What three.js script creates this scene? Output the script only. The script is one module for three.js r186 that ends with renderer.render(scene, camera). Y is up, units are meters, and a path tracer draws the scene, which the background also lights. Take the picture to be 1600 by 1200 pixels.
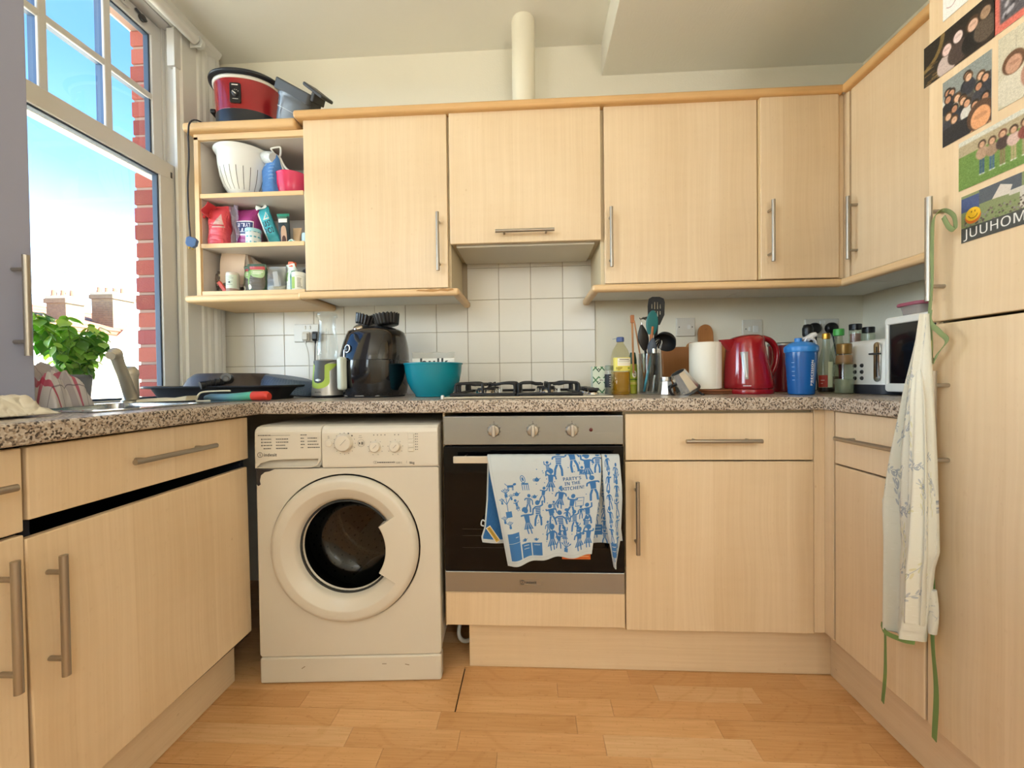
import * as THREE from 'three';
import { RoundedBoxGeometry } from 'three/addons/geometries/RoundedBoxGeometry.js';
import { mergeGeometries } from 'three/addons/utils/BufferGeometryUtils.js';
import { RectAreaLightUniformsLib } from 'three/addons/lights/RectAreaLightUniformsLib.js';

// ------------------------------------------------------------------ camera, sky, sun, exposure
const scene = new THREE.Scene();
const camera = new THREE.PerspectiveCamera(88.2, 4 / 3, 0.02, 200);
camera.rotation.set(-0.0135, 0.0501, -0.0122, 'YXZ');
camera.position.set(0.3049, 0.9959, 1.9059);

const renderer = new THREE.WebGLRenderer({ antialias: true });
renderer.toneMapping = THREE.LinearToneMapping;
renderer.toneMappingExposure = 1.54;
renderer.shadowMap.enabled = true;
RectAreaLightUniformsLib.init();

const SKY = 1.0;                       // brightness of the sky
const SUN = 34.0;                        // brightness of the sun on the houses outside
const FILL_LAMP = 1.4;                       // the two added fill lanterns
{ // clear summer sky: pale at the horizon, blue above
  const W = 256, H = 128, d = new Float32Array(W * H * 4);
  const stops = [[0, 12, 13.6, 15], [6, 8.4, 10, 11.8], [11, 3.4, 4.7, 6], [15, 0.9, 1.57, 2.5], [20, 0.41, 0.85, 1.65], [30, 0.22, 0.54, 1.2], [45, 0.15, 0.4, 0.95], [90, 0.11, 0.31, 0.75]];
  for (let j = 0; j < H; j++) {
    const el = (j + 0.5) / H * 180 - 90;
    let c = [0.42, 0.42, 0.38];
    if (el > 0) for (let k = 1; k < stops.length; k++) if (el <= stops[k][0]) {
      const t = (el - stops[k - 1][0]) / (stops[k][0] - stops[k - 1][0]);
      c = [1, 2, 3].map(i => stops[k - 1][i] * (1 - t) + stops[k][i] * t); break;
    }
    for (let i = 0; i < W; i++) { const o = (j * W + i) * 4; for (let q = 0; q < 3; q++) d[o + q] = c[q] * SKY; d[o + 3] = 1; }
  }
  const t = new THREE.DataTexture(d, W, H, THREE.RGBAFormat, THREE.FloatType);
  t.mapping = THREE.EquirectangularReflectionMapping; t.magFilter = t.minFilter = THREE.LinearFilter; t.needsUpdate = true;
  scene.background = t;
}
const sun = new THREE.DirectionalLight(new THREE.Color(1, 0.93, 0.8), SUN);
sun.position.set(9, 14, -10); sun.target.position.set(-10, 0, -8); sun.castShadow = true; sun.shadow.radius = 1; sun.shadow.mapSize.set(2048, 2048);
Object.assign(sun.shadow.camera, { left: -30, right: 30, top: 30, bottom: -30, near: 1, far: 90 });
scene.add(sun, sun.target);

// ------------------------------------------------------------------ helpers
let seed = 20240607;
const rnd = (a = 1, b) => { seed = (seed * 1664525 + 1013904223) >>> 0; const r = seed / 4294967296; return b === undefined ? r * a : a + r * (b - a); };
const V = (x, y, z) => new THREE.Vector3(x, y, z);
const PI = Math.PI;
const used = {};
const numbered = n => { const k = used[n] = (used[n] ?? -1) + 1; return k ? `${n}_${String(k).padStart(3, '0')}` : n; };
function shadows(o) { o.castShadow = o.receiveShadow = true; return o; }
function join(gs) {
  if (!Array.isArray(gs)) return gs;
  if (gs.length === 1) return gs[0];
  return mergeGeometries(gs.map(g => { const n = g.index ? g.toNonIndexed() : g; for (const k of Object.keys(n.attributes)) if (!['position', 'normal', 'uv'].includes(k)) n.deleteAttribute(k); n.morphAttributes = {}; return n; }));
}
function part(name, gs, m, parent, label) { const o = shadows(new THREE.Mesh(join(gs), m)); o.name = name; parent.add(o); if (label) o.userData.label = label; return o; }
function thing(name, label, category, p = [0, 0, 0], ry = 0, group) {
  const o = new THREE.Group(); o.name = numbered(name); o.position.set(...p); o.rotation.y = ry; o.userData = { label, category };
  if (group) o.userData.group = group; scene.add(o); return o;
}
function single(name, label, category, gs, m, p = [0, 0, 0], ry = 0, group) {
  const o = shadows(new THREE.Mesh(join(gs), m)); o.name = numbered(name); o.position.set(...p); o.rotation.y = ry; o.userData = { label, category };
  if (group) o.userData.group = group; scene.add(o); return o;
}
function struct(name) { const o = new THREE.Group(); o.name = name; o.userData.kind = 'structure'; scene.add(o); return o; }
// geometry ---------------------------------------------------------
const at = (g, x = 0, y = 0, z = 0, rx = 0, ry = 0, rz = 0) => { if (rx || ry || rz) g.applyMatrix4(new THREE.Matrix4().makeRotationFromEuler(new THREE.Euler(rx, ry, rz))); g.translate(x, y, z); return g; };
const rb = (w, h, d, r = 0.002, s = 2) => new RoundedBoxGeometry(w, h, d, s, Math.min(r, w / 2.01, h / 2.01, d / 2.01));
const bb = (x0, x1, y0, y1, z0, z1, r = 0.0015, s = 1) => at(rb(x1 - x0, y1 - y0, z1 - z0, r, s), (x0 + x1) / 2, (y0 + y1) / 2, (z0 + z1) / 2);
const box = (x0, x1, y0, y1, z0, z1) => at(new THREE.BoxGeometry(x1 - x0, y1 - y0, z1 - z0), (x0 + x1) / 2, (y0 + y1) / 2, (z0 + z1) / 2);
const cyl = (r0, r1, h, x = 0, y = 0, z = 0, s = 24, open = false) => at(new THREE.CylinderGeometry(r1, r0, h, s, 1, open), x, y + h / 2, z);
const lathe = (pts, s = 32, a0 = 0, a1 = PI * 2) => new THREE.LatheGeometry(pts.map(p => new THREE.Vector2(Math.max(p[0], 0.00001), p[1])), s, a0, a1);
const curve = (pts, closed = false, t = 0.5) => new THREE.CatmullRomCurve3(pts.map(p => p.isVector3 ? p : V(...p)), closed, 'catmullrom', t);
const tube = (pts, r, seg = 24, rad = 8, closed = false) => new THREE.TubeGeometry(curve(pts, closed), seg, r, rad, closed);
function rod(a, b, r, s = 12, r2 = r) { // capped bar between two points
  const A = V(...a), B = V(...b), d = B.clone().sub(A), L = d.length(), g = new THREE.CylinderGeometry(r2, r, L, s);
  g.applyQuaternion(new THREE.Quaternion().setFromUnitVectors(V(0, 1, 0), d.normalize())); const c = A.add(B).multiplyScalar(0.5); g.translate(c.x, c.y, c.z); return g;
}
function shape(pts) { const s = new THREE.Shape(); pts.forEach((p, i) => i ? s.lineTo(p[0], p[1]) : s.moveTo(p[0], p[1])); s.closePath(); return s; }
const ext = (s, depth, bevel = 0, seg = 2, cs = 12) => at(new THREE.ExtrudeGeometry(s instanceof THREE.Shape ? s : shape(s), { depth: depth - 2 * bevel, bevelEnabled: bevel > 0, bevelSize: bevel, bevelThickness: bevel, bevelOffset: -bevel, bevelSegments: seg, curveSegments: cs }), 0, 0, bevel);
function rrect(w, h, r, x = 0, y = 0) { const s = new THREE.Shape(), a = x - w / 2, b = y - h / 2; s.moveTo(a + r, b); s.lineTo(a + w - r, b); s.absarc(a + w - r, b + r, r, -PI / 2, 0); s.lineTo(a + w, b + h - r); s.absarc(a + w - r, b + h - r, r, 0, PI / 2); s.lineTo(a + r, b + h); s.absarc(a + r, b + h - r, r, PI / 2, PI); s.lineTo(a, b + r); s.absarc(a + r, b + r, r, PI, PI * 1.5); return s; }
function grid(nu, nv, f, us = 1, vs = 1) { // one-sided surface f(s,t)->[x,y,z]
  const p = [], uv = [], ix = [];
  for (let j = 0; j <= nv; j++) for (let i = 0; i <= nu; i++) { const q = f(i / nu, j / nv); p.push(q[0], q[1], q[2]); uv.push(i / nu * us, j / nv * vs); }
  for (let j = 0; j < nv; j++) for (let i = 0; i < nu; i++) { const a = j * (nu + 1) + i, b = a + 1, c = a + nu + 1, d = c + 1; ix.push(a, b, d, a, d, c); }
  const g = new THREE.BufferGeometry(); g.setAttribute('position', new THREE.Float32BufferAttribute(p, 3)); g.setAttribute('uv', new THREE.Float32BufferAttribute(uv, 2)); g.setIndex(ix); g.computeVertexNormals(); return g;
}
function sheet(nu, nv, f, th = 0.0016, us = 1, vs = 1) { // cloth or bag film with two sides and closed edges
  const top = grid(nu, nv, f, us, vs), P = top.attributes.position, N = top.attributes.normal, n = P.count;
  const p = [], uv = [], ix = [...top.index.array], U = top.attributes.uv;
  for (const sgn of [0.5, -0.5]) for (let i = 0; i < n; i++) { p.push(P.getX(i) + N.getX(i) * th * sgn, P.getY(i) + N.getY(i) * th * sgn, P.getZ(i) + N.getZ(i) * th * sgn); uv.push(U.getX(i), U.getY(i)); }
  for (let k = 0; k < top.index.count; k += 3) ix.push(top.index.array[k] + n, top.index.array[k + 2] + n, top.index.array[k + 1] + n);
  const rim = []; for (let i = 0; i <= nu; i++) rim.push(i); for (let j = 1; j <= nv; j++) rim.push(j * (nu + 1) + nu); for (let i = nu - 1; i >= 0; i--) rim.push(nv * (nu + 1) + i); for (let j = nv - 1; j > 0; j--) rim.push(j * (nu + 1));
  for (let k = 0; k < rim.length; k++) { const a = rim[k], b = rim[(k + 1) % rim.length]; ix.push(a, a + n, b + n, a, b + n, b); }
  const g = new THREE.BufferGeometry(); g.setAttribute('position', new THREE.Float32BufferAttribute(p, 3)); g.setAttribute('uv', new THREE.Float32BufferAttribute(uv, 2)); g.setIndex(ix); g.computeVertexNormals(); return g;
}
function loft(rings, cap = true, us = 1) { // rings: arrays of [x,y,z] of one length, closed round
  const p = [], uv = [], ix = [], m = rings[0].length;
  rings.forEach((r, j) => { for (let i = 0; i <= m; i++) { const q = r[i % m]; p.push(q[0], q[1], q[2]); uv.push(i / m * us, j / (rings.length - 1)); } });
  for (let j = 0; j < rings.length - 1; j++) for (let i = 0; i < m; i++) { const a = j * (m + 1) + i, b = a + 1, c = a + m + 1, d = c + 1; ix.push(a, b, d, a, d, c); }
  const g = new THREE.BufferGeometry(); g.setAttribute('position', new THREE.Float32BufferAttribute(p, 3)); g.setAttribute('uv', new THREE.Float32BufferAttribute(uv, 2)); g.setIndex(ix); g.computeVertexNormals();
  { const N = g.attributes.normal; for (let j = 0; j < rings.length; j++) { const a = j * (m + 1), b = a + m, v = V(N.getX(a) + N.getX(b), N.getY(a) + N.getY(b), N.getZ(a) + N.getZ(b)).normalize(); N.setXYZ(a, v.x, v.y, v.z); N.setXYZ(b, v.x, v.y, v.z); } }
  if (!cap) return g;
  const caps = [g.toNonIndexed()];
  for (const [r, flip] of [[rings[0], true], [rings[rings.length - 1], false]]) {
    const c = r.reduce((a, q) => [a[0] + q[0] / m, a[1] + q[1] / m, a[2] + q[2] / m], [0, 0, 0]), q = [], w = [];
    for (let i = 0; i < m; i++) { const A = r[i], B = r[(i + 1) % m]; for (const t of flip ? [c, B, A] : [c, A, B]) { q.push(...t); w.push(0.5, 0.5); } }
    const h = new THREE.BufferGeometry(); h.setAttribute('position', new THREE.Float32BufferAttribute(q, 3)); h.setAttribute('uv', new THREE.Float32BufferAttribute(w, 2)); h.computeVertexNormals(); caps.push(h);
  }
  return mergeGeometries(caps);
}
const oval = (rx, rz, y, n = 32, p = 2, cx = 0, cz = 0) => Array.from({ length: n }, (_, i) => { const a = -i / n * PI * 2, c = Math.cos(a), s = Math.sin(a); return [cx + rx * Math.sign(c) * Math.abs(c) ** (2 / p), y, cz + rz * Math.sign(s) * Math.abs(s) ** (2 / p)]; });
function uvBox(g, du = 0, dv = 0, turn = false) { // uv in metres from the face direction; turn lays the grain level
  const n = g.index ? g.toNonIndexed() : g, P = n.attributes.position, uv = new Float32Array(P.count * 2), a = V(), b = V(), c = V();
  for (let i = 0; i < P.count; i += 3) {
    a.fromBufferAttribute(P, i); b.fromBufferAttribute(P, i + 1); c.fromBufferAttribute(P, i + 2);
    const q = b.clone().sub(a).cross(c.clone().sub(a)), ax = Math.abs(q.x), ay = Math.abs(q.y), az = Math.abs(q.z);
    for (let k = 0; k < 3; k++) { const v = [a, b, c][k]; let u, w; if (az >= ax && az >= ay) { u = v.x; w = v.y; } else if (ax >= ay) { u = v.z; w = v.y; } else { u = v.x; w = v.z; } if (turn) [u, w] = [w, u]; uv[(i + k) * 2] = u + du; uv[(i + k) * 2 + 1] = w + dv; }
  }
  n.setAttribute('uv', new THREE.BufferAttribute(uv, 2)); return n;
}
const wood = (g, turn = false) => uvBox(g, rnd(3), rnd(3), turn);
// textures ---------------------------------------------------------
const hash = (x, y, s = 0) => { let h = (x * 374761393 + y * 668265263 + s * 2147483647) | 0; h = Math.imul(h ^ (h >>> 13), 1274126177); return ((h ^ (h >>> 16)) >>> 0) / 4294967296; };
function vn(x, y, px, py, s = 0) { // value noise that repeats after px, py cells
  const xi = Math.floor(x), yi = Math.floor(y), fx = x - xi, fy = y - yi, u = fx * fx * (3 - 2 * fx), v = fy * fy * (3 - 2 * fy);
  const w = (i, m) => ((i % m) + m) % m, h = (i, j) => hash(w(i, px), w(j, py), s);
  return (h(xi, yi) * (1 - u) + h(xi + 1, yi) * u) * (1 - v) + (h(xi, yi + 1) * (1 - u) + h(xi + 1, yi + 1) * u) * v;
}
function tex(w, h, fn, srgb = true) {
  const d = new Uint8Array(w * h * 4);
  for (let j = 0; j < h; j++) for (let i = 0; i < w; i++) { const c = fn(i / w, j / h, i, j), o = (j * w + i) * 4; d[o] = Math.max(0, Math.min(255, c[0])); d[o + 1] = Math.max(0, Math.min(255, c[1] ?? c[0])); d[o + 2] = Math.max(0, Math.min(255, c[2] ?? c[0])); d[o + 3] = 255; }
  const t = new THREE.DataTexture(d, w, h); t.wrapS = t.wrapT = THREE.RepeatWrapping; t.magFilter = THREE.LinearFilter; t.minFilter = THREE.LinearMipmapLinearFilter; t.generateMipmaps = true; t.anisotropy = 8; if (srgb) t.colorSpace = THREE.SRGBColorSpace; t.needsUpdate = true; return t;
}
function print(w, h, draw) { // flat print: a canvas
  const c = document.createElement('canvas'); c.width = w; c.height = h; const x = c.getContext('2d'); draw(x, w, h);
  const t = new THREE.CanvasTexture(c); t.colorSpace = THREE.SRGBColorSpace; t.anisotropy = 8; return t;
}
const scaled = (t, u, v = u) => { const c = t.clone(); c.repeat.set(u, v); c.needsUpdate = true; return c; };
const std = (color, roughness = 0.5, more = {}) => new THREE.MeshStandardMaterial({ color, roughness, ...more });
const phys = (color, roughness, more = {}) => new THREE.MeshPhysicalMaterial({ color, roughness, ...more });
const printed = (t, roughness = 0.5, more = {}) => new THREE.MeshStandardMaterial({ map: t, roughness, ...more });
const decal = (t, roughness = 0.5) => new THREE.MeshStandardMaterial({ map: t, roughness, transparent: true, polygonOffset: true, polygonOffsetFactor: -1 });
const plane = (w, h, x = 0, y = 0, z = 0, rx = 0, ry = 0, rz = 0) => at(new THREE.PlaneGeometry(w, h), x, y, z, rx, ry, rz);

const mapleTex = tex(1024, 1024, (u, v) => {
  const cuts = [0, 0.13, 0.24, 0.37, 0.5, 0.6, 0.74, 0.86, 1]; let k = 0; while (u >= cuts[k + 1]) k++;
  const tone = (hash(k, 3) - 0.5) * 7, e = Math.min(u - cuts[k], cuts[k + 1] - u) < 0.0012 ? -3 : 0;
  const wav = vn(u * 6, v * 5, 6, 5, 9) * 0.012;
  const g = (vn((u + wav) * 330, v * 5 + k * 7, 330, 5, 1) - 0.5) * 6 + (vn((u + wav) * 120, v * 3 + k, 120, 3, 2) - 0.5) * 4.5;
  const fl = vn(u * 260, v * 60, 260, 60, 5) > 0.92 ? -4 : 0;
  const curl = (vn(u * 14, v * 60, 14, 60, 6) - 0.5) * 2, blot = (vn(u * 5, v * 4, 5, 4, 7) - 0.5) * 9;
  let kn = 0; for (const [a, b] of [[0.3, 0.62], [0.67, 0.2], [0.91, 0.81]]) { const d = Math.hypot((u - a) * 1.5, v - b); if (d < 0.006) kn = -26 * (1 - d / 0.006); }
  const s = tone + e + g + fl + curl + blot + kn;
  return [231 + s * 0.8, 204 + s, 166 + s * 1.25];
});
const floorTex = tex(1024, 1024, (u, v) => {
  const w = vn(u * 3, v * 6, 3, 6, 1) * 0.35 + vn(u * 8, v * 14, 8, 14, 2) * 0.1;
  const ring = Math.sin((v * 9 + w * 10) * PI * 2), fine = (vn(u * 14, v * 420, 14, 420, 3) - 0.5) * 16, pore = vn(u * 120, v * 300, 120, 300, 4) > 0.88 ? -11 : 0;
  const cat = ring > 0.8 ? -6 * (ring - 0.8) / 0.2 : 0, blot = (vn(u * 4, v * 5, 4, 5, 5) - 0.5) * 12;
  const s = cat + fine + pore + blot; return [226 + s * 0.8, 179 + s, 127 + s * 1.15];
});
const speckTex = tex(1024, 1024, (u, v) => {
  const N = 150, x = u * N, y = v * N, xi = Math.floor(x), yi = Math.floor(y); let best = 9, id = 0;
  for (let j = -1; j <= 1; j++) for (let i = -1; i <= 1; i++) { const a = (xi + i + N) % N, b = (yi + j + N) % N, dx = xi + i + hash(a, b, 1) - x, dy = yi + j + hash(a, b, 2) - y, q = dx * dx + dy * dy; if (q < best) { best = q; id = hash(a, b, 3); } }
  const c = id < 0.36 ? [226, 216, 205] : id < 0.58 ? [196, 178, 160] : id < 0.74 ? [152, 138, 126] : id < 0.9 ? [86, 74, 66] : [240, 234, 226];
  const n = (vn(u * 300, v * 300, 300, 300, 8) - 0.5) * 16; return c.map(q => q + n);
});
const paintBump = tex(256, 256, (u, v) => [128 + (vn(u * 60, v * 60, 60, 60, 1) - 0.5) * 90 + (vn(u * 120, v * 120, 120, 120, 2) - 0.5) * 60], false);
const clothBump = tex(256, 256, (u, v) => [128 + 60 * Math.sin(u * PI * 128) * Math.sin(v * PI * 128) + (vn(u * 64, v * 64, 64, 64, 3) - 0.5) * 60], false);
const crumple = tex(512, 512, (u, v) => { let s = 0; for (const [f, a] of [[5, 1], [11, 0.5], [23, 0.3]]) s += Math.abs(vn(u * f, v * f, f, f, f) - 0.5) * a; return [s * 300]; }, false);
const brushed = tex(512, 512, (u, v) => [150 + (vn(u * 4, v * 400, 4, 400, 1) - 0.5) * 70], false);
const M = {
  maple: std('#ffffff', 0.36, { map: mapleTex }), mapleEdge: std('#e3c592', 0.5), cabInside: std('#d9c7a4', 0.7), cabWhite: std('#ece7dc', 0.6),
  worktop: std('#dcd6ce', 0.3, { map: scaled(speckTex, 1.9) }),
  paint: std('#f2ebd8', 0.85, { bumpMap: scaled(paintBump, 5), bumpScale: 0.0006 }), ceiling: std("#f4f0e4", 0.9, { bumpMap: scaled(paintBump, 4), bumpScale: 0.0006 }),
  gloss: std('#e9e6df', 0.35), tile: std('#e9e3d7', 0.3), grout: std('#b4a48c', 0.95),
  steel: std('#b5b5b3', 0.34, { metalness: 0.95, roughnessMap: brushed }), satin: std('#aaa296', 0.36, { metalness: 0.9 }), chrome: std('#d8d8d6', 0.12, { metalness: 1 }), iron: std('#17171a', 0.55), darkSteel: std('#5a5a5a', 0.4, { metalness: 0.8 }),
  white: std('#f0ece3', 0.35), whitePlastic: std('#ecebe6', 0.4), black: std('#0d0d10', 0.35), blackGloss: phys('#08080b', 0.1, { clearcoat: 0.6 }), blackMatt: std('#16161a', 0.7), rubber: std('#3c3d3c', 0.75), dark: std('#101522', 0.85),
  glass: phys('#ffffff', 0.02, { transmission: 1, thickness: 0, ior: 1.5 }), pane: phys('#f4fbfa', 0.01, { transmission: 1, thickness: 0, ior: 1.5 }), clear: phys('#f6f8f8', 0.06, { transmission: 1, thickness: 0, ior: 1.45 }),
  gold: std('#b98f3c', 0.3, { metalness: 0.9 }),
};

// ------------------------------------------------------------------ the room
const XL = -1.218, XR = 1.83, ZR = 3.5, HC = 2.565;
{ // floor: laminate strips on a dark underlay
  const f = struct('floor');
  part('underlay', box(XL - 0.1, XR + 0.1, -0.1, -0.009, -0.1, ZR + 0.1), M.dark, f);
  const tones = ['#ffffff', '#f9f0e4', '#fff8ee', '#f2e6d5', '#fdf3e7', '#f6ebdb'].map(c => std(c, 0.38, { map: floorTex }));
  const strip = 0.062, lens = [0.31, 0.4, 0.47, 0.55], bank = {};
  const plank = (L, k) => bank[L + '_' + k] ??= uvBox(bb(0, L - 0.0006, -0.009, 0, 0, strip - 0.0005, 0.0006), k * 0.37, k * 0.23);
  let row = 0;
  for (let z = 0.0001 - 0.002; z < 2.3; z += strip, row++) {
    let x = XL + 0.002 - rnd(0.25), gap = (row % 3 === 0) ? 0.0012 : 0; if (x < XL) x = XL;
    const seam = z > 0.5 && z < 0.72;
    while (x < XR - 0.01) {
      let L = lens[Math.floor(rnd(4))]; if (x === XL) L = [0.13, 0.22, 0.31, 0.4][row % 4];
      if (seam && x < 0.062 && x + L > -0.06) L = 0.062 - x;
      if (x + L > XR - 0.05) L = XR - x;
      L = Math.round(L * 1000) / 1000; const o = part('plank', plank(L, Math.floor(rnd(4))), tones[Math.floor(rnd(6))], f); o.position.set(x, 0, z + gap);
      if (gap) o.scale.z = (strip - gap) / strip;
      x += L; if (seam && Math.abs(x - 0.062) < 0.002) x += 0.0035;
    }
  }
  part('floor_boards', uvBox(box(XL, XR, -0.009, 0, 2.31, ZR)), tones[0], f).userData.kind = 'stuff';
}
{ // ceiling with a lowered part over the right-hand cupboards
  const c = struct('ceiling');
  part('ceiling_slab', box(XL - 0.25, XR + 0.15, HC, HC + 0.2, -0.15, ZR + 0.15), M.ceiling, c);
  part('soffit', bb(0.65, XR + 0.02, 2.417, HC + 0.02, -0.02, ZR, 0.004), M.ceiling, c);
}
{ // back wall: paint, tiles behind the worktop
  const w = struct('wall_back');
  part('plaster', uvBox(box(XL - 0.2, XR + 0.15, -0.1, HC + 0.1, -0.15, 0)), M.paint, w);
  const P = 0.152, Y0 = 1.3754, X0 = 0;
  part('grout_bed', [box(-1.216, 0.6085, 0.9, 1.3754, 0, 0.004)], M.grout, w);
  part('grout_bed', [box(-0.05, 0.6085, 1.3754, 1.83, 0, 0.004)], M.grout, w);
  const tileG = {}, tile = (a, b) => tileG[a + '_' + b] ??= at(rb(a, b, 0.006, 0.0014, 2), 0, 0, 0);
  for (let k = -8; k < 4; k++) for (let r = -3; r < 3; r++) {
    if (r >= 0 && (k < 0)) continue;
    const y0 = r === -3 ? 0.9225 : Y0 + r * P, y1 = Y0 + (r + 1) * P, h = Math.round((y1 - y0 - 0.002) * 1000) / 1000;
    const t = part('tile', tile(0.1498, h), M.tile, w);
    t.position.set(X0 + (k + 0.5) * P, (y0 + y1) / 2, 0.0046 + rnd(0.0005)); t.rotation.set(rnd(-0.002, 0.002), rnd(-0.002, 0.002), 0);
  }
}
const rightWall = struct('wall_right'); part('plaster', uvBox(box(XR, XR + 0.15, -0.1, HC + 0.1, -0.1, ZR + 0.1)), M.paint, rightWall);
const rearWall = struct('wall_rear'); part('plaster', uvBox(box(XL - 0.2, XR + 0.15, -0.1, HC + 0.1, ZR, ZR + 0.15)), M.paint, rearWall);
const OZ0 = 0.25, OZ1 = 1.13, OY0 = 0.84, OY1 = 2.53;
{ // window wall: plaster leaf, brick leaf, bricks of the reveal one by one
  const w = struct('wall_left');
  const leaf = (x0, x1, z0, z1, y0, y1) => { // outline in (z, y) with the window opening, from x1 back to x0
    const s = shape([[-0.15, -0.1], [ZR + 0.15, -0.1], [ZR + 0.15, HC + 0.15], [-0.15, HC + 0.15]]); const h = new THREE.Path(); h.moveTo(z0, y0); h.lineTo(z0, y1); h.lineTo(z1, y1); h.lineTo(z1, y0); h.closePath(); s.holes.push(h);
    const k = new THREE.Path(); k.moveTo(2.0, 0.95); k.lineTo(2.0, 2.4); k.lineTo(3.2, 2.4); k.lineTo(3.2, 0.95); k.closePath(); s.holes.push(k);
    return at(at(ext(s, x1 - x0), 0, 0, 0, 0, -PI / 2, 0), x1, 0, 0);
  };
  part('plaster', uvBox(leaf(-1.335, XL, OZ0 - 0.03, OZ1 + 0.03, OY0, OY1)), M.paint, w);
  const brickCol = [['#84382e', '#8d4236', '#78322a', '#94493a', '#803634']][0].map(c => std(c, 0.9, { bumpMap: scaled(paintBump, 9), bumpScale: 0.002 }));
  part('brick_leaf', uvBox(leaf(-1.422, -1.337, OZ0 - 0.014, OZ1 + 0.03, OY0, OY1)), std('#8f7468', 0.95), w);
  const bg = [uvBox(bb(-1.428, -1.338, 0, 0.064, 0, 0.215, 0.004, 2)), uvBox(bb(-1.428, -1.338, 0, 0.064, 0.105, 0.215, 0.004, 2))];
  for (let i = 0; i < 22; i++) { const b = part('brick', bg[i % 2], brickCol[Math.floor(rnd(5))], w); b.position.set(rnd(-0.002, 0.002), OY0 + 0.02 + i * 0.0765, OZ0 - 0.222 + rnd(-0.004, 0.003)); }
  // three cut tiles on the return beside the corner
  part('grout_bed', box(XL, XL + 0.004, 0.9, 1.3754, 0.006, 0.036), M.grout, w);
  for (const [a, b] of [[0.9225, 1.0704], [1.0724, 1.2224], [1.2244, 1.3744]]) part('tile', bb(XL + 0.002, XL + 0.008, a, b, 0.0075, 0.035, 0.0012), M.tile, w);
}
{ // sliding sash window
  const w = struct('window_1');
  const pv = std('#d6d3cf', 0.35), lo = -1.244, hi = -1.291;
  part('window_frame', bb(-1.335, -1.222, OY0, OY1, OZ0 - 0.028, OZ0, 0.002), pv, w); part('window_frame', bb(-1.335, -1.222, OY0, OY1, OZ1, OZ1 + 0.028, 0.002), pv, w);
  part('window_frame', bb(-1.335, -1.222, OY1 - 0.012, OY1 + 0.03, OZ0 - 0.028, OZ1 + 0.028, 0.002), pv, w); part('window_sill', bb(-1.46, -1.2, OY0 - 0.02, OY0 + 0.03, OZ0, OZ1, 0.003), pv, w);
  part('sash_stop', bb(-1.235, -1.2, 2.35, OY1 - 0.02, OZ0 - 0.01, OZ0 + 0.022, 0.002), pv, w);
  part('parting_bead', bb(-1.272, -1.264, 1.93, OY1 - 0.012, OZ0, OZ0 + 0.012, 0.001), pv, w);
  const sash = (name, x, y0, y1, st, top, bot, dep) => {
    const s = part(name, [bb(x - dep / 2, x + dep / 2, y1 - top, y1, OZ0 + 0.003, OZ1 - 0.003, 0.004, 2)], pv, w);
    part('rail', bb(x - dep / 2, x + dep / 2, y0, y0 + bot, OZ0 + 0.003, OZ1 - 0.003, 0.004, 2), pv, s);
    for (const [a, b] of [[OZ0 + 0.003, OZ0 + 0.003 + st], [OZ1 - 0.003 - st, OZ1 - 0.003]]) part('stile', bb(x - dep / 2 + 0.0005, x + dep / 2 - 0.0005, y0 + bot - 0.002, y1 - top + 0.002, a, b, 0.004, 2), pv, s);
    const sp = std('#39485c', 0.6), a = OZ0 + 0.003 + st, b = OZ1 - 0.003 - st, c = y0 + bot, d = y1 - top;
    for (const g of [bb(x - 0.011, x + 0.011, c, d, a, a + 0.007), bb(x - 0.011, x + 0.011, c, d, b - 0.007, b), bb(x - 0.0105, x + 0.0105, c, c + 0.007, a, b), bb(x - 0.0105, x + 0.0105, d - 0.007, d, a, b)]) part('glazing_spacer', g, sp, s);
    return s;
  };
  const L = sash('lower_sash', lo, 0.872, 1.931, 0.072, 0.068, 0.062, 0.038), U = sash('upper_sash', hi, 1.862, 2.515, 0.05, 0.058, 0.07, 0.04);
  part('pane', plane(0.84, 0.96, lo, 1.4, (OZ0 + OZ1) / 2, 0, PI / 2), M.pane, L);
  const zs = [0.303, 0.462, 0.487, 0.664, 0.689, 0.866, 0.891, 1.077], ys = [1.93, 2.186, 2.211, 2.46];
  for (const z of [0.4745, 0.6765, 0.8785]) part('glazing_bar', bb(hi + 0.005, hi + 0.017, 1.925, 2.465, z - 0.0125, z + 0.0125, 0.004, 2), pv, U);
  part('glazing_bar', bb(hi + 0.0045, hi + 0.016, 2.186, 2.211, 0.295, 1.085, 0.004, 2), pv, U); part('glazing_spacer', bb(hi - 0.02, hi + 0.005, 2.19, 2.207, 0.295, 1.085, 0.001), std('#4d627c', 0.5), U);  // outer side of the level bar, tinted as the sky colours it
  const sp2 = std('#41597a', 0.5);  // blue of the sky put into the colour of the upright bar sides
  for (const z of [0.4745, 0.6765, 0.8785]) part('glazing_spacer', bb(hi - 0.024, hi + 0.006, 1.93, 2.46, z - 0.0105, z + 0.0105, 0.001), sp2, U);
  for (let i = 0; i < 4; i++) for (let j = 0; j < 2; j++) part('pane', plane(zs[i * 2 + 1] - zs[i * 2], ys[j * 2 + 1] - ys[j * 2], hi, (ys[j * 2] + ys[j * 2 + 1]) / 2, (zs[i * 2] + zs[i * 2 + 1]) / 2, 0, PI / 2), M.pane, U);
  part('sash_fastener', [at(cyl(0.013, 0.013, 0.012, 0, 0, 0, 16), hi + 0.02, 2.485, 0.345, 0, 0, -PI / 2), rod([hi + 0.028, 2.485, 0.33], [hi + 0.028, 2.497, 0.375], 0.005)], M.darkSteel, U);
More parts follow.
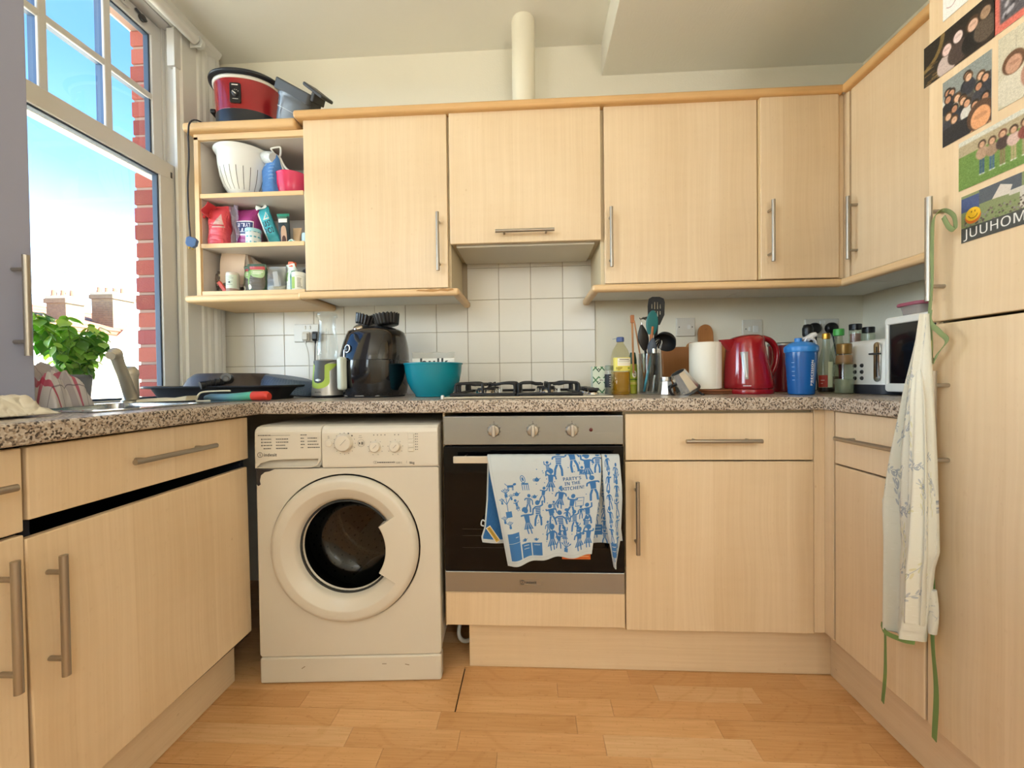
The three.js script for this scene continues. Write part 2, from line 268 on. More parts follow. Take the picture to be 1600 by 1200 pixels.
  part('trickle_vent', bb(hi + 0.018, hi + 0.03, 2.476, 2.496, 0.395, 0.6, 0.003), std('#c9c6c0', 0.4), U); part('vent_slot', bb(hi + 0.026, hi + 0.0312, 2.484, 2.49, 0.42, 0.59, 0.0005), M.black, U);
  part('latch_cover', bb(lo + 0.019, lo + 0.021, 1.87, 1.895, 0.27, 0.278, 0.001), M.darkSteel, L);
}
{ // unseen window added behind the viewer to let in more daylight
  const w = struct('window_2'), pv = std('#d6d3cf', 0.35), x = -1.285;
  for (const g of [bb(x - 0.03, x + 0.03, 0.95, 1.01, 2.0, 3.2), bb(x - 0.03, x + 0.03, 2.34, 2.4, 2.0, 3.2), bb(x - 0.03, x + 0.03, 1.0, 2.35, 2.0, 2.06), bb(x - 0.03, x + 0.03, 1.0, 2.35, 3.14, 3.2), bb(x - 0.03, x + 0.03, 1.0, 2.35, 2.57, 2.63)]) part('window_frame', g, pv, w);
  for (const z of [2.315, 2.885]) part('pane', plane(0.51, 1.33, x, 1.675, z, 0, PI / 2), M.pane, w);
}
{ // moulded architrave, coving and blind along the window wall
  const t = struct('trim_1');
  const prof = [[0.262, 0], [0.262, 0.012], [0.246, 0.014], [0.238, 0.022], [0.226, 0.022], [0.222, 0.017], [0.16, 0.017], [0.155, 0.024], [0.148, 0.026], [0.141, 0.02], [0.132, 0.021], [0.124, 0.028], [0.112, 0.03], [0.104, 0.022], [0.096, 0.022], [0.088, 0.031], [0.07, 0.034], [0.058, 0.028], [0.05, 0.03], [0.04, 0.03], [0.037, 0]];
  part('architrave', at(at(ext(prof.map(([z, x]) => [x, -z]), 1.62), 0, 0, 0, -PI / 2, 0, 0), XL, 0.9285, 0), M.gloss, t);
  part('architrave_head', bb(XL, XL + 0.024, OY1 - 0.005, HC - 0.035, 0.037, 1.4, 0.004), M.gloss, t);
  const c = struct('trim_2'); const q = [[0, 0], [0, -0.045], [0.012, -0.043], [0.03, -0.034], [0.048, -0.018], [0.058, 0]];
  part('coving', at(ext(q, 2.9, 0), XL, HC, 0.055), M.gloss, c);
}
{
  const b = thing('roller_blind', 'rolled-up white blind above the sash window, its end bracket near the corner', 'blind', [XL + 0.024, 2.5, 0.2]);
  part('blind_tube', rod([0.032, 0.008, 0.01], [0.032, 0.008, 0.76], 0.021, 20), M.gloss, b);
  part('bracket', [bb(0, 0.05, -0.018, 0.032, -0.004, 0.0), at(cyl(0.023, 0.023, 0.016, 0, 0, 0, 20), 0.032, 0.008, -0.004, -PI / 2, 0, 0)], M.whitePlastic, b);
}

// ------------------------------------------------------------------ kitchen units
// bar handle: centre p in the unit, axis 'x' or 'y', standing off along +z
function handle(door, p, axis, len = 0.234, off = 0.033, r = 0.0066) {
  const h = len / 2, k = len * 0.36, [x, y, z] = p, ends = axis === 'y' ? [[x, y - h, z + off], [x, y + h, z + off]] : [[x - h, y, z + off], [x + h, y, z + off]];
  const posts = [-1, 1].map(s => axis === 'y' ? rod([x, y + s * k, z], [x, y + s * k, z + off], 0.0048, 10) : rod([x + s * k, y, z], [x + s * k, y, z + off], 0.0048, 10));
  return part('handle', [rod(...ends, r, 16), ...posts], M.satin, door, 'brushed steel bar handle');
}
function front(name, u, x0, x1, y0, y1, zf, turn = false) { return part(name, wood(bb(x0, x1, y0, y1, zf - 0.018, zf, 0.003, 2), turn), M.maple, u); }
function carcass(u, w, y0, y1, d, m = M.cabInside) { // open-fronted box of boards
  const s = shape([[0, y0], [w, y0], [w, y1], [0, y1]]), h = new THREE.Path(); h.moveTo(0.016, y0 + 0.016); h.lineTo(0.016, y1 - 0.016); h.lineTo(w - 0.016, y1 - 0.016); h.lineTo(w - 0.016, y0 + 0.016); h.closePath(); s.holes.push(h);
  return part('carcass', [wood(ext(s, d)), box(0.01, w - 0.01, y0 + 0.01, y1 - 0.01, 0, 0.006)], m, u);
}
const R90 = PI / 2;
{ // left run, facing the room: wide drawer and door unit, then the narrow unit nearer to us
  const u = thing('base_cabinet', 'maple base cabinet under the sink with one wide drawer front above a slightly sagging door', 'cabinet', [-1.2, 0, 1.2185], R90);
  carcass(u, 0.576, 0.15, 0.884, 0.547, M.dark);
  const d = front('drawer', u, 0.001, 0.574, 0.743, 0.88, 0.566); handle(d, [0.287, 0.815, 0.566], 'x');
  const door = part('door', at(wood(bb(0, 0.572, 0, 0.548, -0.018, 0, 0.003, 2)), 0.002, 0.162, 0.566, 0, 0, 0.012), M.maple, u);
  handle(door, [0.028, 0.549, 0.566], 'y');
  const n = thing('base_cabinet', 'narrow maple base cabinet beside the sink unit, nearest on the left', 'cabinet', [-1.2, 0, 1.5235], R90);
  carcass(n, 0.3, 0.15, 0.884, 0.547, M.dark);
  const d2 = front('drawer', n, 0.001, 0.299, 0.725, 0.88, 0.566); handle(d2, [0.15, 0.815, 0.566], 'x');
  const o2 = front('door', n, 0.001, 0.299, 0.16, 0.719, 0.566); handle(o2, [0.262, 0.57, 0.566], 'y');
  const e = thing('base_cabinet', 'maple base cabinet at the near end of the left run', 'cabinet', [-1.2, 0, 1.93], R90);
  carcass(e, 0.4, 0.15, 0.884, 0.547); front('door', e, 0.001, 0.399, 0.16, 0.88, 0.566);
  single('plinth', 'maple plinth strip under the left run of base cabinets', 'plinth', wood(bb(-0.71, -0.694, 0.001, 0.152, 0.648, 2.0, 0.001), true), M.maple);
}
{ // back run
  const u = thing('oven_housing', 'maple oven housing with a blank panel under the oven', 'cabinet', [0.0055, 0, 0.02]);
  part('side_panel', wood(bb(-0.0045, 0.0025, 0.155, 0.885, 0, 0.555)), M.maple, u); part('side_panel', wood(bb(0.598, 0.6, 0.155, 0.885, 0, 0.56)), M.maple, u);
  part('shelf', wood(bb(0.0025, 0.598, 0.268, 0.282, 0.0, 0.552)), M.maple, u); part('base_board', wood(bb(0.0025, 0.598, 0.155, 0.171, 0.0, 0.55)), M.maple, u);
  front('panel', u, 0.0025, 0.5975, 0.169, 0.283, 0.575, false);
  const c = thing('base_cabinet', 'maple base cabinet with a drawer over one door, right of the oven', 'cabinet', [0.6065, 0, 0.012]);
  carcass(c, 0.597, 0.155, 0.884, 0.563);
  const dr = front('drawer', c, 0.002, 0.596, 0.7235, 0.8765, 0.583); handle(dr, [0.302, 0.79, 0.583], 'x');
  const dd = front('door', c, 0.0005, 0.597, 0.1625, 0.719, 0.583); handle(dd, [0.032, 0.544, 0.583], 'y');
  const k = thing('corner_post', 'maple corner post where the back and right base cabinets meet', 'trim', [1.2045, 0, 0.583]);
  part('front_strip', wood(bb(0, 0.0335, 0.165, 0.884, -0.006, 0.011, 0.002)), M.maple, k); part('side_strip', wood(bb(0.0335, 0.05, 0.165, 0.884, -0.006, 0.046, 0.002)), M.maple, k);
  single('plinth', 'maple plinth strip under the back run, with a gap beside the washing machine', 'plinth', wood(bb(0.0785, 1.285, 0.001, 0.155, 0.5375, 0.5535, 0.001), true), M.maple);
}
{ // right run
  const c = thing('base_cabinet', 'narrow maple drawer and door cabinet behind the hanging apron', 'cabinet', [1.818, 0, 0.634], -R90);
  carcass(c, 0.284, 0.155, 0.884, 0.56);
  const d = front('drawer', c, 0.002, 0.283, 0.7225, 0.882, 0.58); handle(d, [0.147, 0.806, 0.58], 'x', 0.2);
  front('door', c, 0.002, 0.283, 0.1625, 0.718, 0.58);
  const t = thing('tall_cabinet', 'tall maple larder cabinet with prints stuck on its upper door', 'cabinet', [1.828, 0, 0.922], -R90);
  carcass(t, 0.6, 0.155, 2.4, 0.57);
  const up = front('door', t, 0.001, 0.598, 1.1155, 2.395, 0.59), lo = front('door', t, 0.001, 0.598, 0.1625, 1.1095, 0.59);
  handle(up, [0.037, 1.277, 0.59], 'y'); handle(lo, [0.047, 0.885, 0.59], 'y');
  single('plinth', 'maple plinth strip under the tall cabinet and right run', 'plinth', wood(bb(1.283, 1.299, 0.001, 0.1545, 0.5545, 1.55, 0.001), true), M.maple);
}
{ // wall units along the back wall
  const mk = (label, x0, w, y0, y1) => { const u = thing('wall_cabinet', label, 'cabinet', [x0, 0, 0.007]); carcass(u, w, y0, y1, 0.265); return u; };
  const a = mk('maple wall cabinet with one door left of the cooker hood', -0.634, 0.612, 1.366, 2.088, 1);
  const da = front('door', a, 0.0015, 0.602, 1.3725, 2.082, 0.285); handle(da, [0.568, 1.551, 0.285], 'y');
  const h = thing('hood_cabinet', 'short maple lift-up cabinet hiding the cooker hood above the hob', 'cabinet', [-0.0215, 0, 0.007]);
  carcass(h, 0.611, 1.556, 2.088, 0.265); const dh = front('flap_door', h, 0, 0.611, 1.5485, 2.088, 0.288); handle(dh, [0.305, 1.583, 0.288], 'x');
  part('hood_base', bb(0.02, 0.59, 1.54, 1.558, 0.02, 0.262, 0.004), std('#cfc6b2', 0.4), h);
  const b = mk('wide maple wall cabinet with one door right of the cooker hood', 0.59, 0.611, 1.366, 2.088, 1);
  const db = front('door', b, 0.0135, 0.608, 1.3725, 2.083, 0.285); handle(db, [0.034, 1.548, 0.285], 'y');
  const c = mk('narrow maple wall cabinet next to the corner, its door a little proud', 1.202, 0.326, 1.366, 2.088, 1);
  const dc = front('door', c, 0.003, 0.297, 1.3725, 2.086, 0.297); handle(dc, [0.031, 1.55, 0.297], 'y');
  part('edge_strip', wood(bb(0.0, 0.0028, 1.3725, 2.084, 0.268, 0.294, 0.0005)), M.mapleEdge, c);
  const k = thing('corner_post', 'maple corner post between the back and right wall cabinets', 'trim', [1.5015, 0, 0.275]);
  part('front_strip', wood(bb(0, 0.0225, 1.37, 2.086, 0.0, 0.018, 0.002)), M.maple, k); part('side_strip', wood(bb(0.0235, 0.041, 1.37, 2.086, 0.0, 0.043, 0.002)), M.maple, k);
  const r = thing('wall_cabinet', 'maple wall cabinet on the right wall beside the tall cabinet', 'cabinet', [1.824, 0, 0.322], -R90);
  carcass(r, 0.596, 1.366, 2.088, 0.275); const dr = front('door', r, 0.002, 0.594, 1.3725, 2.084, 0.297); handle(dr, [0.03, 1.546, 0.297], 'y');
  // cornice on top and light rail below
  const rail = std('#fff3df', 0.45, { map: mapleTex }), cor = std('#f2dab4', 0.45, { map: mapleTex });
  const co = thing('cornice', 'rounded maple cornice running along the top of the wall cabinets', 'cornice', [0, 2.0885, 0]);
  part('cornice_strip', wood(bb(-0.662, 1.515, -0.012, 0.02, 0.262, 0.318, 0.012, 4), true), cor, co);
  part('cornice_strip', wood(at(bb(-0.31, 0.31, -0.012, 0.02, -0.028, 0.028, 0.012, 4), 1.53, 0, 0.612, 0, R90, 0), true), cor, co);
  part('cornice_return', wood(bb(-0.662, -0.6365, -0.012, 0.0195, 0.02, 0.28, 0.01, 3), true), cor, co);
  const lr = thing('light_rail', 'rounded maple rail under the wall cabinet left of the hood, chipped at its end', 'rail', [0, 1.3365, 0]);
  part('rail_strip', wood(bb(-0.655, 0.016, 0, 0.0295, 0.285, 0.318, 0.012, 4), true), rail, lr); part('rail_return', wood(bb(-0.016, 0.0155, 0.0005, 0.029, 0.012, 0.295, 0.011, 4), true), rail, lr);
  part('chipped_patch', at(ext([[-0.13, 0.001], [-0.12, 0.006], [-0.09, 0.004], [-0.07, 0.009], [-0.04, 0.005], [-0.02, 0.01], [0, 0.006], [0.02, 0.009], [0.025, 0.002], [0.0, -0.003], [-0.03, 0], [-0.06, -0.004], [-0.1, -0.001]], 0.0015), -0.03, 0.0175, 0.3172), std('#b98a57', 0.9), lr, 'bare chipped patch');
  const lr2 = thing('light_rail', 'rounded maple rail under the wall cabinets right of the hood, turning the corner', 'rail', [0, 1.3365, 0]);
  part('rail_strip', wood(bb(0.548, 1.508, 0, 0.0295, 0.285, 0.318, 0.012, 4), true), rail, lr2); part('rail_return', wood(bb(0.549, 0.581, 0.0005, 0.029, 0.012, 0.295, 0.011, 4), true), rail, lr2);
  part('rail_strip', wood(at(bb(-0.302, 0.302, 0, 0.0295, -0.0165, 0.0165, 0.012, 4), 1.512, 0, 0.6, 0, R90, 0), true), rail, lr2);
  const ub = thing('underside_panel', 'white panel closing the underside of the left wall cabinet', 'panel', [0, 1.3575, 0]); part('board', bb(-0.63, -0.018, 0, 0.0075, 0.012, 0.284), M.cabWhite, ub);
  const ub2 = thing('underside_panel', 'white panels closing the underside of the wall cabinets in the right corner', 'panel', [0, 1.3575, 0]);
  part('board', bb(0.583, 1.2, 0, 0.0075, 0.012, 0.284), M.cabWhite, ub2); part('board', bb(1.203, 1.82, 0, 0.0072, 0.012, 0.284), M.cabWhite, ub2); part('board', bb(1.53, 1.82, 0, 0.0072, 0.29, 0.918), M.cabWhite, ub2);
}
{ // open shelves at the window end
  const s = thing('open_shelf_unit', 'open maple shelf unit at the end of the wall cabinets, crammed with baking things', 'shelf', [-1.122, 0, 0.007]);
  const sh = std('#fff4e2', 0.5, { map: mapleTex }), grey = std('#cfc4ba', 0.6), W = 0.486, D = 0.268;
  part('side_panel', wood(bb(0, 0.02, 1.365, 2.04, 0, D)), sh, s); part('side_panel', wood(bb(W - 0.012, W - 0.0005, 1.365, 2.04, 0, D - 0.02)), sh, s); part('back_panel', wood(bb(0.02, W - 0.012, 1.365, 2.04, 0, 0.006)), std('#d8d0c6', 0.7), s);
  part('top_board', wood(bb(0, W - 0.001, 2.026, 2.052, 0, D), true), sh, s); part('lining', bb(0.02, 0.0212, 1.386, 2.025, 0.006, D - 0.012, 0.0004), grey, s); part('lining', bb(W - 0.0132, W - 0.012, 1.386, 2.025, 0.006, D - 0.026, 0.0004), grey, s); part('lining', bb(0.0215, W - 0.0135, 2.0245, 2.026, 0.006, D - 0.012, 0.0004), grey, s);
  for (const y of [1.365, 1.588, 1.8]) { const y0 = y - (y < 1.4 ? 0 : 0.018), y1 = y + (y < 1.4 ? 0.02 : 0); const b = part('shelf', bb(0.0212, W - 0.0135, y0, y1, 0.006, D - 0.006), grey, s); part('edge_band', wood(bb(0.02, W - 0.012, y0 - 0.0005, y1 + 0.0005, D - 0.007, D - 0.003), true), sh, b, 'pale maple front edge'); }
  part('cornice_strip', wood(bb(-0.03, W - 0.026, 2.053, 2.09, 0, D + 0.026, 0.013, 4), true), std('#f8e6c8', 0.45, { map: mapleTex }), s);
  part('rail_strip', wood(bb(-0.036, W - 0.008, 1.335, 1.3645, 0.0, D + 0.026, 0.013, 4), true), std('#fff3df', 0.45, { map: mapleTex }), s);
}
{ // cupboard standing on the worktop at the near side of the window
  const u = thing('worktop_cupboard', 'tall cupboard with blue-grey window glare put into its door colour, standing on the worktop at the near side of the window', 'cabinet', [-1.19, 0.93, 1.62], R90);
  carcass(u, 0.62, 0, 1.6, 0.27); const d = part('door', wood(bb(0.002, 0.618, 0.003, 1.598, 0.272, 0.29, 0.003, 2)), std('#9fa2b8', 0.42), u); handle(d, [0.582, 0.25, 0.29], 'y');  // door colour takes in the cool glare from the window
}
{ // speckled worktop round three walls, with the sink let in on the left
  const w = shape([[-1.212, -0.008], [XR - 0.002, -0.008], [XR - 0.002, -0.915], [1.213, -0.915], [1.213, -0.621], [-0.607, -0.621], [-0.607, -2.0], [-1.212, -2.0]]);
  const h = new THREE.Path(); h.moveTo(-1.06, -0.66); h.lineTo(-0.74, -0.66); h.lineTo(-0.74, -1.0); h.lineTo(-1.06, -1.0); h.closePath(); w.holes.push(h);
  single('worktop', 'grey speckled laminate worktop running round the back, left and right walls', 'worktop', uvBox(at(at(ext(w, 0.042, 0.007, 4), 0, 0, 0, -R90, 0, 0), 0, 0.886 + 0.0, 0)), M.worktop);
}

// ------------------------------------------------------------------ washing machine
const circ = (x, y, r, n = 64) => { const p = new THREE.Path(); for (let i = 0; i < n; i++) { const a = -i / n * PI * 2; i ? p.lineTo(x + r * Math.cos(a), y + r * Math.sin(a)) : p.moveTo(x + r, y); } p.closePath(); return p; };
function logo(x, X, Y, s, c = '#3a3a38') { x.strokeStyle = x.fillStyle = c; x.lineWidth = s * 0.09; x.beginPath(); x.arc(X, Y, s * 0.52, 0, 7); x.stroke(); x.font = `bold ${s * 0.8}px sans-serif`; x.textAlign = 'center'; x.textBaseline = 'middle'; x.fillText('i', X, Y); x.textAlign = 'left'; x.font = `bold ${s * 0.86}px sans-serif`; x.fillText('indesit', X + s * 0.75, Y + s * 0.03); }
{
  const w = thing('washing_machine', 'white front-loading washing machine under the worktop, its top corner chipped', 'washing machine', [-0.3345, 0, 0.102], 0.062);
  const F = 0.54, CX = -0.01, CY = 0.447, H = 0.2975;
  const wm = std('#dcd3c2', 0.32), cream = std('#dfd6c5', 0.35);
  { const s = rrect(2 * H - 0.004, 0.758, 0.012, 0, 0.466); s.holes.push((() => { const p = new THREE.Path(); p.moveTo(-H + 0.014, 0.1); p.lineTo(-H + 0.014, 0.83); p.lineTo(H - 0.014, 0.83); p.lineTo(H - 0.014, 0.1); p.closePath(); return p; })());
    part('body', [ext(s, F - 0.015, 0.003), box(-H + 0.01, H - 0.01, 0.1, 0.83, 0.004, 0.012)], wm, w); }
  { const s = rrect(2 * H, 0.62, 0.01, 0, 0.4005); s.holes.push(circ(CX, CY, 0.2435)); part('front_panel', ext(s, 0.03, 0.003, 3, 12), wm, w).position.z = F - 0.03; }
  part('lower_panel', at(ext(rrect(2 * H, 0.086, 0.008, 0, 0.0455), 0.04, 0.007, 4), 0, 0, F - 0.038), wm, w);
  { const p = [[-0.03, 0.7135], [-(F + 0.004), 0.7135], [-(F + 0.006), 0.72], [-(F + 0.006), 0.826], [-(F + 0.003), 0.838], [-(F - 0.008), 0.847], [-(F - 0.03), 0.851], [-0.03, 0.851]];
    const q = [[-0.03, 0.7135], [-(F - 0.024), 0.7135], [-(F - 0.024), 0.7465], ...[[-(F + 0.0045), 0.7468], [-(F + 0.0055), 0.75]], [-(F + 0.0055), 0.826], [-(F + 0.003), 0.838], [-(F - 0.008), 0.847], [-(F - 0.03), 0.851], [-0.03, 0.851]], xs = -H + (577 - 60) / 1420 * 2 * H;
    part('control_panel', [at(at(ext(p, H - xs, 0.004, 3), 0, 0, 0, 0, R90, 0), xs, 0, 0), at(at(ext(q, xs + H - 0.001, 0.004, 3), 0, 0, 0, 0, R90, 0), -H, 0, 0)], cream, w); }
  const fz = F + 0.0062, X = zx => -H + (zx - 60) / 1420 * 2 * H, Y = zy => 0.845 - (zy - 100) / 325 * 0.1315;
  part('printed_legend', plane(2 * H - 0.02, 0.108, 0, 0.7725, fz + 0.0012), decal(print(1700, 318, (x, w2, h2) => {
    const k = 1700 / (1420 * (2 * H - 0.02) / (2 * H)); x.scale(k, k); x.translate(-60 - 0.01 / (2 * H) * 1420, -146);
    x.fillStyle = '#6a665e'; const bars = (X0, Y0, n) => { let q = X0; for (let i = 0; i < n; i++) { const w3 = 5 + hash(i + X0, Y0) * 13; x.fillRect(q, Y0 - 8, w3, 7); q += w3 + 3; } };
    bars(92, 162, 7); x.fillRect(190, 158, 150, 2); for (let i = 0; i < 4; i++) { const y = 192 + i * 24; if (i < 3) { x.beginPath(); x.arc(122, y - 4, 6, 0, 7); x.fill(); } bars(134, y, 5); bars(230, y, 6); bars(420, y - 4, 2); bars(474, y - 4, 6); }
    bars(420, 162, 4);  logo(x, 106, 308, 36);
    x.strokeStyle = '#8b8478'; x.lineWidth = 1.5;
    x.fillStyle = '#6a665e'; x.font = '10px sans-serif'; x.fillText('On', 628, 172); x.fillText('Off', 628, 186); x.fillText('Start', 870, 170); x.fillText('Pause', 868, 184);
    x.beginPath(); x.arc(886, 228, 27, 0, 7); x.stroke(); x.fillStyle = '#333'; x.beginPath(); x.moveTo(868, 216); x.lineTo(880, 228); x.lineTo(868, 240); x.fill(); x.fillRect(888, 217, 5, 22); x.fillRect(897, 217, 5, 22);
    const ticks = (a, b, r, n, big) => { for (let i = 0; i < n; i++) { const t = i / n * PI * 2 - PI / 2; x.fillStyle = '#5a564f'; const q = big && (i < 3) ? 6 : 2.6; x.beginPath(); x.arc(a + r * Math.cos(t), b + r * Math.sin(t), q, 0, 7); x.fill(); } };
    ticks(757, 228, 84, 16, true); ticks(997, 264, 58, 9); ticks(1150, 264, 58, 9);
    for (const a of [985, 1014, 1042, 1071, 1147, 1176]) { x.beginPath(); x.arc(a, 166, 4, 0, 7); x.fill(); }
    for (let i = 0; i < 7; i++) { x.beginPath(); x.arc(1308, 162 + i * 20, 4, 0, 7); x.fill(); x.fillRect(1316, 160 + i * 20, 10, 4); }
    x.font = '17px sans-serif'; bars(1010, 384, 9); x.beginPath(); x.arc(988, 378, 9, 0, 7); x.stroke(); x.beginPath(); x.arc(1000, 378, 9, 0, 7); x.stroke(); x.fillText('1200 S', 1150, 384); x.fillRect(1135, 368, 1.5, 20); x.fillRect(1235, 368, 1.5, 20); x.font = 'bold 24px sans-serif'; x.fillText('9kg', 1257, 386);
  })), w);
  { // detergent drawer with its finger hollow
    const s = shape([[X(64), 0.7145], [X(500), 0.7145], [X(545), 0.722], [X(572), 0.738], [X(576), 0.832], [X(66), 0.832]]);
    const h = new THREE.Path(); const q = [[X(74), 0.7165], [X(505), 0.7195], [X(545), 0.727], [X(553), 0.7435], [X(330), 0.7425], [X(180), 0.7395], [X(110), 0.731]]; q.forEach((p, i) => i ? h.lineTo(...p) : h.moveTo(...p)); h.closePath(); s.holes.push(h);
    const d = part('detergent_drawer', ext(s, 0.006, 0.001, 2), cream, w); d.position.z = fz - 0.0052;
    part('finger_hollow', grid(12, 6, (a, b) => [X(68 + a * 490), 0.715 + b * 0.031, 0.003 - Math.sqrt(b) * 0.026], 1, 1), cream, d);
  }
  const dial = (zx, zy, r, h) => { const k = part('dial', at(lathe([[0, h], [r * 0.82, h], [r * 0.92, h - 0.0015], [r, 0.002], [r * 1.04, 0]], 40), X(zx), Y(zy), fz, R90, 0, 0), cream, w); part('pointer', at(rb(r * 0.9, 0.0016, 0.001, 0.0004), X(zx) + r * 0.1, Y(zy) + r * 0.1, fz + h + 0.0003, 0, 0, 0.8), std('#a39a8c', 0.5), k); };
  dial(752, 226, 0.0285, 0.016); dial(993, 262, 0.0175, 0.012); dial(1147, 262, 0.0175, 0.012);
  part('button', at(lathe([[0, 0.004], [0.0095, 0.004], [0.011, 0.002], [0.0115, 0]], 28), X(632), Y(229), fz, R90, 0, 0), cream, w);
  for (const zy of [180, 220, 257, 290]) part('button', at(rb(0.019, zy < 200 ? 0.017 : 0.011, 0.004, 0.0018), X(1271), Y(zy), fz + 0.001), cream, w);
  part('chipped_corner', at(ext([[-H + 0.001, 0.7105], [-H + 0.06, 0.7095], [-H + 0.045, 0.703], [-H + 0.028, 0.7], [-H + 0.016, 0.69], [-H + 0.012, 0.672], [-H + 0.0145, 0.66], [-H + 0.007, 0.655], [-H + 0.001, 0.662]], 0.001), 0, 0, F - 0.0002), std('#3b3533', 0.9), w, 'dark chipped patch');
  for (const [a, b, r] of [[-0.155, 0.055, 0.6], [0.11, 0.062, 0], [0.185, 0.058, -0.2]]) part('scuff', at(rb(0.014, 0.0022, 0.0006, 0.0002), a, b, F + 0.0022, 0, 0, r), std('#8d7a5f', 0.9), w);
  // door ring with its hand hold
  const D = (pts, a0, a1) => at(lathe(pts, 72, a0, a1), CX, CY, F, R90, 0, 0), rad = d => d * PI / 180;
  const rec = [[0.236, -0.012], [0.2395, 0.0], [0.239, 0.01], [0.232, 0.02], [0.222, 0.0235], [0.202, 0.024], [0.197, 0.0225], [0.17, 0.006], [0.16, -0.004], [0.1575, -0.02], [0.15, -0.03]], flat = [[0.236, -0.012], [0.2395, 0], [0.239, 0.01], [0.232, 0.02], [0.222, 0.0235], [0.202, 0.024], [0.14, 0.024], [0.136, 0.021], [0.135, 0.012], [0.136, -0.03]];
  const walls = [57, 123].map(g => { const a = rad(g); return grid(10, 1, (s, t) => { const k = Math.min(s * 5 + 5, 9.999), i = Math.floor(k), f = k - i, r = rec[i][0] * (1 - f) + rec[i + 1][0] * f, z = t ? 0.024 : rec[i][1] * (1 - f) + rec[i + 1][1] * f; return [CX + r * Math.sin(a), CY - r * Math.cos(a), F + z]; }); });
  walls.push(...[57, 123].map(g => { const a = rad(g); return grid(1, 1, (s, t) => { const r = 0.136 + s * 0.022, z = t ? 0.024 : -0.03; return [CX + r * Math.sin(a), CY - r * Math.cos(a), F + z]; }); }));
  const dr = part('door_ring', [D(rec, rad(123), rad(294)), D(flat, rad(57), rad(66)), ...walls], wm, w);
  part('glass_bowl', at(lathe([[0.157, -0.016], [0.152, -0.03], [0.138, -0.085], [0.115, -0.112], [0.08, -0.122], [0, -0.126]], 64), CX, CY, F, R90, 0, 0), phys('#8f918c', 0.03, { transmission: 1, thickness: 0, ior: 1.5 }), dr);
  part('gasket', D([[0.15, -0.012], [0.165, -0.02], [0.172, -0.05], [0.166, -0.07], [0.178, -0.085], [0.182, -0.12], [0.2, -0.13], [0.25, -0.1], [0.25, -0.02]], 0, PI * 2), M.rubber, w);
  const holes = tex(256, 256, (u, v) => { const a = (u * 16) % 1 - 0.5, b = (v * 8 + (Math.floor(u * 16) % 2) * 0.5) % 1 - 0.5; return Math.hypot(a, b * 2) < 0.17 ? [24, 22, 20] : [128, 122, 116]; });
  const drum = part('drum', D([[0.185, -0.125], [0.21, -0.14], [0.222, -0.17], [0.222, -0.4], [0.2, -0.43], [0.0, -0.44]], 0, PI * 2), std('#ffffff', 0.32, { metalness: 0.7, map: scaled(holes, 4, 2) }), w);
  for (const g of [20, 140, 260]) { const a = rad(g); part('paddle', loft(Array.from({ length: 12 }, (_, i) => { const t = i / 11, z = F - 0.17 - t * 0.23, hh = 0.055 * Math.sin(0.35 + t * 2.4), tw = a + t * 0.3; return Array.from({ length: 12 }, (_, k) => { const b = k / 12 * PI * 2, r = 0.222 - hh * Math.max(0, Math.cos(b)) - 0.002, o = Math.sin(b) * 0.035; return [CX + r * Math.cos(tw) - o * Math.sin(tw), CY + r * Math.sin(tw) + o * Math.cos(tw), z]; }); })), std('#6f6a66', 0.3, { metalness: 0.7 }), drum); }
}
{ // white hose behind the plinth gap
  single('drain_hose', 'white hose looping on the floor in the gap beside the washing machine', 'hose', tube([[0.045, 0.11, 0.36], [0.024, 0.075, 0.42], [0.02, 0.035, 0.44], [0.04, 0.012, 0.44], [0.075, 0.014, 0.42], [0.14, 0.03, 0.34]], 0.0075, 40, 10), M.whitePlastic);
}
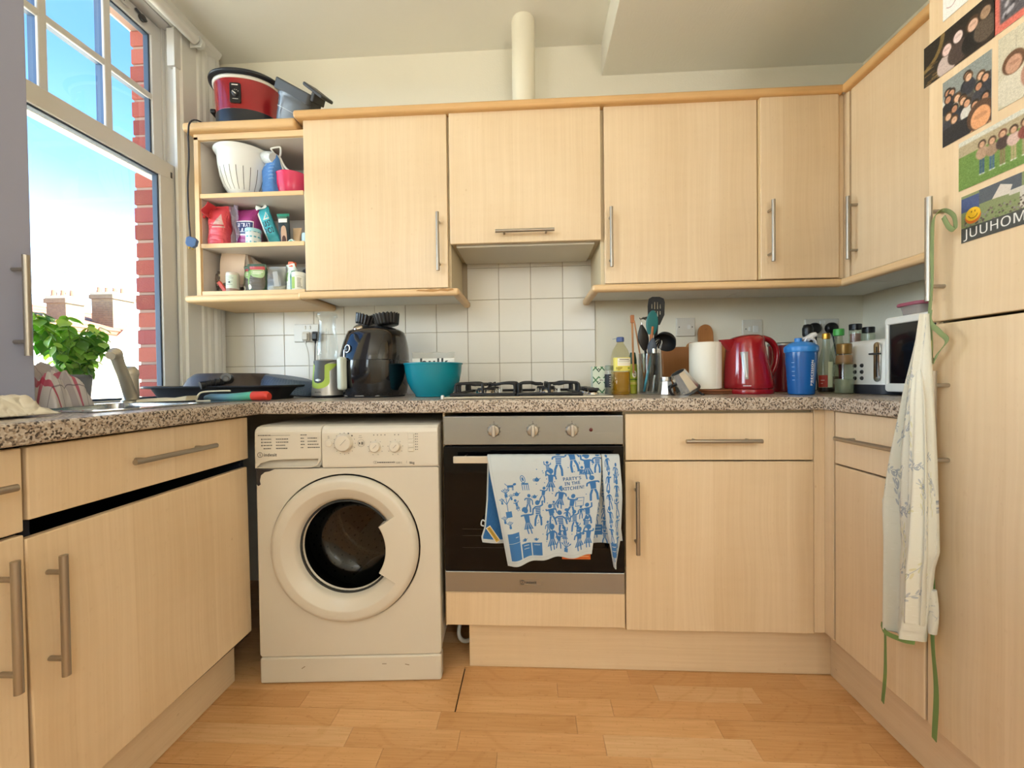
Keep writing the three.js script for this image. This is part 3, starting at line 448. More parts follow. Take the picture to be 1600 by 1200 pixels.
// ------------------------------------------------------------------ oven and hob
{
  const o = thing('oven', 'built-in stainless steel and black glass oven with a towel over its handle', 'oven', [0.0075, 0.2845, 0.03]);
  const W = 0.594, st = std('#a3a5a5', 0.36, { metalness: 0.85, roughnessMap: brushed });
  part('oven_body', bb(0.02, W - 0.02, 0.002, 0.58, 0.0, 0.53, 0.003), M.darkSteel, o);
  const cp = part('control_panel', uvBox(bb(0, W, 0.492, 0.5885, 0.535, 0.57, 0.003, 3)), st, o);
  part('printed_marks', plane(W, 0.09, W / 2, 0.54, 0.5705), decal(print(1188, 180, x => { x.fillStyle = '#3d3a36'; for (const a of [170, 299, 427]) for (let i = 0; i < 9; i++) { const t = (i / 8 * 1.5 - 1.25) * PI, c = a / 594 * 1188 * 1.0, q = 44; x.fillRect(c + Math.cos(t) * q - 2, 88 + Math.sin(t) * q - 1, i % 2 ? 4 : 7, 3); } for (const a of [170, 299, 427]) x.fillRect(a * 2 - 2, 30, 4, 6); })), o);
  for (const a of [0.17, 0.299, 0.427]) { const k = part('knob', [at(lathe([[0, 0.012], [0.016, 0.012], [0.019, 0.009], [0.0205, 0]], 36), a, 0.54, 0.57, R90, 0, 0)], M.satin, o); part('knob_grip', at(rb(0.0115, 0.04, 0.012, 0.0035, 3), a, 0.54, 0.586, 0, 0, a === 0.299 ? 0.0 : 0.03), std('#c3beb5', 0.35, { metalness: 0.8 }), k); }
  part('indicator_lamp', at(lathe([[0, 0.003], [0.004, 0.0022], [0.006, 0]], 20), 0.489, 0.541, 0.57, R90, 0, 0), std('#5a1512', 0.25), o);
  const d = part('door_glass', bb(0, W, 0.0725, 0.4885, 0.545, 0.572, 0.003, 2), phys('#050507', 0.06, { ior: 1.5, specularIntensity: 0.5 }), o);
  for (const y of [0.15, 0.19, 0.212]) part('shelf_line', bb(0.06, W - 0.06, y, y + 0.0012, 0.5718, 0.5724, 0.0002), std('#2a2420', 0.5), d);
  part('door_strip', uvBox(bb(0, W, 0.001, 0.0705, 0.545, 0.572, 0.003, 2)), st, o);
  part('printed_logo', plane(0.075, 0.02, 0.286, 0.036, 0.5724), decal(print(300, 80, x => logo(x, 40, 40, 52, '#2b2826'))), o);
  part('handle', [bb(0.041, 0.56, 0.4405, 0.4635, 0.606, 0.616, 0.003, 2), rod([0.075, 0.452, 0.57], [0.075, 0.452, 0.608], 0.006), rod([0.52, 0.452, 0.57], [0.52, 0.452, 0.608], 0.006)], std('#d9cfbd', 0.3, { metalness: 0.35 }), o, 'flat pale metal bar');
  part('energy_sticker', bb(0.39, 0.483, 0.115, 0.147, 0.572, 0.5726, 0.0001), printed(print(256, 80, x => { x.fillStyle = '#e2702c'; x.fillRect(0, 0, 256, 80); x.fillStyle = '#f4c08a'; x.fillRect(120, 52, 120, 6); x.fillRect(12, 30, 100, 5); })), o);
}
{
  const h = thing('gas_hob', 'four-burner steel gas hob with black cast-iron pan supports', 'hob', [0, 0.9285, 0]);
  part('hob_plate', bb(0.0, 0.577, 0, 0.0075, 0.06, 0.575, 0.003, 3), std('#c2bbad', 0.3, { metalness: 0.8 }), h);
  part('corner_cap', bb(-0.004, 0.006, 0.0, 0.014, 0.565, 0.58, 0.003), M.whitePlastic, h);
  const burner = (x, z, r) => { const b = part('burner', [at(lathe([[r * 1.15, 0.0], [r * 1.1, 0.006], [r, 0.008], [r, 0.019], [0, 0.019]], 32), x, 0.007, z)], M.chrome, h); part('burner_cap', at(lathe([[0, 0.009], [r * 0.8, 0.008], [r * 0.88, 0.004], [r * 0.86, 0]], 32), x, 0.026, z), M.iron, b); part('spark_plug', rod([x + r * 1.3, 0.007, z + r * 0.5], [x + r * 1.3, 0.03, z + r * 0.5], 0.0028), M.whitePlastic, b); };
  burner(0.135, 0.43, 0.04); burner(0.135, 0.18, 0.03); burner(0.365, 0.43, 0.028); burner(0.365, 0.18, 0.045);
  for (const cx of [0.135, 0.365]) {
    const x0 = cx - 0.108, x1 = cx + 0.108, z0 = 0.07, z1 = 0.55, fr = [];
    for (const z of [z0, z1]) fr.push(rod([x0, 0.014, z], [x1, 0.014, z], 0.0055, 8)); for (const x of [x0, x1]) fr.push(rod([x, 0.014, z0], [x, 0.014, z1], 0.0055, 8));
    for (const x of [x0, x1]) for (const z of [z0, z1]) fr.push(rod([x, 0.0, z], [x, 0.014, z], 0.005, 8));
    const finger = pts => fr.push(tube(pts, 0.0052, 20, 8));
    for (const cz of [0.18, 0.43]) {
      for (const s of [-1, 1]) for (const dz of [-0.045, 0, 0.045]) { const X0 = s < 0 ? x0 : x1; finger([[X0, 0.014, cz + dz], [X0, 0.04, cz + dz], [X0 - s * 0.008, 0.05, cz + dz], [X0 - s * 0.045, 0.051, cz + dz * 0.9], [X0 - s * 0.062, 0.047, cz + dz * 0.7], [cx + s * (dz ? 0.035 : 0.018), 0.046, cz + dz * 0.6]]); }
      for (const s of [-1, 1]) { const Z0 = s < 0 ? cz - 0.105 : cz + 0.11; finger([[cx, 0.014, Z0], [cx, 0.046, Z0], [cx, 0.049, Z0 - s * 0.02], [cx, 0.046, cz + s * 0.022]]); }
    }
    part('pan_support', fr, M.iron, h);
  }
  for (let i = 0; i < 4; i++) { const z = 0.16 + i * 0.1, k = part('knob', at(lathe([[0, 0.012], [0.015, 0.012], [0.019, 0.006], [0.021, 0]], 28), 0.525, 0.0075, z), M.chrome, h); const ribs = Array.from({ length: 9 }, (_, q) => at(rb(0.0045, 0.01, 0.04, 0.0012), 0.525 - 0.0165 + q * 0.0041, 0.0255, z)); part('knob_grip', [at(rb(0.038, 0.009, 0.036, 0.003), 0.525, 0.0245, z), ...ribs], M.black, k); }
}

// ------------------------------------------------------------------ tea towel on the oven handle
const BLUE = '#3f78b4', PALE = '#ccd3d4';
function figure(x, X, Y, s, k) { // a simple printed dancer
  x.save(); x.translate(X, Y); x.scale(s, s); x.rotate((hash(k, 1) - 0.5) * 0.4); x.fillStyle = x.strokeStyle = BLUE; x.lineCap = 'round'; x.lineJoin = 'round';
  const skirt = k % 3 === 1, a = hash(k, 2), b = hash(k, 3);
  x.beginPath(); x.arc(0, -40, 9, 0, 7); x.fill(); if (skirt) { x.beginPath(); x.arc(-2, -42, 12, PI * 0.9, PI * 2.1); x.fill(); }
  x.beginPath(); x.moveTo(-11, -28); x.lineTo(11, -28); x.lineTo(9, 4); x.lineTo(-9, 4); x.fill();
  x.lineWidth = 6; for (const [sd, t] of [[-1, a], [1, b]]) { x.beginPath(); x.moveTo(sd * 9, -25); x.lineTo(sd * 19, -16 - t * 14); x.lineTo(sd * (23 - t * 4), -20 - t * 26 + (1 - t) * 28); x.stroke(); }
  if (skirt) { x.beginPath(); x.moveTo(-8, 0); x.lineTo(8, 0); x.lineTo(20, 26); x.lineTo(-20, 26); x.fill(); x.lineWidth = 5; for (const q of [-7, 7]) { x.beginPath(); x.moveTo(q, 24); x.lineTo(q + 3, 42); x.stroke(); } x.strokeStyle = PALE; x.lineWidth = 1.5; for (const q of [-8, 0, 8]) { x.beginPath(); x.moveTo(q * 0.5, 4); x.lineTo(q * 1.6, 24); x.stroke(); } }
  else { x.lineWidth = 8; for (const [sd, t] of [[-1, b], [1, a]]) { x.beginPath(); x.moveTo(sd * 4, 2); x.lineTo(sd * (9 + t * 5), 22); x.lineTo(sd * (8 + t * 10), 43); x.stroke(); } x.strokeStyle = PALE; x.lineWidth = 1.5; x.beginPath(); x.moveTo(-9, 3); x.lineTo(9, 3); x.stroke(); if (k % 2) for (let q = 0; q < 4; q++) { x.beginPath(); x.moveTo(-9, -22 + q * 6); x.lineTo(9, -22 + q * 6); x.stroke(); } }
  x.restore();
}
function weave(x, w, h) { x.fillStyle = PALE; x.fillRect(0, 0, w, h); for (let i = 0; i < 2600; i++) { x.fillStyle = i % 2 ? 'rgba(255,255,255,0.10)' : 'rgba(110,120,125,0.07)'; x.fillRect(hash(i, 1) * w, hash(i, 2) * h, 2 + hash(i, 3) * 22, 1.3); } }
function plantPrint(x, X, Y, s) { x.save(); x.translate(X, Y); x.scale(s, s); x.fillStyle = x.strokeStyle = BLUE; x.fillRect(-12, 0, 24, 26); x.lineWidth = 4; for (let i = -2; i <= 2; i++) { x.beginPath(); x.moveTo(0, 0); x.quadraticCurveTo(i * 10, -18, i * 13, -38 + Math.abs(i) * 6); x.stroke(); x.beginPath(); x.ellipse(i * 13, -36 + Math.abs(i) * 6, 4, 9, i * 0.4, 0, 7); x.fill(); } x.restore(); }
function teapot(x, X, Y, s) { x.save(); x.translate(X, Y); x.scale(s, s); x.fillStyle = x.strokeStyle = BLUE; x.beginPath(); x.ellipse(0, 0, 15, 12, 0, 0, 7); x.fill(); x.lineWidth = 4; x.beginPath(); x.moveTo(13, -2); x.lineTo(24, -10); x.stroke(); x.beginPath(); x.arc(-16, 0, 7, 0, 7); x.stroke(); x.fillRect(-3, -17, 6, 5); x.restore(); }
const towelPrint = print(1024, 1060, (x, w, h) => {
  weave(x, w, h); x.fillStyle = x.strokeStyle = BLUE;
  x.save(); x.translate(180, 330); x.fillRect(-40, -8, 62, 22); x.beginPath(); x.ellipse(34, -14, 17, 11, -0.3, 0, 7); x.fill(); x.lineWidth = 6; for (const q of [-36, -26, 8, 18]) { x.beginPath(); x.moveTo(q, 10); x.lineTo(q - 2, 42); x.stroke(); } x.beginPath(); x.moveTo(-40, -4); x.lineTo(-60, -26); x.stroke(); x.restore();
  x.save(); x.translate(310, 320); x.lineWidth = 7; x.beginPath(); x.ellipse(-12, -50, 20, 34, -0.2, 0, 7); x.stroke(); x.beginPath(); x.ellipse(-12, -50, 9, 20, -0.2, 0, 7); x.fill(); x.fillRect(-30, -14, 66, 16); for (const q of [-26, -6, 14, 32]) { x.beginPath(); x.moveTo(q, 0); x.lineTo(q + 4, 56); x.stroke(); } x.restore();
  teapot(x, 222, 412, 1.5); teapot(x, 430, 280, 1.5); teapot(x, 395, 440, 1.3);
  x.lineWidth = 7; x.beginPath(); x.moveTo(110, 560); x.lineTo(112, 400); x.moveTo(112, 500); x.lineTo(70, 440); x.moveTo(112, 490); x.lineTo(160, 430); x.stroke(); plantPrint(x, 116, 400, 1.2); plantPrint(x, 66, 470, 0.8); plantPrint(x, 164, 440, 0.8); x.fillRect(84, 560, 62, 54);
  plantPrint(x, 110, 690, 1.0); plantPrint(x, 62, 640, 1.0);
  const F0 = [[560, 300, 1.9], [480, 430, 1.35], [330, 500, 1.5], [650, 470, 1.9], [420, 600, 2.1], [560, 640, 1.9], [300, 680, 2.2], [760, 540, 1.9], [660, 720, 2.2], [560, 870, 2.2], [800, 690, 1.8], [640, 900, 1.4], [860, 890, 2.0], [930, 640, 1.9], [930, 760, 1.6], [960, 880, 2.0], [640, 130, 2.1], [770, 90, 2.2], [900, 170, 2.2], [960, 380, 2.2], [990, 130, 1.7]];
  const F = [...F0.map(([a, b, s]) => [a, b, s * 1.22]), [210, 520, 1.2], [520, 760, 1.5], [860, 620, 1.4], [720, 640, 1.4], [840, 780, 1.4], [590, 560, 1.3], [700, 830, 1.6], [540, 180, 1.5], [840, 230, 1.5]]; F.forEach(([a, b, s], i) => figure(x, a, b, s, i + 1));
  // kitchen units printed along the lower left
  const unit = (a, b, c, d) => { x.fillStyle = BLUE; x.fillRect(a, b, c, d); x.strokeStyle = PALE; x.lineWidth = 3; x.strokeRect(a, b, c, d); };
  unit(64, 760, 130, 250); x.beginPath(); x.moveTo(64, 850); x.lineTo(194, 850); x.stroke(); x.fillStyle = PALE; x.fillRect(150, 800, 30, 5); unit(206, 880, 110, 130); x.fillStyle = PALE; x.fillRect(230, 900, 60, 6); x.fillRect(230, 930, 60, 5); unit(326, 880, 118, 130); x.fillStyle = PALE; x.fillRect(350, 900, 70, 5);
  teapot(x, 250, 852, 1.2); teapot(x, 380, 850, 1.1); plantPrint(x, 720, 960, 1.6);
  x.fillStyle = BLUE; for (let i = 0; i < 60; i++) { const a = 380 + hash(i, 5) * 600, b = 120 + hash(i, 6) * 800; x.beginPath(); x.arc(a, b, 5, 0, 7); x.fill(); }
  x.fillStyle = PALE; x.save(); x.translate(762, 330); x.rotate(-0.07); x.fillRect(-100, -84, 208, 150); x.fillStyle = '#2f5f98'; x.textAlign = 'center'; x.font = 'bold 46px sans-serif'; x.fillText("PARTY'S", 0, -38); x.fillText('IN THE', 0, 8); x.fillText('KITCHEN!', 4, 56); x.restore();
  x.strokeStyle = BLUE; x.lineWidth = 6; x.strokeRect(800, 470, 78, 82); x.fillStyle = BLUE; x.fillRect(812, 500, 54, 4);
  x.font = 'bold 30px sans-serif'; x.fillStyle = PALE; x.fillText('GO!', 850, 902);
  x.fillStyle = PALE; x.fillRect(0, 0, 26, h); x.fillRect(0, h - 34, w, 34); x.strokeStyle = '#a9b3b6'; x.lineWidth = 2; x.beginPath(); x.moveTo(24, 0); x.lineTo(24, h); x.moveTo(0, h - 32); x.lineTo(w, h - 32); x.stroke();
});
{
  const t = thing('tea_towel', 'blue and white printed tea towel folded over the oven handle', 'towel', [0, 0, 0]);
  const cm = { bumpMap: scaled(clothBump, 6), bumpScale: 0.0008 }, lerp = (a, b, k) => a + (b - a) * k;
  const pw = (pts, y) => { for (let i = 1; i < pts.length; i++) if (y >= pts[i][1]) { const k = (y - pts[i][1]) / (pts[i - 1][1] - pts[i][1]); return lerp(pts[i][0], pts[i - 1][0], k); } return pts[pts.length - 1][0]; };
  // over-the-bar profile: returns [y, z] for arclength d (m); negative d is behind the bar
  const hang = (d, zf) => d < 0.012 ? [0.7515 - Math.max(0, -d) * 1, 0.632 - 0.0 + Math.max(0, d) * 1.0] : d < 0.02 ? [0.7515 - (d - 0.012) * 0.35, 0.644 + (d - 0.012) * 0.9] : [0.7487 - (d - 0.02), Math.min(zf, 0.6512 + (d - 0.02) * 0.25)];
  const Lf = [[0.158, 0.76], [0.172, 0.68], [0.2, 0.54], [0.227, 0.38]], Rf = [[0.52, 0.76], [0.515, 0.66], [0.498, 0.54], [0.484, 0.43]];
  part('front_panel', sheet(60, 60, (s, q) => {
    const L = 0.022 + lerp(0.342, 0.302, s) + Math.sin(s * 19) * 0.002, d = q * L, [y, z] = hang(d, 0.662); const k = Math.max(0, d - 0.02);
    return [lerp(pw(Lf, y), pw(Rf, y), s), y, z + k * 0.03 * Math.sin(s * 8 + 0.8) + k * 0.02 * Math.sin(s * 19 + y * 12) + (d < 0.03 ? 0.0012 * Math.sin(s * 60) : 0)];
  }, 0.0018), printed(towelPrint, 0.9, cm), t);
  const uvFlip = g => { const u = g.attributes.uv; for (let i = 0; i < u.count; i++) u.setY(i, 1 - u.getY(i)); return g; };
  uvFlip(t.children[0].geometry);
  const sidePrint = print(320, 1060, (x, w, h) => { weave(x, w, h); for (let i = 0; i < 12; i++) figure(x, 90 + (i % 2) * 130, 130 + i * 78, 1.9, i + 40); plantPrint(x, 230, 260, 1.6); x.fillStyle = BLUE; x.fillRect(40, 830, 150, 130); x.fillStyle = PALE; x.fillRect(60, 860, 110, 6); x.fillRect(60, 900, 110, 6); x.fillStyle = PALE; x.fillRect(w - 34, 0, 34, h); });
  const Ls = [[0.522, 0.76], [0.522, 0.66], [0.53, 0.54], [0.552, 0.41]], Rs = [[0.576, 0.76], [0.58, 0.62], [0.575, 0.5], [0.56, 0.41]];
  part('side_fold', uvFlip(sheet(20, 44, (s, q) => { const d = q * 0.36, [y, z] = hang(d, 0.674); const k = Math.max(0, d - 0.02); return [lerp(pw(Ls, y), pw(Rs, y), s), y, z + 0.001 + k * 0.035 * Math.sin(s * 5 - 0.4)]; }, 0.0018)), printed(sidePrint, 0.9, cm), t);
  const back = print(512, 512, (x, w, h) => { x.fillStyle = '#2d6aa6'; x.fillRect(0, 0, w, h); for (let i = 0; i < 1500; i++) { x.fillStyle = i % 2 ? 'rgba(255,255,255,0.06)' : 'rgba(0,20,60,0.08)'; x.fillRect(hash(i, 11) * w, hash(i, 12) * h, 2, 16); } x.fillStyle = PALE; x.fillRect(0, h - 22, w, 22); x.fillRect(0, 0, 6, h); x.fillRect(w - 14, 0, 14, h); });
  const Lb = [[0.158, 0.74], [0.152, 0.6], [0.144, 0.51], [0.133, 0.476], [0.14, 0.45]], Rb = [[0.576, 0.74], [0.58, 0.61], [0.588, 0.5], [0.594, 0.45]];
  part('back_panel', uvFlip(sheet(44, 30, (s, q) => { const y = lerp(0.742, 0.459 + Math.abs(s - 0.1) * 0.01, q); return [lerp(pw(Lb, y), pw(Rb, y), s), y, lerp(0.632, 0.618, Math.min(1, q * 4)) + 0.006 * q * Math.sin(s * 16)]; }, 0.0016)), printed(back, 0.92, cm), t, 'plain blue reverse side');
  part('inner_fold', uvFlip(sheet(12, 30, (s, q) => { const y = lerp(0.742, 0.47, q); return [lerp(lerp(0.512, 0.476, q), lerp(0.53, 0.556, q), s), y, 0.648 - 0.012 * Math.sin(s * PI) * q]; }, 0.0016)), printed(sidePrint, 0.92, cm), t);
  part('care_label', at(rb(0.06, 0.0165, 0.0012, 0.0004), 0.1735, 0.4905, 0.6285, 0, 0.1, -0.98), printed(print(256, 72, x => { x.fillStyle = '#e8e4da'; x.fillRect(0, 0, 256, 72); x.fillStyle = '#c9a53f'; x.fillRect(10, 10, 236, 52); x.fillStyle = '#8a6d22'; for (let i = 0; i < 9; i++) x.fillRect(24 + i * 23, 26, 14, 20); })), t, 'mustard and white sewn label');
  part('hanging_loop', tube([[0.147, 0.53, 0.622], [0.138, 0.535, 0.623], [0.134, 0.52, 0.624], [0.142, 0.515, 0.622]], 0.0022, 12, 6), std('#d8dcdc', 0.9), t);
}
// ------------------------------------------------------------------ things on the worktop, from the window round
const WT = 0.9285;
{
  const s = thing('sink', 'stainless steel sink let into the worktop below the window', 'sink', [0, WT, 0]);
  const st = std('#b9bcbe', 0.25, { metalness: 0.9, roughnessMap: brushed });
  const r = shape([[-1.09, -0.55], [-0.71, -0.55], [-0.71, -1.03], [-1.09, -1.03]]), h = new THREE.Path(); h.moveTo(-1.05, -0.675); h.lineTo(-0.75, -0.675); h.lineTo(-0.75, -0.99); h.lineTo(-1.05, -0.99); h.closePath(); r.holes.push(h);
  part('rim', at(ext(r, 0.003, 0.001), 0, 0, 0, -R90, 0, 0), st, s);
  const ring = (k, y) => oval(0.15 * k, 0.1575 * k, y, 40, 7, -0.9, 0.8325); part('bowl', loft([ring(1, 0.002), ring(0.985, -0.02), ring(0.96, -0.13), ring(0.85, -0.15), ring(0.2, -0.155)].reverse(), false), st, s); part('drain', lathe([[0.04, -0.15], [0.035, -0.148], [0, -0.148]], 24).translate(-0.9, 0, 0.8325), M.darkSteel, s);
}
{
  const t = thing('mixer_tap', 'brushed steel mixer tap leaning out over the sink', 'tap', [-1.05, WT + 0.003, 0.632]);
  const st = std('#c4bcab', 0.34, { metalness: 0.45 });
  part('tap_body', at(lathe([[0.026, 0], [0.026, 0.006], [0.0215, 0.01], [0.021, 0.09], [0.0225, 0.092], [0.0225, 0.098], [0.0215, 0.108], [0.015, 0.118], [0, 0.121]], 32), 0, 0, 0), st, t);
  part('lever', [at(rb(0.016, 0.011, 0.03, 0.005, 3), -0.008, 0.117, -0.008)], st, t);
  const g = loft(Array.from({ length: 14 }, (_, i) => { const k = i / 13, c = [0.02 + k * 0.028, 0.01 + k * 0.158 - k * k * 0.012, 0.016 + k * 0.075], rr = 0.0185 - k * 0.003 + (k > 0.85 ? (k - 0.85) * 0.02 : 0); return oval(rr, rr * 0.95, c[1], 24, 2, c[0], c[2]); }));
  part('spout', [g, at(new THREE.SphereGeometry(0.0185, 20, 14), 0.05, 0.158, 0.093), rod([0.05, 0.158, 0.095], [0.056, 0.15, 0.113], 0.014, 20, 0.0125)], st, t);
}
{ // basil in a grey pot, every leaf its own
  const p = thing('potted_basil', 'bushy basil plant in a small grey pot by the window', 'plant', [-1.12, WT, 0.735]);
  part('pot', lathe([[0, 0], [0.027, 0], [0.029, 0.003], [0.0365, 0.086], [0.041, 0.088], [0.041, 0.096], [0.0375, 0.096], [0.034, 0.08], [0, 0.08]], 36), std('#77787c', 0.55), p);
  part('soil', lathe([[0.036, 0.078], [0.02, 0.084], [0, 0.086]], 20), std('#3c2c20', 1), p);
  const cols = ['#93cc4c', '#aedb62', '#7dbd42', '#c4e67c', '#62a23a'].map(c => phys(c, 0.5, { transmission: 0.55, thickness: 0, side: THREE.DoubleSide }));
  const leafG = [0, 1, 2].map(v => sheet(6, 8, (s, q) => { const w = Math.sin(Math.pow(q, 0.75) * PI) * 0.34 + 0.012, a = (s - 0.5) * 2; return [a * w, Math.pow(Math.abs(a), 1.5) * 0.08 - q * q * (0.14 + v * 0.12) + Math.sin(q * 9 + v) * 0.015, q]; }, 0.006));
  const stems = [], L = [];
  for (let i = 0; i < 15; i++) {
    const a = i * 2.4, r = 0.018 * Math.sqrt((i + 0.5) / 15), tip = V(Math.cos(a) * (0.04 + rnd(0.06)), 0.19 + rnd(0.09), Math.sin(a) * (0.045 + rnd(0.07)));
    if (i === 3) tip.set(0.01, 0.275, 0.03); const b = V(Math.cos(a) * r, 0.082, Math.sin(a) * r), m = b.clone().lerp(tip, 0.5).add(V(0, 0.02, 0)); const c = curve([b, m, tip]); stems.push(new THREE.TubeGeometry(c, 10, 0.0016, 5));
    const n = 17; for (let k = 0; k < n; k++) { const t = 0.16 + 0.84 * k / (n - 1), q = c.getPoint(t); L.push([q, a + k * 2.2 + rnd(-0.4, 0.4), 0.03 + rnd(0.022) - (t > 0.97 ? 0.006 : 0), t]); }
  }
  part('stem', stems, std('#7f9a4a', 0.7), p);
  for (const [q, a, s, t] of L) { const o = part('leaf', leafG[Math.floor(rnd(3))], cols[Math.floor(rnd(5))], p); o.position.copy(q); o.rotation.set(rnd(0.1, 1.15), a, rnd(-0.5, 0.5), 'YXZ'); o.scale.set(s * 0.95, s * 0.82, s * 0.82); }
}
function mound(nx, nz, w, d, h, sd, fold = 0.3) { // crumpled cloth lying in a heap
  return sheet(nx, nz, (s, q) => { const a = (s - 0.5) * 2, b = (q - 0.5) * 2, e = Math.max(0, 1 - Math.pow(Math.max(Math.abs(a), Math.abs(b)), 3)), r1 = Math.abs(vn(s * 4 + q * 2 + 9, q * 3 + 7, 999, 999, sd) - 0.5) * 2, r2 = Math.abs(vn(s * 9 + 3, q * 8 - s * 4 + 40, 999, 999, sd + 1) - 0.5) * 2;
    const edge = 1 + (vn(s * 6, q * 6, 999, 999, sd + 2) - 0.5) * 0.25; return [a * w / 2 * edge, 0.003 + h * (e * (0.62 + 0.38 * (1 - r1) - fold * 0.5 * r2) + 0.03 * (1 - e)), b * d / 2 * edge]; }, 0.003);
}
single('dish_cloth', 'crumpled off-white dish cloth at the front edge of the worktop', 'cloth', mound(56, 48, 0.13, 0.2, 0.058, 5, 0.9), std('#d9cfba', 0.95, { bumpMap: crumple, bumpScale: 0.012 }), [-0.785, WT, 1.205]);
{
  const chk = print(512, 512, (x, w, h) => { x.fillStyle = '#cfc8c6'; x.fillRect(0, 0, w, h); for (const [a, b, c] of [[60, 22, 'rgba(176,40,70,0.7)'], [150, 5, 'rgba(90,80,90,0.5)'], [250, 80, 'rgba(150,140,146,0.5)'], [360, 24, 'rgba(176,50,80,0.65)'], [450, 5, 'rgba(90,80,90,0.5)']]) { x.fillStyle = c; x.fillRect(a, 0, b, h); x.fillRect(0, a, w, b); } });
  single('checked_towel', 'red and white checked tea towel heaped against the worktop cupboard', 'towel', mound(52, 44, 0.14, 0.115, 0.125, 9, 0.35), printed(chk, 0.95, { bumpMap: scaled(clothBump, 4), bumpScale: 0.001 }), [-0.985, WT, 0.922], 0.25);
}
single('scraper', 'flat cream plastic scraper lying beside the tap', 'utensil', at(ext([[-0.082, 0.0], [0.082, 0.004], [0.086, 0.02], [0.03, 0.012], [-0.02, 0.014], [-0.08, 0.009]], 0.045, 0.0015), 0, 0.0005, -0.022), std('#ddcfb0', 0.5), [-0.928, WT + 0.0028, 0.628], 0.06);
{
  const g = thing('roasting_tin', 'black rectangular roasting tin in the corner, holding an upturned pan', 'pan', [-0.885, WT, 0.405], 0.03);
  const R = (a, b, y) => oval(a, b, y, 48, 6);
  part('tin', loft([R(0.222, 0.09, 0.0), R(0.245, 0.108, 0.044), R(0.262, 0.122, 0.046), R(0.263, 0.123, 0.053), R(0.256, 0.117, 0.054), R(0.242, 0.104, 0.048), R(0.22, 0.088, 0.006)]), M.blackMatt, g);
  part('worn_rim', at(rb(0.03, 0.01, 0.14, 0.004), -0.256, 0.0505, 0.02), std('#a79f92', 0.45, { metalness: 0.5 }), g, 'pale worn end of the rim');
  const p = thing('frying_pan', 'large dark frying pan upside down in the roasting tin', 'pan', [-0.925, WT + 0.032, 0.325], 0.4);
  part('pan_body', lathe([[0.168, 0.014], [0.17, 0.012], [0.166, 0.018], [0.15, 0.05], [0.128, 0.068], [0.12, 0.07], [0.118, 0.0685], [0, 0.069]], 56), std('#4b4340', 0.5, { metalness: 0.4, bumpMap: scaled(paintBump, 5), bumpScale: 0.001 }), p);
  part('handle_bracket', [at(cyl(0.02, 0.017, 0.026, 0, 0, 0, 20), 0.02, 0.047, 0.15, R90 * 0.85, 0, 0), at(lathe([[0.006, 0], [0.012, 0], [0.012, 0.004], [0.006, 0.004]], 20), 0.02, 0.0475, 0.1755, R90 * 0.85, 0, 0)], M.darkSteel, p);
  part('handle', [rod([0.01, 0.04, 0.165], [-0.05, 0.024, 0.205], 0.012, 14, 0.014), ...[0.2, 0.4, 0.6, 0.8].map(k => at(new THREE.TorusGeometry(0.0135, 0.002, 6, 16), 0.01 - 0.06 * k, 0.04 - 0.016 * k, 0.165 + 0.04 * k, 0, -0.95, 0))], M.blackMatt, p);
  const b = thing('frying_pan', 'small blue-grey hammered pan upside down, propped on the tin beside the blender', 'pan', [-0.725, WT + 0.037, 0.28]); b.rotation.set(0.06, 0.3, -0.2);
  part('pan_body', lathe([[0.118, -0.012], [0.121, -0.012], [0.119, -0.004], [0.108, 0.026], [0.09, 0.045], [0.08, 0.048], [0, 0.049]], 48), std('#5b6c82', 0.4, { metalness: 0.55, bumpMap: scaled(holesBump(), 5, 2), bumpScale: 0.0016 }), b);
  part('rim', at(new THREE.TorusGeometry(0.12, 0.0025, 8, 48), 0, -0.012, 0, R90, 0, 0), M.blackMatt, b);
}
function holesBump() { return tex(256, 256, (u, v) => { const a = (u * 12) % 1 - 0.5, b = (v * 12 + (Math.floor(u * 12) % 2) * 0.5) % 1 - 0.5; return [255 * Math.min(1, Math.hypot(a, b) * 2)]; }, false); }
{
  const k = thing('kitchen_tool', 'long plastic tool with a blue-green handle, red end and cream loop, at the worktop edge', 'utensil', [-0.733, WT, 0.565], 0.02);
  const hg = print(256, 16, x => { const g = x.createLinearGradient(0, 0, 256, 0); g.addColorStop(0, '#3a4b4f'); g.addColorStop(0.35, '#5d86a0'); g.addColorStop(0.7, '#58a094'); g.addColorStop(1, '#57b088'); x.fillStyle = g; x.fillRect(0, 0, 256, 16); });
  const ring = (x, h, d) => Array.from({ length: 20 }, (_, i) => { const a = i / 20 * PI * 2; return [x, 0.002 + h / 2 + h / 2 * Math.sin(a), d * Math.cos(a)]; });
  const hd = loft([ring(-0.108, 0.02, 0.012), ring(-0.09, 0.026, 0.016), ring(-0.03, 0.025, 0.016), ring(0.03, 0.029, 0.017), ring(0.062, 0.032, 0.018)]); { const P = hd.attributes.position, u = hd.attributes.uv; for (let i = 0; i < P.count; i++) u.setXY(i, (P.getX(i) + 0.108) / 0.17, 0.5); }
  part('grip', hd, printed(hg, 0.4), k); part('end_cap', loft([ring(0.0615, 0.032, 0.018), ring(0.11, 0.032, 0.018), ring(0.119, 0.026, 0.014)]), std('#d8402f', 0.4), k);
  part('loop', tube([[-0.02, 0.037, 0.0], [-0.06, 0.0365, 0.004], [-0.1, 0.035, 0.008], [-0.118, 0.03, 0.014], [-0.122, 0.015, 0.022], [-0.118, 0.004, 0.026], [-0.07, 0.004, 0.03]], 0.003, 40, 8), std('#d9d2b8', 0.4), k);
}
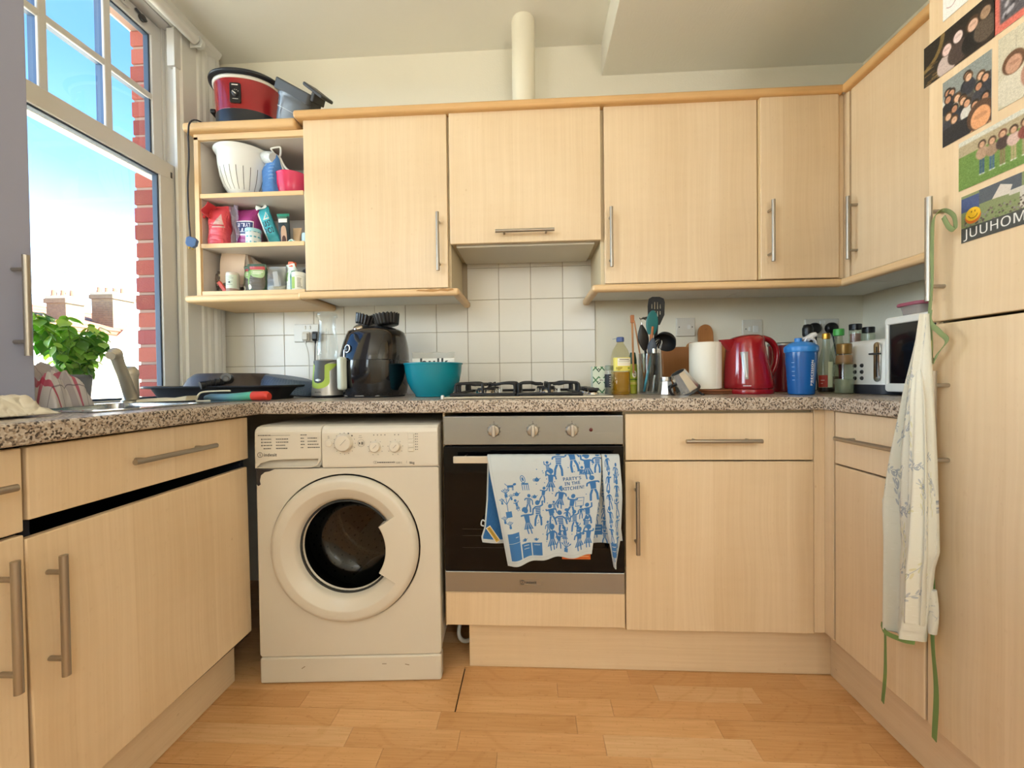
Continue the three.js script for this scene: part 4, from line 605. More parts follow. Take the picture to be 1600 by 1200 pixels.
{ // socket with two plugs
  const s = thing('wall_socket', 'white double socket on the tiles behind the blender', 'socket', [-0.795, 1.2315, 0.0082]);
  part('face_plate', at(rb(0.122, 0.086, 0.009, 0.003, 3), 0, 0, 0.0045), M.whitePlastic, s); for (const x of [-0.012, 0.012]) part('switch', at(rb(0.008, 0.018, 0.005, 0.002), x + 0.008, 0.026, 0.01, 0.15, 0, 0), M.white, s); part('mounting_gap', at(rb(0.125, 0.0885, 0.001, 0.0003), 0, -0.001, 0.0006), std('#a59a88', 0.9), s);
  const plug = (name, label, x, m, pts) => { const p = thing(name, label, 'plug', [x, 1.2135, 0.0176]); part('plug_body', [at(rb(0.037, 0.046, 0.014, 0.006, 3), 0, 0, 0.0075), at(rb(0.028, 0.034, 0.012, 0.006, 3), 0, -0.002, 0.019), rod([0, -0.022, 0.014], [0, -0.036, 0.014], 0.005, 10, 0.0035)], m, p); part('cord', tube(pts, 0.0021, 40, 8), m, p); return p; };
  plug('plug', 'white plug with a thin white cord in the double socket', -0.79, std('#ddd8cc', 0.45), [[0, -0.034, 0.014], [0.008, -0.06, 0.015], [0.016, -0.1, 0.016], [0.016, -0.16, 0.016], [0.018, -0.2, 0.02], [0.03, -0.27, 0.05], [0.08, -0.2813, 0.06]]);
  plug('plug', 'black plug with a black cord next to the white plug', -0.741, M.black, [[0, -0.034, 0.014], [-0.001, -0.08, 0.016], [-0.004, -0.18, 0.02], [-0.003, -0.26, 0.045], [0.03, -0.2812, 0.075], [0.09, -0.2812, 0.12], [0.14, -0.279, 0.14]]);
}
// a patch wrapped on a round body: r(y), half-width w(t) in radians
const wrap = (n, m, r, y0, y1, a0, w, off) => grid(n, m, (s, q) => { const y = y0 + (y1 - y0) * q, a = a0 + (s - 0.5) * 2 * w(q), R = r(y) + off; return [R * Math.sin(a), y, R * Math.cos(a)]; });
{
  const b = thing('blender', 'small bottle blender with a silver and lime base', 'blender', [-0.54, WT, 0.3], -0.12);
  const r = y => 0.064 - 0.013 * Math.pow(Math.max(0, y - 0.008) / 0.14, 1.1);
  part('base', lathe([[0, 0.008], [0.064, 0.008], ...Array.from({ length: 9 }, (_, i) => { const y = 0.008 + i / 8 * 0.138; return [r(y), y]; }), [0.047, 0.152], [0.042, 0.155], [0, 0.155]], 48), std('#b9b6b0', 0.32, { metalness: 0.55 }), b);
  part('foot_ring', lathe([[0, 0], [0.063, 0], [0.066, 0.004], [0.064, 0.009], [0, 0.009]], 40), M.black, b);
  const half = q => q < 0.3 ? 0.75 * Math.sqrt(1 - Math.pow(1 - q / 0.3, 2)) + 0.001 : 0.75 + (q > 0.7 ? (q - 0.7) * 2.2 : 0);
  part('lime_surround', wrap(24, 30, r, 0.036, 0.137, -0.05, half, 0.0008), std('#b3cf4f', 0.45), b);
  part('dark_insert', wrap(20, 30, r, 0.058, 0.15, -0.05, q => q < 0.22 ? 0.43 * Math.sqrt(1 - Math.pow(1 - q / 0.22, 2)) + 0.001 : q > 0.78 ? 0.43 + Math.pow((q - 0.78) / 0.22, 1.5) * 0.9 : 0.43, 0.0018), std('#4c4f4c', 0.5), b);
  part('printed_name', wrap(8, 2, r, 0.018, 0.027, -0.05, () => 0.3, 0.0006), decal(print(256, 64, x => { x.fillStyle = '#2a2a2a'; x.font = 'bold 50px sans-serif'; x.textAlign = 'center'; x.fillText('Breville', 128, 46); })), b);
  part('badge', wrap(8, 4, r, 0.066, 0.076, -0.05, q => 0.22 * Math.sin(Math.max(0.02, q) * PI * 0.98 + 0.02), 0.0024), std('#c9ccc8', 0.3, { metalness: 0.6 }), b);
  part('bottle', lathe([[0.0395, 0.156], [0.0395, 0.162], [0.0425, 0.17], [0.0425, 0.2], [0.036, 0.25], [0.033, 0.3], [0.0335, 0.325], [0.0405, 0.33], [0.0405, 0.344], [0.036, 0.347], [0, 0.347]], 40), M.clear, b);
  for (let k = 0; k < 4; k++) part('bottle_rib', at(rb(0.002, 0.1, 0.003, 0.001), 0.0365 * Math.sin(k * 1.57 + 0.5), 0.23, 0.0365 * Math.cos(k * 1.57 + 0.5)), M.clear, b);
}
{
  const a = thing('air_fryer', 'rounded black air fryer with a pale handle', 'air fryer', [-0.345, WT, 0.285], -0.2); a.scale.set(0.965, 1, 0.965);
  const O = (k, y, z = 0) => oval(0.136 * k, 0.132 * k, y, 56, 2.5, 0, z), bm = phys('#0b0b0f', 0.12, { clearcoat: 0.5 });
  const prof = y => 0.9 + 0.1 * Math.sin(Math.min(1, y / 0.13) * PI / 2) - (y > 0.13 ? Math.pow((y - 0.13) / 0.165, 2.2) * 0.27 : 0);
  part('drawer', loft([O(0.86, 0.006), O(0.9, 0.012), ...[0.03, 0.06, 0.09, 0.12, 0.147].map(y => O(prof(y), y))]), bm, a);
  part('housing', loft([...[0.149, 0.17, 0.2, 0.225, 0.25, 0.268].map(y => O(prof(y), y, -(y - 0.149) * 0.12)), O(0.64, 0.281, -0.018), O(0.5, 0.287, -0.02), O(0.2, 0.289, -0.02)]), bm, a);
  part('base_ring', loft([O(0.84, 0), O(0.86, 0.003), O(0.86, 0.008)]), M.blackMatt, a);
  for (const x of [-0.06, 0, 0.06]) part('vent', at(rb(0.042, 0.005, 0.012, 0.002), x, 0.007, 0.112 - Math.abs(x) * 0.25), M.satin, a);
  part('top_trim', at(loft([oval(0.066, 0.06, 0, 40), oval(0.07, 0.064, 0.004, 40), oval(0.06, 0.054, 0.009, 40)]), -0.012, 0.262, 0.05, 0.62, 0, 0), std('#a09a92', 0.3, { metalness: 0.8 }), a, 'silver panel round the timer');
  part('timer_dial', at(lathe([[0.021, 0], [0.02, 0.012], [0.017, 0.016], [0, 0.016]], 32), -0.03, 0.272, 0.067, 0.62, 0, 0), M.chrome, a);
  const fr = (x, y) => 0.132 * prof(y) * Math.pow(1 - Math.pow(Math.abs(x) / (0.136 * prof(y)), 2.5), 0.4) - Math.max(0, y - 0.149) * 0.12;
  const dial = part('temperature_ring', at(new THREE.TorusGeometry(0.0145, 0.0026, 10, 36), -0.047, 0.192, fr(-0.047, 0.192) + 0.003, -0.12, -0.3, 0), M.chrome, a); part('dial_face', at(lathe([[0.013, 0], [0.012, 0.005], [0, 0.006]], 28), -0.047, 0.192, fr(-0.047, 0.192) - 0.001, R90 - 0.12, -0.3, 0), M.black, dial);
  part('handle', [at(rb(0.034, 0.128, 0.03, 0.01, 4), -0.062, 0.096, 0.138, 0, -0.3, 0), rod([-0.058, 0.145, 0.1], [-0.062, 0.145, 0.138], 0.012, 12)], std('#cfd5c6', 0.4), a, 'pale mint handle');
  part('handle_stem', at(rb(0.005, 0.036, 0.004, 0.0015), -0.061, 0.171, fr(-0.06, 0.17) + 0.003, -0.08, -0.35, 0), M.chrome, a);
}
{ // two black ridged liners stacked on the air fryer
  const l = thing('silicone_liner', 'black ridged silicone liner lying folded on top of the air fryer', 'liner', [-0.342, WT + 0.29, 0.27]);
  const rib = (cx, w, h, d, rz, ry) => at(sheet(120, 12, (s, q) => { const a = s * PI * 2, k = 1 + 0.045 * Math.sin(a * 22), R = q; const y = q < 0.5 ? 0 : (q - 0.5) * 2 * h; const rr = q < 0.5 ? q * 2 * 0.82 : 0.82 + (q - 0.5) * 2 * 0.18; return [Math.cos(a) * w * rr * (q > 0.4 ? k : 1), y + (q > 0.9 ? 0.002 * Math.sin(a * 22) : 0), Math.sin(a) * d * rr * (q > 0.4 ? k : 1)]; }, 0.002), cx, 0.006, 0, 0, ry, rz);
  part('liner_half', rib(-0.045, 0.05, 0.04, 0.06, -0.28, 0.2), M.black, l); part('liner_half', rib(0.043, 0.054, 0.044, 0.06, 0.14, -0.1), M.black, l);
}
{
  const bl = single('mixing_bowl', 'large teal plastic mixing bowl beside the hob', 'bowl', lathe([[0, 0], [0.072, 0], [0.074, 0.004], [0.073, 0.007], [0.09, 0.03], [0.104, 0.06], [0.112, 0.1], [0.1145, 0.126], [0.118, 0.128], [0.1185, 0.133], [0.114, 0.134], [0.111, 0.128], [0.108, 0.1], [0.1, 0.062], [0.085, 0.032], [0.06, 0.012], [0, 0.01]], 64), std('#12899a', 0.22), [-0.092, WT, 0.32]);
  const g = thing('food_pouch', 'white zip pouch printed bulk standing in the teal bowl', 'pouch', [-0.094, WT + 0.012, 0.31]);
  const pf = (s, q) => [(s - 0.5) * (0.12 + 0.052 * Math.min(1, q * 1.3)), q * 0.142, 0.016 * Math.sin(s * PI) * (1 - q) + 0.002 * Math.sin(s * 9)];
  const gp = sheet(16, 16, pf, 0.004); part('pouch', gp, printed(print(512, 512, (x, w, h) => { x.fillStyle = '#efece2'; x.fillRect(0, 0, w, h); x.fillStyle = '#1d1d1d'; x.font = 'bold 168px sans-serif'; x.textAlign = 'center'; x.fillText('bulk', 262, 128); }), 0.45), g);
  part('zip_top', sheet(16, 6, (s, q) => [(s - 0.5) * (0.172 + 0.004 * q), 0.142 + q * 0.024 + 0.002 * Math.sin(s * 14), 0.002 * Math.sin(s * 9)], 0.002), phys('#dcd9cf', 0.3, { transmission: 0.5, thickness: 0 }), g);
}

// right of the hob ---------------------------------------------------
{
  const zz = print(256, 512, (x, w, h) => { x.fillStyle = '#dfe6cf'; x.fillRect(0, 0, w, h); x.lineWidth = 22; x.strokeStyle = '#2f6f3c'; for (const o of [-40, 190, 420]) { x.beginPath(); x.moveTo(-20, o + 130); x.lineTo(128, o); x.lineTo(276, o + 130); x.stroke(); x.beginPath(); x.moveTo(-20, o - 20); x.lineTo(128, o + 130); x.lineTo(276, o - 20); x.stroke(); } x.fillStyle = '#fff'; x.strokeStyle = '#1d2a20'; for (const o of [62, 292]) { x.save(); x.translate(128, o); x.rotate(PI / 4); x.fillStyle = '#1d2a20'; x.fillRect(-26, -26, 52, 52); x.fillStyle = '#e8eeda'; x.fillRect(-12, -12, 24, 24); x.restore(); } x.fillStyle = '#e6ecd9'; x.fillRect(120, 215, 136, 70); x.fillStyle = '#6a5a4a'; x.font = 'bold 52px sans-serif'; x.fillText('Mu', 146, 268); });
  const b = thing('tea_box', 'small carton with a green zigzag pattern at the right end of the hob', 'box', [0.574, WT, 0.27], 0.05);
  part('carton', bb(-0.024, 0.024, 0, 0.112, -0.02, 0.02, 0.001), std('#dfe6cf', 0.6), b); part('printed_front', plane(0.0475, 0.1115, 0, 0.056, 0.0204), printed(zz, 0.5), b);
  const m = thing('seasoning_jar', 'slim glass seasoning jar with a black label beside the oil bottle', 'jar', [0.617, WT, 0.3]);
  part('glass_body', lathe([[0, 0], [0.019, 0], [0.02, 0.003], [0.02, 0.092], [0.017, 0.098]], 28), M.clear, m); part('contents', lathe([[0, 0.002], [0.0175, 0.002], [0.0175, 0.075], [0, 0.076]], 24), std('#8c8a78', 0.9), m); part('cap', lathe([[0.0185, 0.096], [0.0185, 0.113], [0.017, 0.115], [0, 0.115]], 28), std('#9aa088', 0.4), m);
  part('label', wrap(20, 1, () => 0.0202, 0.028, 0.08, 0, () => 1.5, 0.0003), printed(print(256, 256, x => { x.fillStyle = '#222226'; x.fillRect(0, 0, 256, 256); x.strokeStyle = '#e4e0d4'; x.lineWidth = 7; x.translate(128, 128); x.rotate(-PI / 2); x.beginPath(); x.moveTo(-100, 10); for (let i = 0; i < 9; i++) x.quadraticCurveTo(-90 + i * 22, i % 2 ? 44 : -46, -80 + i * 22, i % 2 ? -4 : 14); x.stroke(); }), 0.5), m);
}
{
  const b = thing('oil_bottle', 'clear plastic bottle of golden cooking oil with a blue cap', 'bottle', [0.645, WT, 0.365], 0.1);
  const O = (r, y, p = 3.2) => oval(r, r, y, 40, p);
  part('bottle_body', loft([O(0.03, 0), O(0.0335, 0.004), O(0.0345, 0.02), O(0.0335, 0.05), O(0.0335, 0.09), O(0.0345, 0.1), O(0.0345, 0.14, 2.6), O(0.03, 0.168, 2.2), O(0.019, 0.188, 2), O(0.0125, 0.198, 2), O(0.0125, 0.206, 2)], false), phys('#f4f2df', 0.05, { transmission: 1, thickness: 0, ior: 1.4 }), b);
  part('oil', loft([O(0.0285, 0.002), O(0.032, 0.005), O(0.033, 0.02), O(0.032, 0.05), O(0.032, 0.088)]), phys('#dcb636', 0.08, { transmission: 0.75, thickness: 0, ior: 1.3 }), b);
  part('label', [grid(18, 1, (s, q) => { const ring = O(0.0348, 0.0); const k = 30 + (s - 0.5) * 15, i = Math.floor(k), f = k - i, A = ring[i % 40], B = ring[(i + 1) % 40]; return [A[0] + (B[0] - A[0]) * f, 0.092 + q * 0.05, A[2] + (B[2] - A[2]) * f]; })], printed(print(512, 400, x => { x.fillStyle = '#e2d25a'; x.fillRect(0, 0, 512, 400); x.fillStyle = '#f0ead6'; x.fillRect(150, 20, 300, 230); x.fillStyle = '#6a5a3a'; x.fillRect(200, 50, 170, 22); x.fillRect(180, 100, 240, 8); x.fillRect(180, 130, 200, 8); x.fillStyle = '#c58a3a'; x.fillRect(170, 190, 260, 8); x.fillStyle = '#b09a20'; for (let i = 0; i < 14; i++) { x.beginPath(); x.arc(110 + hash(i, 3) * 120, 300 + hash(i, 4) * 70, 24, 0, 7); x.fill(); } x.fillStyle = '#8a9a30'; x.fillRect(330, 290, 70, 60); }), 0.4), b);
  part('cap', lathe([[0.0135, 0.203], [0.0145, 0.206], [0.0145, 0.218], [0.0125, 0.221], [0, 0.221]], 28), std('#44588c', 0.4), b); part('cap_tether', at(rb(0.018, 0.002, 0.004, 0.0008), -0.022, 0.215, 0.004, 0, 0, 0.25), std('#8a95a8', 0.4), b);
  const s = thing('spray_can', 'narrow lime green spray can with a dark green cap', 'can', [0.717, WT, 0.265]);
  part('can', lathe([[0, 0], [0.0168, 0], [0.0175, 0.003], [0.0175, 0.116], [0.0155, 0.122], [0, 0.122]], 32), std('#b5be42', 0.4), s);
  part('label', wrap(20, 1, () => 0.0176, 0.03, 0.104, 0, () => 1.4, 0.0003), printed(print(256, 256, x => { x.fillStyle = '#a9bd2e'; x.fillRect(0, 0, 256, 256); x.fillStyle = '#f2efe0'; x.beginPath(); x.arc(140, 84, 50, 0, 7); x.fill(); x.fillStyle = '#33502a'; x.font = 'bold 70px sans-serif'; x.fillText('C', 116, 110); x.fillStyle = '#4d7a28'; x.fillRect(0, 150, 256, 16); x.fillStyle = '#d9d26a'; x.fillRect(40, 190, 160, 40); }), 0.4), s);
  part('cap', lathe([[0.0158, 0.12], [0.0158, 0.135], [0.011, 0.165], [0.0095, 0.168], [0, 0.168]], 28), std('#1f4a33', 0.4), s);
}
{ // glass jar of utensils
  const P = [0.766, WT, 0.325];
  const j = thing('utensil_jar', 'tall clear jar holding the cooking utensils', 'jar', P); const BK = std('#0b0b0d', 0.62);
  part('jar', lathe([[0, 0.001], [0.038, 0.001], [0.04, 0.004], [0.04, 0.158], [0.0385, 0.16], [0.037, 0.158], [0.037, 0.006], [0, 0.005]], 40), phys('#dfe0de', 0.08, { transmission: 1, thickness: 0, ior: 1.45 }), j);
  const U = (name, label, gs) => { const t = thing(name, label, 'utensil', P); for (const [n, g, m] of gs) part(n, g, m, t); return t; };
  const teal = std('#1f6c70', 0.5), wd = std('#a5663a', 0.6), wd2 = std('#bb8352', 0.6);
  // slotted spatula: blade tilted, with eight cut slots
  { const s = new THREE.Shape(); [[-0.015, 0], [-0.033, 0.03], [-0.034, 0.075], [-0.03, 0.104], [-0.016, 0.112], [0.012, 0.112], [0.028, 0.105], [0.033, 0.09], [0.031, 0.04], [0.013, 0]].forEach((p, i) => i ? s.lineTo(...p) : s.moveTo(...p)); s.closePath();
    for (const [x, y0, y1] of [[-0.0175, 0.064, 0.084], [-0.0065, 0.062, 0.092], [0.0045, 0.062, 0.092], [0.0155, 0.064, 0.084], [-0.0145, 0.04, 0.056], [-0.005, 0.032, 0.056], [0.0045, 0.032, 0.056], [0.0145, 0.04, 0.056]]) { const h = new THREE.Path(); h.moveTo(x - 0.0027, y0); h.lineTo(x - 0.0027, y1); h.lineTo(x + 0.0027, y1); h.lineTo(x + 0.0027, y0); h.closePath(); s.holes.push(h); }
    U('slotted_spatula', 'black slotted spatula standing tallest in the utensil jar', [['blade', at(ext(s, 0.003, 0.0006), 0.032, 0.272, -0.012, -0.06, 0, -0.02), BK], ['handle', [rod([0.032, 0.276, -0.0105], [0.022, 0.16, -0.004], 0.007, 10), rod([0.022, 0.16, -0.004], [0.006, 0.012, 0.008], 0.0055, 10)], BK]]); }
  { const sp = (t, w) => 0.004 + w * Math.pow(Math.sin(Math.min(1, t * 0.95 + 0.05) * PI), 0.55);
    const g = loft(Array.from({ length: 14 }, (_, i) => { const t = i / 13; return oval(sp(t, 0.022), 0.0035 + 0.002 * (1 - t), t * 0.094, 24, 3); }));
    U('silicone_spatula', 'teal silicone spatula with a curved wooden handle', [['head', at(g, 0.004, 0.232, 0.014, 0, 0.3, -0.1), teal], ['handle', tube([[0.008, 0.262, 0.014], [0.004, 0.225, 0.016], [0.002, 0.19, 0.018], [-0.006, 0.15, 0.02], [-0.014, 0.1, 0.014], [-0.02, 0.012, 0.0]], 0.0068, 30, 10), wd]]); }
  const bowlG = (w, l, d) => loft([...Array.from({ length: 10 }, (_, i) => { const t = i / 9; return oval(0.003 + w * Math.sin(Math.min(0.98, t * 0.9 + 0.08) * PI), 0.004 + d * Math.sin(t * PI), t * l, 24); })]);
  U('solid_spoon', 'black plastic spoon leaning left in the utensil jar', [['spoon_bowl', at(bowlG(0.022, 0.1, 0.006), -0.018, 0.172, 0.006, 0, 0.4, 0.16), std('#23211f', 0.45)], ['handle', rod([-0.018, 0.18, 0.006], [0.01, 0.012, -0.01], 0.005, 10), BK]]);
  U('ladle', 'black ladle hanging out over the right rim of the utensil jar', [['ladle_bowl', at(lathe([[0, 0], [0.02, 0.003], [0.034, 0.014], [0.041, 0.034], [0.043, 0.035], [0.036, 0.013], [0.021, 0.0005], [0, -0.003]], 36), 0.072, 0.222, 0.0, -0.5, 0.3, 2.55), BK], ['handle', tube([[0.042, 0.2, 0.002], [0.034, 0.22, 0.002], [0.026, 0.2, 0.002], [0.018, 0.12, -0.004], [0.0, 0.012, -0.016]], 0.0048, 24, 8), BK]]);
  U('wooden_tongs', 'pair of pale wooden tongs leaning left behind the spray can', [['arm', at(rb(0.008, 0.23, 0.004, 0.002), -0.056, 0.198, -0.03, 0, 0, 0.02), wd2], ['arm', at(rb(0.006, 0.26, 0.004, 0.002), -0.03, 0.165, -0.026, 0, 0, 0.16), wd2], ['tip', at(rb(0.015, 0.032, 0.01, 0.003), -0.057, 0.3, -0.03, 0, 0, 0.02), wd]]);
  U('serving_fork', 'steel serving fork with bent tines at the back of the utensil jar', [['shaft', tube([[0.005, 0.012, -0.012], [-0.012, 0.18, -0.012], [-0.022, 0.26, -0.012], [-0.028, 0.296, -0.012], [-0.034, 0.3, -0.008]], 0.0022, 24, 8), M.chrome], ['tines', [0, 1, 2, 3].map(i => tube([[-0.03, 0.294 + i * 0.001, -0.013], [-0.02 + i * 0.004, 0.3 + (i % 2) * 0.004, -0.018], [-0.006 + i * 0.002, 0.294 + i * 0.004, -0.022]], 0.0018, 10, 6)), M.steel]]);
  U('turquoise_spoon', 'turquoise spoon with a grey head at the front of the utensil jar', [['head', at(bowlG(0.015, 0.07, 0.004), 0.0, 0.148, 0.024, 0, 0, -0.12), std('#3d4756', 0.4)], ['handle', tube([[0.001, 0.156, 0.024], [-0.008, 0.11, 0.028], [-0.02, 0.06, 0.03], [-0.026, 0.012, 0.02]], 0.0052, 20, 10), std('#3f93a8', 0.4)]]);
  { const h = new THREE.Path(); h.absellipse(0, 0.03, 0.0045, 0.0105, 0, PI * 2, true); const s = rrect(0.024, 0.088, 0.011, 0, 0.044); s.holes.push(h);
    U('peeler', 'dark handled tool with an oval hole, steel shaft down in the utensil jar', [['handle', at(ext(s, 0.01, 0.003), 0.012, 0.072, 0.025, 0, 0, 0.03), std('#2b2d30', 0.5)], ['ferrule', rod([0.0095, 0.158, 0.03], [0.009, 0.176, 0.03], 0.0075, 14), M.chrome], ['shaft', rod([0.012, 0.075, 0.03], [0.004, 0.008, 0.026], 0.006, 12), M.chrome]]); }
  U('whisk', 'thin steel wire whisk at the right of the utensil jar', [['wires', [0, 1, 2].map(i => { const c = Math.cos(i * 1.05), q = Math.sin(i * 1.05); return tube([[0.024, 0.13, 0.012], [0.024 + 0.017 * c, 0.18, 0.012 + 0.017 * q], [0.034 + 0.012 * c, 0.205, 0.012 + 0.012 * q], [0.036, 0.212, 0.012], [0.034 - 0.012 * c, 0.205, 0.012 - 0.012 * q], [0.024 - 0.017 * c, 0.18, 0.012 - 0.017 * q], [0.024, 0.13, 0.012]], 0.0009, 40, 5); }), M.chrome], ['handle', rod([0.024, 0.134, 0.012], [0.022, 0.012, 0.01], 0.005, 12), M.steel]]);
}
{ // moka pot lying in two pieces
  const al = std('#c9c8c4', 0.18, { metalness: 0.95 }), oct = (r, y, p) => Array.from({ length: 8 }, (_, i) => { const a = -(i + 0.5) / 8 * PI * 2; return [r * Math.cos(a), y, r * Math.sin(a)]; });
  const flatS = g => { const n = g.index ? g.toNonIndexed() : g; n.computeVertexNormals(); return n; };
  const m = thing('moka_pot', 'faceted aluminium moka pot tipped over in front of the kitchen roll', 'coffee pot', [0.868, WT + 0.0295, 0.43]); m.rotation.set(0, 0.15, 0.56);
  part('upper_chamber', flatS(loft([oct(0.041, -0.014), oct(0.041, -0.01), oct(0.0285, 0.054), oct(0.0275, 0.062), oct(0.026, 0.062), oct(0.027, 0.052), oct(0.036, -0.01)])), al, m); part('collar', lathe([[0.0415, -0.022], [0.043, -0.02], [0.043, -0.0135], [0.03, -0.013], [0.0, -0.013]], 36), std('#4b4a4a', 0.4, { metalness: 0.7 }), m);
  part('handle', tube([[-0.032, 0.03, 0.006], [-0.05, 0.034, 0.008], [-0.062, 0.03, 0.01], [-0.064, 0.012, 0.01], [-0.055, -0.01, 0.01]], 0.0052, 30, 8), M.black, m); part('lid_knob', [rod([0.012, -0.02, 0.03], [0.02, -0.045, 0.034], 0.004, 10), at(new THREE.SphereGeometry(0.006, 12, 10), 0.021, -0.046, 0.034)], M.black, m);
  const b = thing('moka_boiler', 'lower chamber of the moka pot standing by the black handle', 'coffee pot', [0.803, WT, 0.405], 0.3);
  part('boiler', flatS(loft([oct(0.03, 0), oct(0.031, 0.003), oct(0.0225, 0.05), oct(0.021, 0.052)])), al, b); part('thread', lathe([[0.019, 0.05], [0.0195, 0.066], [0.018, 0.067], [0.0175, 0.052]], 30), M.steel, b);
}
{
  const bw = (g) => uvBox(g, rnd(2), rnd(2));
  const oak = std('#a87a4c', 0.6, { map: mapleTex }), oak2 = std('#c69a68', 0.6, { map: mapleTex });
  const c1 = single('chopping_board', 'dark oak chopping board leaning on the wall, half behind the kitchen roll', 'chopping board', bw(bb(-0.062, 0.062, 0, 0.202, -0.009, 0.009, 0.004, 3)), oak, [0.96, WT + 0.0015, 0.082]); c1.rotation.x = -0.12;
  const s = rrect(0.175, 0.222, 0.02, 0, 0.111); const hs = new THREE.Shape(); hs.moveTo(-0.034, 0.2); hs.lineTo(-0.033, 0.262); hs.quadraticCurveTo(-0.03, 0.304, 0, 0.305); hs.quadraticCurveTo(0.03, 0.304, 0.033, 0.262); hs.lineTo(0.034, 0.2); hs.closePath(); hs.holes.push(circ(0.002, 0.28, 0.004));
  const c2 = thing('chopping_board', 'paddle chopping board with a round-ended handle rising behind the kitchen roll', 'chopping board', [1.105, WT + 0.0015, 0.055]); c2.rotation.x = -0.1;
  part('board', bw(ext(s, 0.016, 0.003, 3)), oak2, c2); part('handle', bw(ext(hs, 0.0155, 0.003, 3)), std('#bd8a55', 0.6, { map: mapleTex }), c2); part('hanging_hole', at(cyl(0.0045, 0.0045, 0.0165, 0, 0, 0, 14, true), 0.002, 0.28, 0, R90, 0, 0), std('#5a3d22', 0.8), c2);
  const r = thing('kitchen_roll', 'white kitchen roll standing on two round wooden boards', 'kitchen roll', [0.973, WT + 0.019, 0.335]);
  part('paper', lathe([[0.02, 0], [0.053, 0], [0.0545, 0.002], [0.0545, 0.176], [0.053, 0.178], [0.02, 0.178], [0.02, 0]], 48), std('#efe9da', 0.95, { bumpMap: scaled(clothBump, 8, 3), bumpScale: 0.0006 }), r);
  part('loose_sheet', sheet(14, 8, (s2, q) => { const a = 1.9 - s2 * 1.5; const k = s2 < 0.5 ? 0 : (s2 - 0.5) * 0.012; return [0.0555 * Math.sin(a) + (s2 > 0 ? (1 - s2) * 0.008 : 0) + k * 0, 0.001 + q * 0.175 + 0.002 * s2, 0.0555 * Math.cos(a)]; }, 0.001), std('#f3eee2', 0.95), r);
  const bd = std('#7c4a2b', 0.5); const disc = (y) => lathe([[0, 0], [0.076, 0], [0.0785, 0.003], [0.0785, 0.006], [0.076, 0.0088], [0, 0.0088]], 48);
  single('round_board', 'lower of the two round wooden boards under the kitchen roll', 'board', disc(), bd, [1.006, WT, 0.325]); single('round_board', 'upper of the two round wooden boards under the kitchen roll', 'board', disc(), std('#87522f', 0.5), [1.004, WT + 0.0092, 0.327]);
}
